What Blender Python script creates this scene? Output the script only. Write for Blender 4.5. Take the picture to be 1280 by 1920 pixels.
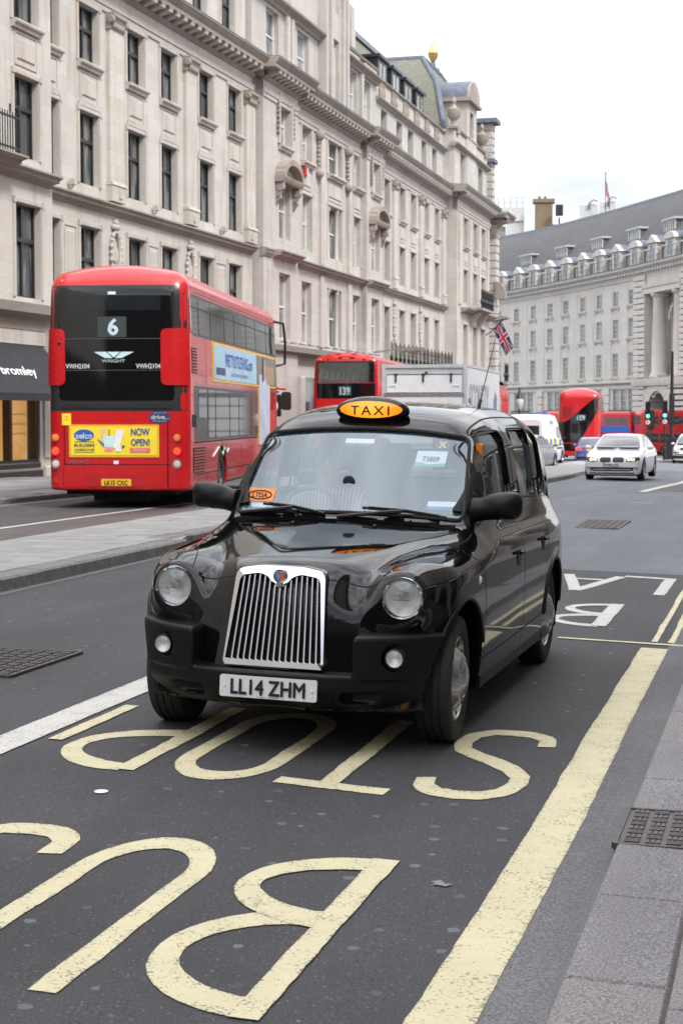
import bpy, bmesh, math, random
import numpy as np
from mathutils import Vector, Matrix
from mathutils.geometry import delaunay_2d_cdt
random.seed(7); rng = np.random.default_rng(7)
R = math.radians
sc = bpy.context.scene
for o in list(bpy.data.objects): bpy.data.objects.remove(o)
C = sc.collection

# ------------------------------------------------------------------ camera, sky, sun, exposure
CAM_H = 1.72
cam_d = bpy.data.cameras.new('camera'); cam = bpy.data.objects.new('camera', cam_d); C.objects.link(cam)
cam.location = (0, 0, CAM_H)
cam.rotation_euler = (R(90) - math.atan(180 / 3000), 0, 0)
cam_d.sensor_fit = 'VERTICAL'; cam_d.sensor_height = 36; cam_d.lens = 56.25
cam_d.clip_start = .1; cam_d.clip_end = 5000
cam_d.dof.use_dof = True; cam_d.dof.focus_distance = 8.2; cam_d.dof.aperture_fstop = 8.0
sc.camera = cam

SUN_EL, SUN_AZ = R(46), R(140)            # azimuth clockwise from +Y
world = bpy.data.worlds.new('World'); sc.world = world; world.use_nodes = True
nt = world.node_tree; nt.nodes.clear()
wo = nt.nodes.new('ShaderNodeOutputWorld'); bg = nt.nodes.new('ShaderNodeBackground')
sky = nt.nodes.new('ShaderNodeTexSky'); sky.sky_type = 'NISHITA'; sky.sun_disc = False
sky.sun_elevation = SUN_EL; sky.sun_rotation = SUN_AZ
tc = nt.nodes.new('ShaderNodeTexCoord'); mp = nt.nodes.new('ShaderNodeMapping'); mp.inputs['Scale'].default_value = (1.0, 1.0, 2.6)
n1 = nt.nodes.new('ShaderNodeTexNoise'); n1.inputs['Scale'].default_value = 2.6; n1.inputs['Detail'].default_value = 7; n1.inputs['Roughness'].default_value = .55
cr = nt.nodes.new('ShaderNodeValToRGB')   # the cloud deck: dull grey undersides to bright white
cr.color_ramp.elements[0].position = .37; cr.color_ramp.elements[0].color = (.40, .425, .47, 1)
cr.color_ramp.elements[1].position = .63; cr.color_ramp.elements[1].color = (1, .99, 1, 1)
sv = nt.nodes.new('ShaderNodeVectorMath'); sv.operation = 'SCALE'; pass
gz = nt.nodes.new('ShaderNodeSeparateXYZ'); gm = nt.nodes.new('ShaderNodeMapRange'); gm.inputs[1].default_value = 0; gm.inputs[2].default_value = 1; gm.inputs[3].default_value = .33; gm.inputs[4].default_value = 1
mg = nt.nodes.new('ShaderNodeMath'); mg.operation = 'MULTIPLY'; mg.inputs[1].default_value = 18.5   # standard overcast sky: zenith three times the horizon
mx = nt.nodes.new('ShaderNodeMix'); mx.data_type = 'RGBA'; mx.inputs[0].default_value = .93
lk = nt.links.new
lk(tc.outputs['Generated'], gz.inputs[0]); lk(gz.outputs[2], gm.inputs[0]); lk(gm.outputs[0], mg.inputs[0]); lk(mg.outputs[0], sv.inputs['Scale'])
lk(tc.outputs['Generated'], mp.inputs['Vector']); lk(mp.outputs['Vector'], n1.inputs['Vector']); lk(n1.outputs['Fac'], cr.inputs['Fac'])
lk(cr.outputs['Color'], sv.inputs[0]); lk(sky.outputs['Color'], mx.inputs[6]); lk(sv.outputs['Vector'], mx.inputs[7])
lk(mx.outputs[2], bg.inputs['Color']); bg.inputs['Strength'].default_value = .11
lk(bg.outputs['Background'], wo.inputs['Surface'])
sun_d = bpy.data.lights.new('sun', 'SUN'); sun_d.energy = 1.5; sun_d.angle = R(11); sun_d.color = (1, .97, .93)
sun = bpy.data.objects.new('sun', sun_d); C.objects.link(sun)
sd = Vector((math.sin(SUN_AZ) * math.cos(SUN_EL), math.cos(SUN_AZ) * math.cos(SUN_EL), math.sin(SUN_EL)))
sun.rotation_euler = sd.to_track_quat('Z', 'Y').to_euler(); sun.location = (20, -30, 60)
sc.view_settings.view_transform = 'Standard'; sc.view_settings.look = 'None'
sc.view_settings.gamma = 1; sc.view_settings.use_curve_mapping = False
sc.view_settings.exposure = 1.16

# ------------------------------------------------------------------ the street frame: a across (right), b along, heights from zg
TS = R(15.6); CS, SS = math.cos(TS), math.sin(TS)
def XY(a, b): return a * CS + b * SS, -a * SS + b * CS
def AB(X, Y): return X * CS - Y * SS, X * SS + Y * CS
def zg(a, b):
    c = -.024 * (min(max(a, -6), .3) + 2.55)
    s = 0 if b < 20 else (-.0004 * (b - 20) ** 2 if b < 50 else (-.36 - .018 * (b - 50) if b < 220 else -3.42))
    if b > 50 and a < -7: s += .010 * min(b - 50, 14) * min(1, (-7 - a) / 5)
    return c + s
def zxy(X, Y): return zg(*AB(X, Y))

# ------------------------------------------------------------------ object helpers
def tag(o, label=None, cat=None, group=None, kind=None):
    if label: o['label'] = label
    if cat: o['category'] = cat
    if group: o['group'] = group
    if kind: o['kind'] = kind
    return o
def empty(name, loc=(0, 0, 0), rz=0, parent=None):
    o = bpy.data.objects.new(name, None); o.empty_display_size = .2; C.objects.link(o)
    o.location = loc; o.rotation_euler = (0, 0, rz); o.parent = parent
    return o
def thing(name, label, cat, loc=(0, 0, 0), rz=0, group=None):
    return tag(empty(name, loc, rz), label, cat, group)
def link(name, me, parent=None, loc=(0, 0, 0), rot=(0, 0, 0), scale=(1, 1, 1)):
    o = bpy.data.objects.new(name, me); C.objects.link(o); o.parent = parent
    o.location = loc; o.rotation_euler = rot; o.scale = scale
    return o
def kids(o): return [c for c in bpy.data.objects if c.parent == o]
def copy_tree(o, parent=None, km=None):
    if km is None:
        km = {}
        for c in bpy.data.objects:
            if c.parent: km.setdefault(c.parent.name, []).append(c)
    c = o.copy(); C.objects.link(c); c.parent = parent
    for ch in km.get(o.name, []): copy_tree(ch, c, km)
    return c

class MB:
    """collects simple solids, then becomes ONE mesh"""
    def __init__(s): s.v = []; s.f = []; s.m = []; s.sm = []
    def add(s, V, F, mi=0, smooth=False):
        k = len(s.v); s.v += [tuple(map(float, p)) for p in V]
        for f in F: s.f.append(tuple(i + k for i in f)); s.m.append(mi); s.sm.append(smooth)
        return s
    def box(s, x0, x1, y0, y1, z0, z1, mi=0):
        V = [(x, y, z) for z in (z0, z1) for y in (y0, y1) for x in (x0, x1)]
        return s.add(V, [(0, 2, 3, 1), (4, 5, 7, 6), (0, 1, 5, 4), (2, 6, 7, 3), (0, 4, 6, 2), (1, 3, 7, 5)], mi)
    def bbox(s, x0, x1, y0, y1, z0, z1, b=.01, mi=0):
        """box with chamfered long edges seen from the front (+x): an 8-sided prism along y"""
        P = [(x0, z0), (x1 - b, z0), (x1, z0 + b), (x1, z1 - b), (x1 - b, z1), (x0, z1)]
        return s.extr(P, y0, y1, 'xz', mi)
    def extr(s, P, t0, t1, plane='xz', mi=0, smooth=False):
        """2D outline P extruded along the third axis"""
        n = len(P)
        def pt(p, t):
            return (p[0], t, p[1]) if plane == 'xz' else ((p[0], p[1], t) if plane == 'xy' else (t, p[0], p[1]))
        V = [pt(p, t0) for p in P] + [pt(p, t1) for p in P]
        F = [(i, (i + 1) % n, n + (i + 1) % n, n + i) for i in range(n)]
        s.add(V, F, mi, smooth)
        k = len(s.v) - 2 * n
        s.f += [tuple(range(k + n - 1, k - 1, -1)), tuple(range(k + n, k + 2 * n))]; s.m += [mi, mi]; s.sm += [False, False]
        return s
    def tube(s, pts, r, n=8, mi=0, close=False, caps=True):
        pts = [Vector(p) for p in pts]; rs = r if hasattr(r, '__len__') else [r] * len(pts)
        N = len(pts); V = []; prev = None
        for i, p in enumerate(pts):
            t = (pts[(i + 1) % N] - pts[i - 1]) if close else (pts[min(i + 1, N - 1)] - pts[max(i - 1, 0)])
            t.normalize()
            u = prev if prev is not None else (Vector((0, 0, 1)) if abs(t.z) < .9 else Vector((1, 0, 0)))
            u = (u - t * u.dot(t)).normalized(); w = t.cross(u); prev = u
            V += [p + (u * math.cos(2 * math.pi * k / n) + w * math.sin(2 * math.pi * k / n)) * rs[i] for k in range(n)]
        F = []
        for i in range(N if close else N - 1):
            j = (i + 1) % N
            F += [(i * n + k, i * n + (k + 1) % n, j * n + (k + 1) % n, j * n + k) for k in range(n)]
        s.add(V, F, mi, True)
        if caps and not close:
            k = len(s.v) - N * n
            s.f += [tuple(range(k + n - 1, k - 1, -1)), tuple(range(k + (N - 1) * n, k + N * n))]; s.m += [mi, mi]; s.sm += [False, False]
        return s
    def lathe(s, prof, n=24, axis='z', o=(0, 0, 0), mi=0, smooth=True, a0=0, a1=2 * math.pi):
        prof = [(0 if r <= .0011 else r, t) for r, t in prof]
        full = abs(a1 - a0 - 2 * math.pi) < 1e-6; m = n if full else n + 1
        V = []
        for k in range(m):
            a = a0 + (a1 - a0) * k / n; c, q = math.cos(a), math.sin(a)
            for r, t in prof:
                p = (r * c, r * q, t) if axis == 'z' else ((t, r * c, r * q) if axis == 'x' else (r * q, t, r * c))
                V.append((p[0] + o[0], p[1] + o[1], p[2] + o[2]))
        L = len(prof); F = []
        for k in range(n):
            j = (k + 1) % m
            for i in range(L - 1):
                if prof[i][0] == 0: F.append((k * L + i, j * L + i + 1, k * L + i + 1))
                elif prof[i + 1][0] == 0: F.append((k * L + i, j * L + i, k * L + i + 1))
                else: F.append((k * L + i, j * L + i, j * L + i + 1, k * L + i + 1))
        return s.add(V, F, mi, smooth)
    def sphere(s, c, r, n=12, mi=0, sz=1):
        prof = [(r * math.sin(math.pi * i / n), -r * sz * math.cos(math.pi * i / n)) for i in range(n + 1)]
        prof[0] = (1e-4, prof[0][1]); prof[-1] = (1e-4, prof[-1][1])
        return s.lathe(prof, n * 2, 'z', c, mi)
    def grid(s, fn, us, vs, mi=0, smooth=True):
        V = [fn(u, v) for u in us for v in vs]; n = len(vs)
        return s.add(V, [(i * n + j, (i + 1) * n + j, (i + 1) * n + j + 1, i * n + j + 1) for i in range(len(us) - 1) for j in range(n - 1)], mi, smooth)
    def mesh(s, name, mats):
        me = bpy.data.meshes.new(name); me.from_pydata(s.v, [], s.f)
        for m in (mats if isinstance(mats, (list, tuple)) else [mats]): me.materials.append(m)
        me.polygons.foreach_set('material_index', s.m); me.polygons.foreach_set('use_smooth', s.sm)
        me.update(); return me
    def fix(s, me):
        b = bmesh.new(); b.from_mesh(me); bmesh.ops.remove_doubles(b, verts=b.verts, dist=1e-5); bmesh.ops.recalc_face_normals(b, faces=b.faces); b.to_mesh(me); b.free()
        try: me.set_sharp_from_angle(angle=R(40))
        except Exception: pass
        return me
    def build(s, name, mats, parent=None, loc=(0, 0, 0), rot=(0, 0, 0), fix=True):
        me = s.mesh(name, mats)
        if fix: s.fix(me)
        return link(name, me, parent, loc, rot)

def rrect(x0, x1, y0, y1, r, n=4):
    if not hasattr(r, '__len__'): r = (r,) * 4
    P = []
    for (cx, cy, a, q) in ((x1 - r[0], y1 - r[0], 0, r[0]), (x0 + r[1], y1 - r[1], 90, r[1]), (x0 + r[2], y0 + r[2], 180, r[2]), (x1 - r[3], y0 + r[3], 270, r[3])):
        for k in range(n + 1):
            t = R(a + 90 * k / n); P.append((cx + q * math.cos(t), cy + q * math.sin(t)))
    return P
def rpoly(P, r, n=4):
    """round the corners of a polygon"""
    out = []; N = len(P)
    for i in range(N):
        p = Vector(P[i]); a = Vector(P[i - 1]) - p; b = Vector(P[(i + 1) % N]) - p
        d = min(r, a.length * .45, b.length * .45); a = p + a.normalized() * d; b = p + b.normalized() * d
        for k in range(n + 1):
            t = k / n; out.append(tuple(a * (1 - t) ** 2 + p * 2 * t * (1 - t) + b * t * t))
    return out

FONTS = {}
def text_mb(txt, h, width=None, bold=0.0, shear=0.0, depth=.004, space=1.0, fine=0):
    """letters as a mesh in the xz plane, facing -y, centred; h = cap height, width = forced total width"""
    cu = bpy.data.curves.new('t', 'FONT'); cu.body = txt; cu.size = 1; cu.shear = shear; cu.space_character = space
    cu.align_x = 'CENTER'; cu.extrude = 0; cu.resolution_u = 3
    o = bpy.data.objects.new('t', cu); C.objects.link(o)
    dg = bpy.context.evaluated_depsgraph_get(); me = bpy.data.meshes.new_from_object(o.evaluated_get(dg))
    V = np.array([v.co for v in me.vertices]); F = [tuple(p.vertices) for p in me.polygons]
    lay = np.zeros(len(V))
    if bold:   # heavier strokes: shifted copies, each a hair in front of the last
        n0 = len(V); V0, F0 = V.copy(), list(F)
        for q, (dx, dz) in enumerate(((-1, 0), (1, 0), (0, -.8), (0, .8))):
            V = np.concatenate([V, V0 + np.array([dx * bold, dz * bold, 0])]); F = F + [tuple(i + n0 * (q + 1) for i in f) for f in F0]; lay = np.concatenate([lay, np.full(n0, (q + 1) * .0003)])
    bpy.data.objects.remove(o); bpy.data.curves.remove(cu); bpy.data.meshes.remove(me)
    cap = .729
    V[:, 0] -= (V[:, 0].min() + V[:, 0].max()) / 2
    sx = (width / max(1e-6, V[:, 0].max() - V[:, 0].min())) if width else h / cap
    V2 = np.stack([V[:, 0] * sx, -depth - lay, (V[:, 1] - cap / 2) * h / cap], 1)
    if fine:
        b = bmesh.new(); vs = [b.verts.new(v) for v in V2]
        for f in F:
            try: b.faces.new([vs[i] for i in f])
            except ValueError: pass
        bmesh.ops.triangulate(b, faces=b.faces)
        for _ in range(6):
            L = [e for e in b.edges if e.calc_length() > fine]
            if not L: break
            bmesh.ops.subdivide_edges(b, edges=L, cuts=1); bmesh.ops.triangulate(b, faces=[f for f in b.faces if len(f.verts) > 3])
        b.verts.index_update(); V2 = np.array([v.co for v in b.verts]); F = [tuple(v.index for v in f.verts) for f in b.faces]; b.free()
    m = MB(); m.add(V2.tolist(), F); return m
# ------------------------------------------------------------------ materials
def _mat(name):
    m = bpy.data.materials.new(name); m.use_nodes = True
    nt = m.node_tree; return m, nt, nt.nodes['Principled BSDF'], nt.nodes['Material Output']
def N(nt, t, **kw):
    n = nt.nodes.new(t)
    for k, v in kw.items():
        if k in n.inputs: n.inputs[k].default_value = v
        else: setattr(n, k, v)
    return n
def ramp(nt, src, p0, c0, p1, c1):
    r = nt.nodes.new('ShaderNodeValToRGB'); e = r.color_ramp.elements
    e[0].position = p0; e[1].position = p1
    e[0].color = c0 if hasattr(c0, '__len__') else (c0, c0, c0, 1); e[1].color = c1 if hasattr(c1, '__len__') else (c1, c1, c1, 1)
    nt.links.new(src, r.inputs['Fac']); return r.outputs['Color']
def mixc(nt, fac, a, b, mode='MIX'):
    n = nt.nodes.new('ShaderNodeMix'); n.data_type = 'RGBA'; n.blend_type = mode
    for i, v in ((0, fac), (6, a), (7, b)):
        if isinstance(v, bpy.types.NodeSocket): nt.links.new(v, n.inputs[i])
        else: n.inputs[i].default_value = v if (i == 0 or len(v) == 4) else (*v, 1)
    return n.outputs[2]
def noise(nt, vec, scale, detail=4, rough=.55, sc3=None):
    if sc3:
        mp = N(nt, 'ShaderNodeMapping'); mp.inputs['Scale'].default_value = sc3; nt.links.new(vec, mp.inputs['Vector']); vec = mp.outputs['Vector']
    n = N(nt, 'ShaderNodeTexNoise', Scale=scale, Detail=detail, Roughness=rough); nt.links.new(vec, n.inputs['Vector']); return n.outputs['Fac']
def bump(nt, bs, h, strength=.3, dist=.01):
    b = N(nt, 'ShaderNodeBump', Strength=strength, Distance=dist); nt.links.new(h, b.inputs['Height']); nt.links.new(b.outputs['Normal'], bs.inputs['Normal']); return b
def objvec(nt): return N(nt, 'ShaderNodeTexCoord').outputs['Object']
def plain(name, col, rough=.5, metal=0, var=.12, scale=6, coat=0, bmp=0, spec=.5, dirt=0):
    m, nt, bs, out = _mat(name); v = objvec(nt)
    n = noise(nt, v, scale, 5)
    lo = tuple(c * (1 - var) for c in col); hi = tuple(min(1, c * (1 + var)) for c in col)
    cc = ramp(nt, n, .3, (*lo, 1), .7, (*hi, 1))
    if dirt:
        g = noise(nt, v, 1.7, 6, .65); cc = mixc(nt, ramp(nt, g, .5, 0.0, .75, dirt), cc, (.09, .08, .07))
    nt.links.new(cc, bs.inputs['Base Color'])
    bs.inputs['Metallic'].default_value = metal; bs.inputs['Specular IOR Level'].default_value = spec
    rr = ramp(nt, noise(nt, v, scale * 2.3, 4), .3, max(0, rough - .06), .7, min(1, rough + .06)); nt.links.new(rr, bs.inputs['Roughness'])
    bs.inputs['Coat Weight'].default_value = coat; bs.inputs['Coat Roughness'].default_value = .03
    if bmp: bump(nt, bs, noise(nt, v, scale * 8, 3), bmp, .004)
    return m
def emit(name, col, s):
    m, nt, bs, out = _mat(name); bs.inputs['Base Color'].default_value = (*[c * .5 for c in col], 1); bs.inputs['Emission Color'].default_value = (*col, 1); bs.inputs['Emission Strength'].default_value = s
    bs.inputs['Roughness'].default_value = .25; return m
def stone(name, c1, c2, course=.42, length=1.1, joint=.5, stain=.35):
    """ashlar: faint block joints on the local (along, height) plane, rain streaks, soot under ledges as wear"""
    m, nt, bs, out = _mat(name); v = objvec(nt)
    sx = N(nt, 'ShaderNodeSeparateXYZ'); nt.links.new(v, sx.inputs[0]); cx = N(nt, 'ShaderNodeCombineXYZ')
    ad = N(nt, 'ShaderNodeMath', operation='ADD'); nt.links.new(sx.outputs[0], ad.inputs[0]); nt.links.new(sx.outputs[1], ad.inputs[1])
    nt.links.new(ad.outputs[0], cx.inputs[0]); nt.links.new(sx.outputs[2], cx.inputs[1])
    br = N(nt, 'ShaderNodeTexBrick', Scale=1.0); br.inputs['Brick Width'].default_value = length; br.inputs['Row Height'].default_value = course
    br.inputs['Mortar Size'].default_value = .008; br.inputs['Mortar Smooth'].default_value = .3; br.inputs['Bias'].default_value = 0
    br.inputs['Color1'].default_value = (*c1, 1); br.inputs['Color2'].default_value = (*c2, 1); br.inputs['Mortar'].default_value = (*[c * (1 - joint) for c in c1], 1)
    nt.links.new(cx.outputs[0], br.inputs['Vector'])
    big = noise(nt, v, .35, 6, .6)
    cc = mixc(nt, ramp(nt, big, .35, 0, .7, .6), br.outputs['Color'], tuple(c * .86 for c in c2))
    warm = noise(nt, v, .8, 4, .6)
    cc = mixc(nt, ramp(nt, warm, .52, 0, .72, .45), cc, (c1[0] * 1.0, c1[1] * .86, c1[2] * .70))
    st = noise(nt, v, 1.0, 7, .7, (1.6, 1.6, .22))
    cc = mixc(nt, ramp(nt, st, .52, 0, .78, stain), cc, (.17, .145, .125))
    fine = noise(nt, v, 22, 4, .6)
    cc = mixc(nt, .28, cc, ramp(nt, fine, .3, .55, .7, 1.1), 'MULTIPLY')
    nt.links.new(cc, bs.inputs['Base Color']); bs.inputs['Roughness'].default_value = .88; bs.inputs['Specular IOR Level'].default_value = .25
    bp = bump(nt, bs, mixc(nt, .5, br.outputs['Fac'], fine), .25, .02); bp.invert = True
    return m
def asphalt(name, lo, hi, speck=.5, gum=True, rough=.75, wheel=0):
    m, nt, bs, out = _mat(name); v = N(nt, 'ShaderNodeNewGeometry').outputs['Position']
    gr = noise(nt, v, 130, 3, .7); big = noise(nt, v, .6, 6, .6)
    cc = ramp(nt, big, .3, (*lo, 1), .7, (*hi, 1))
    cc = mixc(nt, .8, cc, ramp(nt, gr, .32, .15, .68, 2.0), 'MULTIPLY')
    vo = N(nt, 'ShaderNodeTexVoronoi', voronoi_dimensions='2D', Scale=38); nt.links.new(v, vo.inputs['Vector'])
    sx = N(nt, 'ShaderNodeSeparateColor'); nt.links.new(vo.outputs['Color'], sx.inputs[0])
    pick = N(nt, 'ShaderNodeMath', operation='GREATER_THAN'); nt.links.new(sx.outputs[0], pick.inputs[0]); pick.inputs[1].default_value = .88
    near = N(nt, 'ShaderNodeMath', operation='LESS_THAN'); nt.links.new(vo.outputs['Distance'], near.inputs[0]); near.inputs[1].default_value = .17
    f = N(nt, 'ShaderNodeMath', operation='MULTIPLY'); nt.links.new(pick.outputs[0], f.inputs[0]); nt.links.new(near.outputs[0], f.inputs[1])
    f2 = N(nt, 'ShaderNodeMath', operation='MULTIPLY'); nt.links.new(f.outputs[0], f2.inputs[0]); f2.inputs[1].default_value = speck * .55
    cc = mixc(nt, f2.outputs[0], cc, (.34, .33, .33))
    if gum:   # old chewing gum trodden flat
        wv = N(nt, 'ShaderNodeVectorMath', operation='ADD'); nz = N(nt, 'ShaderNodeTexNoise', Scale=25); nt.links.new(v, nz.inputs['Vector'])
        sb = N(nt, 'ShaderNodeVectorMath', operation='SCALE'); nt.links.new(nz.outputs['Color'], sb.inputs[0]); sb.inputs['Scale'].default_value = .022
        nt.links.new(v, wv.inputs[0]); nt.links.new(sb.outputs[0], wv.inputs[1])
        vg = N(nt, 'ShaderNodeTexVoronoi', voronoi_dimensions='2D', Scale=5.2); nt.links.new(wv.outputs[0], vg.inputs['Vector'])
        s2 = N(nt, 'ShaderNodeSeparateColor'); nt.links.new(vg.outputs['Color'], s2.inputs[0])
        mr = N(nt, 'ShaderNodeMapRange'); nt.links.new(s2.outputs[1], mr.inputs[0]); mr.inputs[1].default_value = .42; mr.inputs[2].default_value = 1; mr.inputs[3].default_value = 0; mr.inputs[4].default_value = .13
        lt = N(nt, 'ShaderNodeMath', operation='LESS_THAN'); nt.links.new(vg.outputs['Distance'], lt.inputs[0]); nt.links.new(mr.outputs[0], lt.inputs[1])
        ml = N(nt, 'ShaderNodeMath', operation='MULTIPLY'); nt.links.new(lt.outputs[0], ml.inputs[0])
        mr2 = N(nt, 'ShaderNodeMapRange'); nt.links.new(s2.outputs[2], mr2.inputs[0]); mr2.inputs[3].default_value = .05; mr2.inputs[4].default_value = .85
        nt.links.new(mr2.outputs[0], ml.inputs[1])
        cc = mixc(nt, ml.outputs[0], cc, (.17, .175, .19))
    # wear: long drifting stains, and a few hairline cracks
    mp_ = N(nt, 'ShaderNodeMapping'); mp_.inputs['Rotation'].default_value = (0, 0, TS); nt.links.new(v, mp_.inputs['Vector'])
    stn = noise(nt, mp_.outputs['Vector'], 1.0, 6, .65, (1.1, .14, 1)); cc = mixc(nt, 1.0, cc, ramp(nt, stn, .32, .74, .68, 1.18), 'MULTIPLY')
    blot = noise(nt, v, 1.9, 5, .6); cc = mixc(nt, ramp(nt, blot, .60, 0, .74, .45), cc, tuple(c * .55 for c in lo))
    nt.links.new(cc, bs.inputs['Base Color']); bs.inputs['Roughness'].default_value = rough; bs.inputs['Specular IOR Level'].default_value = .4
    bump(nt, bs, gr, .5, .004)
    return m
def roadpaint(name, col, wear=.5):
    m, nt, bs, out = _mat(name); v = N(nt, 'ShaderNodeNewGeometry').outputs['Position']
    big = noise(nt, v, 2.2, 6, .65); sp = noise(nt, v, 75, 4, .7); st = noise(nt, v, 9, 5, .7)
    cc = ramp(nt, big, .3, (*[c * .88 for c in col], 1), .7, (*col, 1))
    w = mixc(nt, .5, ramp(nt, sp, .38, 1.0, .62, 0.0), ramp(nt, st, .3, 1.0, .62, 0.0), 'MULTIPLY')
    at = N(nt, 'ShaderNodeAttribute', attribute_name='edge'); ea = N(nt, 'ShaderNodeMath', operation='MULTIPLY_ADD'); nt.links.new(at.outputs['Fac'], ea.inputs[0]); ea.inputs[1].default_value = .22
    ww = N(nt, 'ShaderNodeRGBToBW'); nt.links.new(w, ww.inputs[0]); nt.links.new(ww.outputs[0], ea.inputs[2])
    w2 = ramp(nt, ea.outputs[0], .56, 0, .78, wear)
    cc = mixc(nt, w2, cc, (.055, .052, .054))
    nt.links.new(cc, bs.inputs['Base Color']); bs.inputs['Roughness'].default_value = .7
    bump(nt, bs, sp, .35, .003); return m
def paint(name, col, rough=.22, coat=.6, var=.04):
    m, nt, bs, out = _mat(name); v = objvec(nt)
    n = noise(nt, v, 1.3, 5, .6); cc = ramp(nt, n, .3, (*[c * (1 - var) for c in col], 1), .7, (*[min(1, c * (1 + var)) for c in col], 1))
    nt.links.new(cc, bs.inputs['Base Color'])
    rr = ramp(nt, noise(nt, v, 7, 6, .7), .3, rough * .85, .7, rough * 1.25); nt.links.new(rr, bs.inputs['Roughness'])
    bs.inputs['Coat Weight'].default_value = coat; bs.inputs['Coat Roughness'].default_value = .04; return m
def clear(name, tint=(.75, .8, .8), refl=.0, film=(.5, .55, .6), filmw=.0, rough=.02):
    """pane one can look through: fresnel mirror over a tinted transparent sheet with a thin film: dust, and on the windscreen painted sky haze"""
    m = bpy.data.materials.new(name); m.use_nodes = True; nt = m.node_tree; nt.nodes.clear()
    out = N(nt, 'ShaderNodeOutputMaterial'); tr = N(nt, 'ShaderNodeBsdfTransparent'); tr.inputs[0].default_value = (*tint, 1)
    gl = N(nt, 'ShaderNodeBsdfGlossy', Roughness=rough); gl.inputs[0].default_value = (.86, .95, 1, 1)
    df = N(nt, 'ShaderNodeBsdfDiffuse'); df.inputs[0].default_value = (*film, 1)
    a = N(nt, 'ShaderNodeMixShader', Fac=filmw); nt.links.new(tr.outputs[0], a.inputs[1]); nt.links.new(df.outputs[0], a.inputs[2])
    lw = N(nt, 'ShaderNodeLayerWeight', Blend=.5); pw = N(nt, 'ShaderNodeMath', operation='POWER'); nt.links.new(lw.outputs['Facing'], pw.inputs[0]); pw.inputs[1].default_value = 4.5
    ad = N(nt, 'ShaderNodeMath', operation='ADD', use_clamp=True); nt.links.new(pw.outputs[0], ad.inputs[0]); ad.inputs[1].default_value = refl + .04
    b = N(nt, 'ShaderNodeMixShader'); nt.links.new(ad.outputs[0], b.inputs[0]); nt.links.new(a.outputs[0], b.inputs[1]); nt.links.new(gl.outputs[0], b.inputs[2])
    nt.links.new(b.outputs[0], out.inputs['Surface']); return m
def pane_mat(name, base=(.05, .06, .065), refl=.18, curt=.45):
    """building window: dark room with pale blind or curtain showing in uneven bands, reflecting the sky"""
    m, nt, bs, out = _mat(name); v = objvec(nt)
    oi = N(nt, 'ShaderNodeObjectInfo'); av = N(nt, 'ShaderNodeVectorMath', operation='ADD'); rs = N(nt, 'ShaderNodeMath', operation='MULTIPLY'); nt.links.new(oi.outputs['Random'], rs.inputs[0]); rs.inputs[1].default_value = 60; nt.links.new(v, av.inputs[0]); nt.links.new(rs.outputs[0], av.inputs[1])
    big = noise(nt, av.outputs[0], 1.1, 2, .5, (1, 1.6, .5)); fold = noise(nt, v, 9, 2, .5, (1, 2.5, .15))
    c = mixc(nt, ramp(nt, big, .44, 0, .56, curt), base, (.34, .36, .35)); c = mixc(nt, .5, c, ramp(nt, fold, .3, .55, .7, 1.1), 'MULTIPLY')
    nt.links.new(c, bs.inputs['Base Color']); bs.inputs['Roughness'].default_value = .06; bs.inputs['IOR'].default_value = 1.5 + refl * 2
    return m

M = {}
M['stoneA'] = stone('portland_stone', (.56, .536, .495), (.49, .46, .418), joint=.22, stain=.6)
M['stoneB'] = stone('portland_stone_greyer', (.52, .495, .46), (.455, .425, .39), joint=.3, stain=.7)
M['stoneC'] = stone('portland_stone_far', (.53, .505, .47), (.465, .435, .40), joint=.3, stain=.6)
M['stoneF'] = stone('portland_stone_crescent', (.60, .575, .535), (.55, .525, .485), .6, 1.6, .3, .4)
M['trim'] = stone('stone_trim', (.52, .49, .45), (.46, .425, .385), .8, 2.4, .25, .45)
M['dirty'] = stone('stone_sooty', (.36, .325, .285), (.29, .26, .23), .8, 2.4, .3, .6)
M['lead'] = plain('lead_sheet', (.13, .148, .18), .75, .0, .25, 3, bmp=.2, spec=.2)
M['slate'] = stone('slate_green', (.20, .20, .16), (.16, .165, .14), .22, .4, .5, .3)
M['slateF'] = stone('slate_grey', (.155, .155, .16), (.13, .13, .138), .3, .5, .4, .3)
M['brick'] = stone('stock_brick', (.26, .195, .125), (.20, .15, .10), .12, .3, .3, .4)
M['iron'] = plain('black_ironwork', (.015, .016, .018), .45, .2, .3, 20)
M['gold'] = plain('gilding', (.62, .44, .17), .38, .9, .15, 12)
M['bronze'] = plain('bronze_window_frame', (.028, .025, .023), .42, .2, .25, 9)
M['sashF'] = plain('grey_white_sash_paint', (.40, .41, .40), .5, 0, .1, 9)
M['ironF'] = plain('dull_gilding', (.30, .23, .10), .45, .6, .2, 12)
M['render'] = plain('white_render', (.48, .48, .47), .8, 0, .1, 3)
M['sash'] = plain('white_sash_paint', (.62, .62, .60), .5, 0, .1, 9)
M['pane'] = pane_mat('window_glass')
M['paneW'] = pane_mat('window_glass_blinds', (.10, .12, .12), .22, .8)
M['asphalt'] = asphalt('asphalt_dark', (.034, .033, .0365), (.049, .0475, .052))
M['asphaltL'] = asphalt('asphalt_pale', (.095, .101, .118), (.118, .125, .145), .25, False, .7)
M['asphaltM'] = asphalt('asphalt_lane', (.043, .041, .043), (.060, .057, .06), .3, True)
M['asphaltR'] = asphalt('asphalt_reddish', (.075, .062, .062), (.10, .084, .082), .3, False)
M['gutter'] = asphalt('gutter_strip', (.095, .092, .098), (.14, .137, .142), .5, True)
M['yellow'] = roadpaint('yellow_road_paint', (.62, .56, .36), .8)
M['white'] = roadpaint('white_road_paint', (.56, .54, .50), .8)
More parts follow.
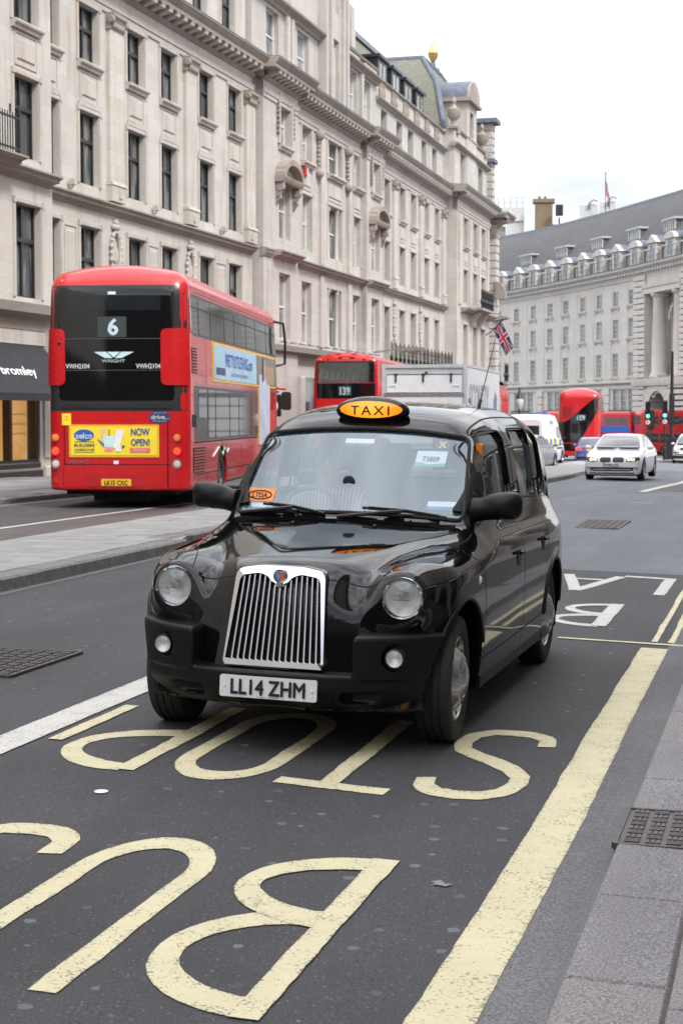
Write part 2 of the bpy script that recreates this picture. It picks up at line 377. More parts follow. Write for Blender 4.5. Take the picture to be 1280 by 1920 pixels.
M['slab'] = asphalt('paving_slab', (.165, .155, .165), (.215, .205, .215), .35, True, .8)
M['slab2'] = asphalt('paving_slab_warm', (.18, .165, .165), (.235, .22, .215), .35, True, .8)
M['islab'] = plain('island_slab', (.27, .265, .255), .8, 0, .16, 2.5, bmp=.35, dirt=.4)
M['kerb'] = plain('granite_kerb', (.165, .158, .15), .7, 0, .3, 14, bmp=.4, dirt=.7)
M['joint'] = plain('joint_mortar', (.06, .055, .052), .9, 0, .3, 20)
M['castiron'] = plain('cast_iron', (.085, .074, .072), .55, .5, .35, 25, bmp=.3, dirt=.4)
M['black'] = paint('taxi_black_paint', (.0022, .0022, .0026), .04, 0)
_m = M['black']; _nt = _m.node_tree; _b = _nt.nodes['Principled BSDF']; _v = objvec(_nt); _x = N(_nt, 'ShaderNodeSeparateXYZ'); _nt.links.new(_v, _x.inputs[0])
_r = N(_nt, 'ShaderNodeMapRange'); _nt.links.new(_x.outputs[2], _r.inputs[0]); _r.inputs[1].default_value = .25; _r.inputs[2].default_value = .75; _r.inputs[3].default_value = 1; _r.inputs[4].default_value = .25
_d = N(_nt, 'ShaderNodeMath', operation='MULTIPLY'); _nt.links.new(_r.outputs[0], _d.inputs[0]); _w = N(_nt, 'ShaderNodeRGBToBW'); _nt.links.new(ramp(_nt, noise(_nt, _v, 3.5, 8, .72), .42, 0.0, .75, .035), _w.inputs[0]); _nt.links.new(_w.outputs[0], _d.inputs[1])
_nt.links.new(mixc(_nt, _d.outputs[0], (.0035, .0035, .004), (.11, .10, .09)), _b.inputs['Base Color'])   # road film, thicker low down
M['plastic'] = plain('black_bumper_plastic', (.0045, .0045, .005), .45, 0, .12, 30, bmp=.05, spec=.28)
M['rubber'] = plain('tyre_rubber', (.016, .016, .016), .75, 0, .25, 30, bmp=.2)
M['chrome'] = plain('chrome', (.58, .58, .60), .05, 1, .03, 6)
M['barchrome'] = plain('grille_bar_chrome', (.36, .36, .38), .10, 1, .05, 6)
M['alloy'] = plain('wheel_trim_silver', (.46, .46, .47), .26, .85, .08, 9)
M['darkvoid'] = plain('dark_void', (.006, .006, .006), .8, 0, .1, 5)
M['seam'] = plain('shut_line_gap', (.002, .002, .002), .9, 0, .1, 5)
M['lamp'] = clear('lamp_lens', (.97, .98, .98), .03, (.7, .72, .75), .03)
M['reflector'] = plain('lamp_reflector', (.90, .91, .93), .22, .6, .30, 26, bmp=.8)
M['windscreen'] = clear('windscreen_glass', (.78, .85, .88), .10, (.40, .54, .64), .085, .03)  # pale blue film: sky reflection put into the colour, over some dust
M['sideglass'] = clear('tinted_side_glass', (.42, .45, .44), .05, (.3, .3, .3), .01)
M['plateW'] = plain('plate_white', (.72, .74, .76), .35, 0, .03, 5)
M['plateY'] = plain('plate_yellow', (.80, .47, .03), .35, 0, .03, 5)
M['ink'] = plain('black_ink', (.01, .01, .012), .5, 0, .05, 5)
M['blueink'] = plain('blue_ink', (.02, .11, .45), .5, 0, .05, 5)
M['navy'] = plain('navy_print', (.02, .045, .15), .5, 0, .05, 5)
M['wht'] = plain('white_print', (.78, .78, .78), .45, 0, .04, 5)
M['pale'] = plain('pale_blue_white_print', (.55, .72, .74), .45, 0, .06, 5)
M['adY'] = plain('yellow_poster', (.86, .66, .035), .45, 0, .05, 4)
M['gold2'] = plain('yellow_poster_frame', (.72, .45, .03), .4, 0, .08, 6)
M['adB'] = plain('pale_blue_poster', (.36, .53, .68), .45, 0, .1, 2)
M['red'] = paint('bus_red_paint', (.50, .008, .011), .24, .4, .12)
M['redpale'] = paint('bus_red_paint_pale', (.50, .03, .03), .28, .35, .12)  # slightly paler copy of the bus red, for slats and trim lines
M['blackgl'] = paint('black_glass_panel', (.006, .006, .007), .06, .4)
M['busglass'] = clear('bus_window_glass', (.42, .46, .45), .10, (.3, .3, .3), .02)
M['darkpaint'] = plain('dark_grey_panel', (.022, .022, .024), .35, 0, .15, 8)
M['amber'] = plain('amber_lens', (.75, .25, .06), .2, 0, .1, 40)
M['orange'] = plain('orange_plastic', (.85, .24, .01), .35, 0, .06, 12)
M['redlens'] = emit('red_tail_lamp', (1, .05, .02), .9)
M['redoff'] = plain('red_lens', (.5, .02, .02), .2, 0, .1, 40)
M['whitelens'] = plain('white_lens', (.62, .55, .54), .2, 0, .15, 40)
M['awning'] = plain('charcoal_canvas', (.018, .019, .023), .85, 0, .12, 3, bmp=.2)
M['interior'] = plain('bus_interior_grey', (.10, .10, .10), .8, 0, .3, 3)
M['cream'] = plain('bus_ceiling_cream', (.50, .42, .22), .6, 0, .1, 3)
M['lorry'] = plain('box_body_silver', (.52, .54, .56), .38, .25, .06, 4, dirt=.2)
M['lorryP'] = plain('box_body_panel', (.66, .67, .69), .4, 0, .04, 4, dirt=.15)
M['whitecar'] = paint('white_car_paint', (.70, .71, .73), .2, .6)
M['greycar'] = paint('grey_car_paint', (.20, .20, .21), .22, .6)
M['bluecar'] = paint('blue_car_paint', (.09, .11, .30), .22, .6)
M['darkcar'] = paint('dark_car_paint', (.03, .032, .036), .2, .6)
M['carglass'] = paint('car_glass_dark', (.022, .026, .03), .04, .3)
M['busside'] = paint('bus_side_glass', (.06, .066, .064), .05, 0)
M['busside'].node_tree.nodes['Principled BSDF'].inputs['IOR'].default_value = 2.6
M['carglass'].node_tree.nodes['Principled BSDF'].inputs['IOR'].default_value = 1.9
M['headlit'] = emit('lit_headlamp', (1, .86, .6), 1.0)
M['skin'] = plain('skin', (.45, .26, .19), .5, 0, .08, 8)
M['hair'] = plain('grey_hair', (.16, .14, .13), .8, 0, .2, 40)
M['green'] = emit('green_signal_lens', (.05, 1, .62), 3.5)
M['brown'] = plain('dark_wood', (.022, .015, .012), .35, 0, .3, 6)
# ------------------------------------------------------------------ curved bodies: implicit functions -> surface nets, trimmed panels, shut lines
def smax(a, b, k):
    h = np.maximum(k - np.abs(a - b), 0) / k
    return np.maximum(a, b) + h * h * k * .25
def smin(a, b, k): return -smax(-a, -b, k)
def sp(x, xs, ys):
    """monotone cubic through the points"""
    xs = np.asarray(xs, float); ys = np.asarray(ys, float); d = np.diff(xs); s = np.diff(ys) / d
    m = np.zeros(len(xs)); m[0], m[-1] = s[0], s[-1]
    for i in range(1, len(xs) - 1):
        m[i] = 0 if s[i - 1] * s[i] <= 0 else 2 * s[i - 1] * s[i] / (s[i - 1] + s[i])
    x = np.clip(x, xs[0], xs[-1]); i = np.clip(np.searchsorted(xs, x) - 1, 0, len(xs) - 2)
    t = (x - xs[i]) / d[i]; t2 = t * t; t3 = t2 * t
    return (2 * t3 - 3 * t2 + 1) * ys[i] + (t3 - 2 * t2 + t) * d[i] * m[i] + (3 * t2 - 2 * t3) * ys[i + 1] + (t3 - t2) * d[i] * m[i + 1]
def sstep(x, a, b):
    t = np.clip((x - a) / (b - a), 0, 1); return t * t * (3 - 2 * t)
def grad(F, P, e=1e-3):
    x, y, z = P[:, 0], P[:, 1], P[:, 2]
    return np.stack([F(x + e, y, z) - F(x - e, y, z), F(x, y + e, z) - F(x, y - e, z), F(x, y, z + e) - F(x, y, z - e)], 1) / (2 * e)
def project(F, P, it=4, mx=.02):
    for _ in range(it):
        g = grad(F, P); f = F(P[:, 0], P[:, 1], P[:, 2]); st = (f / np.maximum((g * g).sum(1), .05))[:, None] * g
        n = np.linalg.norm(st, axis=1, keepdims=True); P = P - st * np.minimum(1, mx / np.maximum(n, 1e-9))
    return P
def nets(F, lo, hi, h, it=4):
    ax = [np.arange(lo[i], hi[i] + h, h) for i in range(3)]
    V = F(ax[0][:, None, None], ax[1][None, :, None], ax[2][None, None, :])
    V = np.broadcast_to(V, tuple(len(a) for a in ax)).astype(np.float32)
    S = V < 0; nx, ny, nz = S.shape
    cs = [S[i:nx - 1 + i, j:ny - 1 + j, k:nz - 1 + k] for i in (0, 1) for j in (0, 1) for k in (0, 1)]
    al = np.logical_and.reduce(cs); an = np.logical_or.reduce(cs); act = an & ~al
    idx = -np.ones(act.shape, np.int64); cells = np.argwhere(act); idx[act] = np.arange(len(cells))
    acc = np.zeros((len(cells), 3)); cnt = np.zeros(len(cells)); ci, cj, ck = cells.T
    cor = [(i, j, k) for i in (0, 1) for j in (0, 1) for k in (0, 1)]
    for a in range(8):
        for d in range(3):
            if cor[a][d]: continue
            b = list(cor[a]); b[d] = 1; p, q = cor[a], tuple(b)
            va = V[ci + p[0], cj + p[1], ck + p[2]]; vb = V[ci + q[0], cj + q[1], ck + q[2]]
            w = (va < 0) != (vb < 0); t = np.where(w, va / np.where(w, va - vb, 1), 0)
            pt = np.tile(np.array(p, float), (len(cells), 1)); pt[:, d] = t
            acc[w] += pt[w]; cnt[w] += 1
    P = (cells + acc / cnt[:, None]) * h + np.array([a[0] for a in ax])
    Q = []
    for d in range(3):
        sl = [slice(None)] * 3; sl2 = [slice(None)] * 3; sl[d] = slice(0, -1); sl2[d] = slice(1, None)
        ch = S[tuple(sl)] != S[tuple(sl2)]; e = np.argwhere(ch); u, v = [k for k in range(3) if k != d]
        ok = (e[:, u] > 0) & (e[:, v] > 0) & (e[:, u] < S.shape[u] - 1) & (e[:, v] < S.shape[v] - 1); e = e[ok]
        flip = S[tuple(e.T)]
        def cell(du, dv):
            c = e.copy(); c[:, u] += du; c[:, v] += dv; return idx[tuple(c.T)]
        q = np.stack([cell(-1, -1), cell(0, -1), cell(0, 0), cell(-1, 0)], 1)
        if d == 1: flip = ~flip
        q[~flip] = q[~flip][:, ::-1]; Q.append(q)
    Q = np.concatenate(Q)
    return (project(F, P, it, h) if it else P), Q
def np_mesh(name, V, Q, mats):
    me = bpy.data.meshes.new(name); me.from_pydata(V.tolist(), [], Q.tolist() if hasattr(Q, 'tolist') else Q)
    for m in (mats if isinstance(mats, (list, tuple)) else [mats]): me.materials.append(m)
    me.polygons.foreach_set('use_smooth', np.ones(len(me.polygons), bool)); me.update(); return me
def grad_normals(me, F, tol=.006, mind=.75):
    nv = len(me.vertices); P = np.empty(nv * 3); me.vertices.foreach_get('co', P); P = P.reshape(-1, 3)
    G = grad(F, P); G /= np.maximum(np.linalg.norm(G, axis=1, keepdims=True), 1e-9); on = np.abs(F(P[:, 0], P[:, 1], P[:, 2])) < tol
    nl = len(me.loops); lv = np.empty(nl, np.int32); me.loops.foreach_get('vertex_index', lv)
    nf = len(me.polygons); fn = np.empty(nf * 3); me.polygons.foreach_get('normal', fn); fn = fn.reshape(-1, 3)
    lt = np.empty(nf, np.int32); me.polygons.foreach_get('loop_total', lt); lf = np.repeat(np.arange(nf), lt)
    Nn = fn[lf].copy(); g = G[lv]; use = on[lv] & ((g * Nn).sum(1) > mind); Nn[use] = g[use]
    me.normals_split_custom_set(Nn.tolist()); return me
def smooth_normals(me, F):
    P = np.empty(len(me.vertices) * 3); me.vertices.foreach_get('co', P); G = grad(F, P.reshape(-1, 3)); G /= np.maximum(np.linalg.norm(G, axis=1, keepdims=True), 1e-9)
    me.normals_split_custom_set_from_vertices(G.tolist()); return me
def boolean(me, cutters, mats):
    """subtract closed meshes"""
    o = bpy.data.objects.new('tmp', me); C.objects.link(o); tmp = []
    for c in cutters:
        b = bpy.data.objects.new('tmpc', c); C.objects.link(b); tmp.append(b)
        md = o.modifiers.new('b', 'BOOLEAN'); md.operation = 'DIFFERENCE'; md.object = b
        try: md.solver = 'MANIFOLD'
        except Exception: md.solver = 'EXACT'
    dg = bpy.context.evaluated_depsgraph_get(); out = bpy.data.meshes.new_from_object(o.evaluated_get(dg))
    for b in tmp: bpy.data.objects.remove(b)
    bpy.data.objects.remove(o); out.name = me.name; return out
def prism(P, t0, t1, plane):
    m = MB().extr(P, t0, t1, plane); return m.fix(m.mesh('cut', []))
def inside(P, x, y):
    r = np.zeros(x.shape, bool); n = len(P)
    for i in range(n):
        (x0, y0), (x1, y1) = P[i], P[(i + 1) % n]
        c = ((y0 > y) != (y1 > y)); xi = (x1 - x0) * (y - y0) / ((y1 - y0) if y1 != y0 else 1e-9) + x0
        r ^= c & (x < xi)
    return r
def tri2d(P, step):
    B = []
    for i in range(len(P)):
        a = np.array(P[i]); b = np.array(P[(i + 1) % len(P)]); n = max(1, int(np.ceil(np.linalg.norm(b - a) / step)))
        B += [tuple(a + (b - a) * k / n) for k in range(n)]
    A = np.array(B); xs = np.arange(A[:, 0].min() + step * .5, A[:, 0].max(), step); ys = np.arange(A[:, 1].min() + step * .5, A[:, 1].max(), step)
    I = []
    if len(xs) and len(ys):
        gx, gy = np.meshgrid(xs, ys); gx = gx.ravel(); gy = gy.ravel(); ok = inside(B, gx, gy); gx = gx[ok]; gy = gy[ok]
        if len(gx):
            d = np.min(np.hypot(gx[:, None] - A[None, :, 0], gy[:, None] - A[None, :, 1]), axis=1); ok = d > step * .45; I = list(zip(gx[ok], gy[ok]))
    vs = [Vector(map(float, p)) for p in B + I]
    v2, _, f2, *_ = delaunay_2d_cdt(vs, [], [list(range(len(B)))], 1, 1e-6)
    return np.array([tuple(v) for v in v2]), [tuple(f) for f in f2]
def on_surface(F, T, axis, guess, it=14, back=None):
    """march 2D points on to F=0 along one axis, from outside (guess) inwards"""
    k = 'xyz'.index(axis); o = [i for i in range(3) if i != k]
    P = np.zeros((len(T), 3)); P[:, o[0]] = T[:, 0]; P[:, o[1]] = T[:, 1]; P[:, k] = guess
    sg = -1 if guess > 0 else 1
    if axis == 'y': sg = 1 if (back is None) else -1
    if axis == 'z': sg = -1
    for i in range(it):
        f = F(P[:, 0], P[:, 1], P[:, 2]); g = grad(F, P)[:, k] * sg
        st = np.where(g < -.25, f / np.maximum(-g, .25), f * .8); P[:, k] += sg * np.clip(st, -.08, .25)
    return P
def patch(name, F, poly, axis, guess, mat, parent, off=.003, step=.06, th=.0, back=None, curved=True):
    T, tri = tri2d(poly, step); P = on_surface(F, T, axis, guess, back=back)
    G = grad(F, P); G /= np.maximum(np.linalg.norm(G, axis=1, keepdims=True), 1e-9); V = P + G * off
    k = 'xyz'.index(axis); d = np.zeros(3); d[k] = np.sign(np.mean(G[:, k])) or 1
    f0 = tri[0]; nn = np.cross(V[f0[1]] - V[f0[0]], V[f0[2]] - V[f0[0]])
    if np.dot(nn, d) < 0: tri = [t[::-1] for t in tri]
    faces = list(tri); allV = V; nrm = G
    if th:
        from collections import Counter
        ec = Counter(); dr = {}
        for t in tri:
            for i in range(len(t)):
                a, b = t[i], t[(i + 1) % len(t)]; e = (min(a, b), max(a, b)); ec[e] += 1; dr[e] = (a, b)
        W = P - G * th; n = len(V); allV = np.concatenate([V, W])
        faces += [(b, a, a + n, b + n) for e, c in ec.items() if c == 1 for a, b in [dr[e]]]
    me = np_mesh(name, allV, faces, mat)
    nt_ = len(tri); ln = []
    for i, p in enumerate(me.polygons):
        if i < nt_: ln += [G[v] for v in p.vertices]
        else: ln += [np.array(p.normal)] * len(p.vertices)
    me.normals_split_custom_set([tuple(map(float, v)) for v in ln])
    return link(name, me, parent)
def seam(name, F, pts, mat, parent, w=.006, off=.001, step=.03, closed=False):
    """a dark gap drawn along the surface through the given rough points"""
    pts = [np.array(p, float) for p in pts]; D = []
    if closed: pts = pts + [pts[0]]
    for a, b in zip(pts[:-1], pts[1:]):
        n = max(1, int(np.linalg.norm(b - a) / step)); D += [a + (b - a) * k / n for k in range(n)]
    D.append(pts[-1]); P = project(F, np.array(D), 12, .05); G = grad(F, P); G /= np.linalg.norm(G, axis=1, keepdims=True)
    T = np.gradient(P, axis=0); S = np.cross(T, G); S /= np.maximum(np.linalg.norm(S, axis=1, keepdims=True), 1e-9)
    A = P + S * w / 2 + G * off; B = P - S * w / 2 + G * off; n = len(P)
    V = np.concatenate([A, B]); Q = [(i, i + 1, n + i + 1, n + i) for i in range(n - 1)]
    me = np_mesh(name, V, Q, mat); me.normals_split_custom_set([tuple(G[v % n]) for p in me.polygons for v in p.vertices]); return link(name, me, parent)
# ------------------------------------------------------------------ ground, road, markings, kerbs
def tag_s(o): o['kind'] = 'structure'; return o
def sheet(name, poly, mat, off, parent=None, step=1.0, maxb=1e9):
    """a flat layer on the road: polygon in (a, b), cut on the same b lines as the road so that it follows the slope"""
    T, tri = tri2d([(p[0], p[1]) for p in poly], step)
    V = [(*XY(a, b), zg(a, b) + off) for a, b in T]
    tri = [t if ((T[t[1]][0] - T[t[0]][0]) * (T[t[2]][1] - T[t[0]][1]) - (T[t[1]][1] - T[t[0]][1]) * (T[t[2]][0] - T[t[0]][0])) > 0 else t[::-1] for t in tri]
    me = np_mesh(name, np.array(V), tri, mat); return link(name, me, parent)
aa = [-1500, -400, -150, -70, -45] + [float(x) for x in np.arange(-30, 31, 2.0)] + [-6, .3] + [45, 70, 150, 400, 1500]; aa = sorted(set(aa))
bb = [-1500, -400, -120, -40, -20] + [float(x) for x in np.arange(-10, 131, 1.0)] + [float(x) for x in np.arange(135, 221, 5.0)] + [260, 400, 1500, 3000]
g = MB().grid(lambda a, b: (*XY(a, b), zg(a, b)), aa, bb)
road = tag_s(g.build('road', M['asphaltL'], fix=False))
tag(road, 'pale grey asphalt carriageway of the wide street running under all the traffic')
sheet('asphalt_patch', [(-6, -8), (.3, -8), (.3, 17.95), (-6, 17.9)], M['asphalt'], .004, road)
sheet('asphalt_patch', [(-6.9, -8), (-6, -8), (-6, 17.9), (-7.1, 17.9)], M['asphalt'], .004, road)
sheet('asphalt_patch', [(-16.5, 10), (-11.1, 10), (-11.1, 34), (-13, 60), (-16.6, 60)], M['asphaltM'], .004, road)
sheet('asphalt_patch', [(-11.1, 10), (-9.1, 10), (-9.1, 34), (-9.4, 60), (-13, 60), (-11.1, 34)], M['asphaltR'], .004, road)
sheet('asphalt_patch', [(-3.35, 39.7), (-3.1, 52), (2.5, 52), (2.5, 39.7)], M['asphaltR'], .004, road)
sheet('gutter_strip', [(-.86, -4), (.3, -4), (.3, 17.9), (-.86, 17.9)], M['gutter'], .008, road)
sheet('gutter_strip', [(-14.1, 12), (-13.75, 12), (-13.75, 40), (-14.1, 40)], M['gutter'], .008, road)
sheet('gutter_strip', [(-7.0, 4), (-6.82, 4), (-6.92, 18.2), (-7.1, 18.2)], M['gutter'], .008, road)

def stroke(path, wa, wb, closed=False, jit=.0025):
    """thick polyline with an elliptical nib (wa across, wb along): outline strips in (a, b)"""
    k = wb / wa; P = [np.array((p[0], p[1] / k)) for p in path]; D = []
    n = len(P)
    # smooth resample
    for i in range(n - 1):
        L = np.linalg.norm(P[i + 1] - P[i]); m = max(1, int(L / .035)); D += [P[i] + (P[i + 1] - P[i]) * j / m for j in range(m)]
    D.append(P[-1]); D = np.array(D); T = np.gradient(D, axis=0); T /= np.maximum(np.linalg.norm(T, axis=1, keepdims=True), 1e-9)
    Nn = np.stack([-T[:, 1], T[:, 0]], 1)
    j1 = rng.normal(0, jit, len(D)); j2 = rng.normal(0, jit, len(D))
    kk = np.ones(5) / 2.2; j1 = np.convolve(j1, kk, 'same') + .35 * rng.normal(0, jit, len(D)); j2 = np.convolve(j2, kk, 'same') + .35 * rng.normal(0, jit, len(D))
    A = D + Nn * (wa / 2 + j1)[:, None]; B = D - Nn * (wa / 2 + j2)[:, None]
    A[:, 1] *= k; B[:, 1] *= k; return A, B
def arc(ca, cb, ra, rb, d0, d1, n=18):
    return [(ca + ra * math.cos(R(d0 + (d1 - d0) * i / n)), cb + rb * math.sin(R(d0 + (d1 - d0) * i / n))) for i in range(n + 1)]
def ribbon(m, A, B, off, E):
    n = len(A); rows = []
    for t, e in ((0, 1.0), (.10, .35), (.3, 0), (.7, 0), (.90, .35), (1, 1.0)):
        rows += [(*XY(a, b), zg(a, b) + off) for a, b in A * (1 - t) + B * t]; E += [e] * n
    m.add(rows, [((r + 1) * n + i, (r + 1) * n + i + 1, r * n + i + 1, r * n + i) for r in range(5) for i in range(n - 1)])
def edged(m, E, name, mat, parent):
    me = m.mesh(name, mat); at = me.attributes.new('edge', 'FLOAT', 'POINT'); at.data.foreach_set('value', np.array(E, np.float32)); return link(name, me, parent)
def letter(strokes, mat, off=.010, wa=.095, wb=.165, parent=None, name='letter'):
    m = MB(); lay = 0; E = []
    for st in strokes:
        A, B = stroke(st[0], st[1] if len(st) > 1 else wa, st[2] if len(st) > 2 else wb); n = len(A)
        ribbon(m, A, B, off - .002 + lay * .0012, E); lay += 1
    return edged(m, E, name, mat, parent)
Y, W = M['yellow'], M['white']
# the words BUS STOP, lying upside down to the camera
letter([[arc(-1.49, 4.80, -.42, .435, -90, 90)], [arc(-1.49, 5.56, -.41, .355, -90, 90)], [[(-1.49, 4.28), (-1.49, 6.0)], .10]], Y, parent=road)
letter([[[(-2.13, 4.29), (-2.13, 5.5)] + arc(-2.345, 5.55, .215, .385, 0, 180) + [(-2.56, 5.5), (-2.56, 4.29)]]], Y, parent=road)
def letS(a0, a1, b0, b1, wa, wb):
    w = a1 - a0; hh = b1 - b0; X = lambda u, v: (a0 + wa / 2 + (w - wa) * u, b0 + wb / 2 + (hh - wb) * v)
    ctl = [(1.0, .80), (.96, .93), (.78, .99), (.55, 1.0), (.28, .985), (.07, .90), (.02, .77), (.10, .66), (.30, .58), (.55, .505), (.80, .41), (.96, .30), (.99, .2), (.90, .08), (.70, .012), (.45, 0), (.2, .02), (.05, .09), (0.0, .2)]
    t = np.linspace(0, len(ctl) - 1, 60); k = np.arange(len(ctl)); return [[[X(float(np.interp(q, k, [c[0] for c in ctl])), float(np.interp(q, k, [c[1] for c in ctl]))) for q in t], wa, wb]]
letter(letS(-3.26, -2.71, 4.3, 6.03, .10, .17), Y, parent=road)
letter(letS(-1.70, -1.16, 7.06, 8.72, .095, .16), Y, parent=road)
letter([[[(-2.31, 7.14), (-1.76, 7.08)], .09, .13], [[(-2.06, 7.10), (-2.06, 8.74)], .10]], Y, parent=road)
letter([[arc(-2.64, 8.30, .22, .36, 0, 180) + arc(-2.64, 7.46, -.22, .36, 0, -180) + [(-2.42, 8.30)]]], Y, parent=road)
letter([[arc(-3.08, 7.53, -.43, .42, -90, 90)], [[(-3.06, 7.06), (-3.06, 8.74)], .10]], Y, parent=road)
# BUS LANE farther up, in white
letter([[arc(-1.50, 13.65, -.42, .36, -90, 90), .09, .16], [arc(-1.50, 14.42, -.38, .36, -90, 90), .09, .16], [[(-1.50, 13.26), (-1.50, 14.86)], .13]], W, parent=road)
letter([[[(-2.2, 13.3), (-2.2, 14.5)] + arc(-2.42, 14.5, .22, .33, 0, 180) + [(-2.64, 13.3)], .12, .15]], W, parent=road)
letter([[[(-1.20, 15.8), (-1.20, 17.42)], .12], [[(-1.14, 17.37), (-1.68, 17.45)], .09, .14]], W, parent=road)
letter([[[(-2.02, 15.85), (-1.72, 17.38)], .12], [[(-2.02, 15.85), (-2.28, 17.38)], .12], [[(-1.86, 16.95), (-2.16, 16.95)], .08, .12]], W, parent=road)
letter([[[(-2.5, 15.85), (-2.5, 17.4)], .12], [[(-2.5, 15.9), (-2.95, 17.35)], .10], [[(-2.95, 15.85), (-2.95, 17.4)], .12]], W, parent=road)
def mark(poly, mat, off=.008):
    return sheet('marking', poly, mat, off, road, .5)
def line(pts, w, mat, jit=.006, name='marking'):
    A, B = stroke(pts, w, w, jit=jit * .3)
    nn = len(A); ww = np.interp(np.arange(nn), np.arange(0, nn + 12, 9), np.cumsum(rng.normal(0, jit * .6, len(np.arange(0, nn + 12, 9)))) % .02 * .5) if nn > 60 else 0
    A[:, 0] += ww; m = MB(); n = len(A)
    E = []; ribbon(m, A, B, .010, E); return edged(m, E, name, mat, road)
line([(-.945, 0.5), (-.945, 4.5), (-.935, 7), (-.95, 9), (-.953, 12.17)], .205, Y, .0045)
line([(-1.72, 12.45), (-.62, 12.40)], .07, Y, .003)
line([(-.985, 12.52), (-1.0, 30)], .055, Y, .003); line([(-.855, 12.52), (-.86, 30)], .055, Y, .003)
line([(-3.66, 7.56), (-3.66, 8.58)], .085, Y, .004); line([(-3.66, 5.3), (-3.66, 6.3)], .085, Y, .004); line([(-3.66, 9.8), (-3.66, 10.8)], .085, Y, .004)
line([(-3.86, -2), (-3.86, 17.9)], .215, W, .004)
line([(-11.05, 12), (-10.98, 26), (-10.9, 34)], .12, W, .004)
line([(-3.42, 39.4), (-3.2, 50), (-3.2, 56)], .22, W, .004)
line([(-3.1, 39.75), (-1.9, 39.9)], .18, W, .004)
line([(-1.9 - 1.25, 33.0), (-1.9 - .75, 33.1)], .10, W, .003)
# trodden litter on the road: one pale rag of paper
tag(sheet('paper_scrap', [(-1.265, 5.78), (-1.235, 5.81), (-1.21, 5.77), (-1.18, 5.775), (-1.20, 5.735), (-1.235, 5.745), (-1.26, 5.735), (-1.245, 5.76)], M['slab2'], .009), 'small pale scrap of trodden paper on the dark asphalt beside the letter B', 'litter')
tag(sheet('paper_scrap', arc(-2.98, 6.62, .032, .036, 0, 360, 10)[:-1], M['wht'], .009), 'round white flattened spot on the asphalt above the cut-off letter', 'litter')

KH = .11
# ---- iron covers
def iron_cover(a0, a1, b0, b1, na, nb, label, z=.006, frame=.022):
    ca, cb = (a0 + a1) / 2, (b0 + b1) / 2
    t = thing('manhole_cover', label, 'manhole cover', (*XY(ca, cb), zg(ca, cb) + z), -TS)
    w, l = a1 - a0, b1 - b0
    m = MB().box(-w / 2, w / 2, -l / 2, l / 2, -.12, 0); m.build('plate', M['castiron'], t)
    m = MB()
    for s in (-1, 1): m.bbox(-w / 2, w / 2, s * l / 2 - frame / 2, s * l / 2 + frame / 2, -.02, .006, .003); m.box(s * w / 2 - frame / 2, s * w / 2 + frame / 2, -l / 2, l / 2, -.02, .0055)
    m.build('rim', M['castiron'], t)
    m = MB(); pa, pb = (w - 2 * frame) / na, (l - 2 * frame) / nb
    for i in range(na):
        for j in range(nb):
            x = -w / 2 + frame + (i + .5) * pa; y = -l / 2 + frame + (j + .5) * pb
            if (i + j) % 2:
                for k in (-1, 0, 1): m.box(x + k * pa * .26 - pa * .09, x + k * pa * .26 + pa * .09, y - pb * .36, y + pb * .36, -.001, .007)
            else:
                for k in (-1, 0, 1): m.box(x - pa * .36, x + pa * .36, y + k * pb * .26 - pb * .09, y + k * pb * .26 + pb * .09, -.001, .007)
    o = m.build('tread', M['castiron'], t); o['kind'] = 'stuff'; return t
iron_cover(-5.75, -4.74, 9.15, 10.22, 9, 9, 'rusty square iron manhole cover in the dark road at the left edge')
iron_cover(-3.2, -2.5, 24.6, 26.6, 6, 14, 'long pale worn iron cover in the light grey road behind the taxi')
iron_cover(-.63, -.02, 6.2, 6.78, 7, 8, 'ribbed brown iron cover set between the granite kerb stones', KH + .001)

# ---- near pavement on the right
KH = .11
pave = tag_s(tag(empty('pavement', (0, 0, 0)), 'grey pavement with granite kerb on the near right'))
def slab_piece(parent, name, mat, a0, a1, b0, b1, top, deep=.25, gap=.006, bev=.008, base=zg):
    V = []; g = gap / 2
    A0, A1, B0, B1 = a0 + g, a1 - g, b0 + g, b1 - g; j = random.uniform(-.003, .003)
    def ring(d, z): return [(*XY(a, b), base(a, b) + z) for a, b in ((A0 + d, B0 + d), (A1 - d, B0 + d), (A1 - d, B1 - d), (A0 + d, B1 - d))]
    V = ring(0, top - deep) + ring(0, top - bev + j) + ring(bev, top + j)
    F = [(8, 9, 10, 11)] + [(k * 4 + i, k * 4 + (i + 1) % 4, k * 4 + 4 + (i + 1) % 4, k * 4 + 4 + i) for k in (0, 1) for i in range(4)]
    m = MB().add(V, F); return m.build(name, mat, parent, fix=False)
bs_ = [1.2, 2.1, 3.05, 3.75, 4.66, 5.51, 6.2, 6.78, 7.37, 8.25, 9.1, 10.0, 10.9, 11.8, 12.7, 13.6, 14.5, 15.4, 16.3, 17.2, 18.1, 19, 19.9, 20.8]
for i, (b0, b1) in enumerate(zip(bs_[:-1], bs_[1:])):
    if b0 == 6.2: continue
    slab_piece(pave, 'kerb_stone', M['slab'] if i % 3 else M['slab2'], -.62, -.31, b0, b1, KH)
b = .9; i = 0
while b < 15:
    for k in range(3):
        a0 = -.31 + k * .62 + (.0); slab_piece(pave, 'paving_slab', M['slab2'] if (i + k) % 3 else M['slab'], a0, a0 + .62, b + (.3 if k % 2 else 0), b + .9 + (.3 if k % 2 else 0), KH)
    b += .9; i += 1
m = MB(); V = [(*XY(a, b), zg(a, b) + KH - .012) for a, b in ((-.60, -6), (9, -6), (9, 22), (-.60, 22))]; V += [(v[0], v[1], v[2] - .4) for v in V]
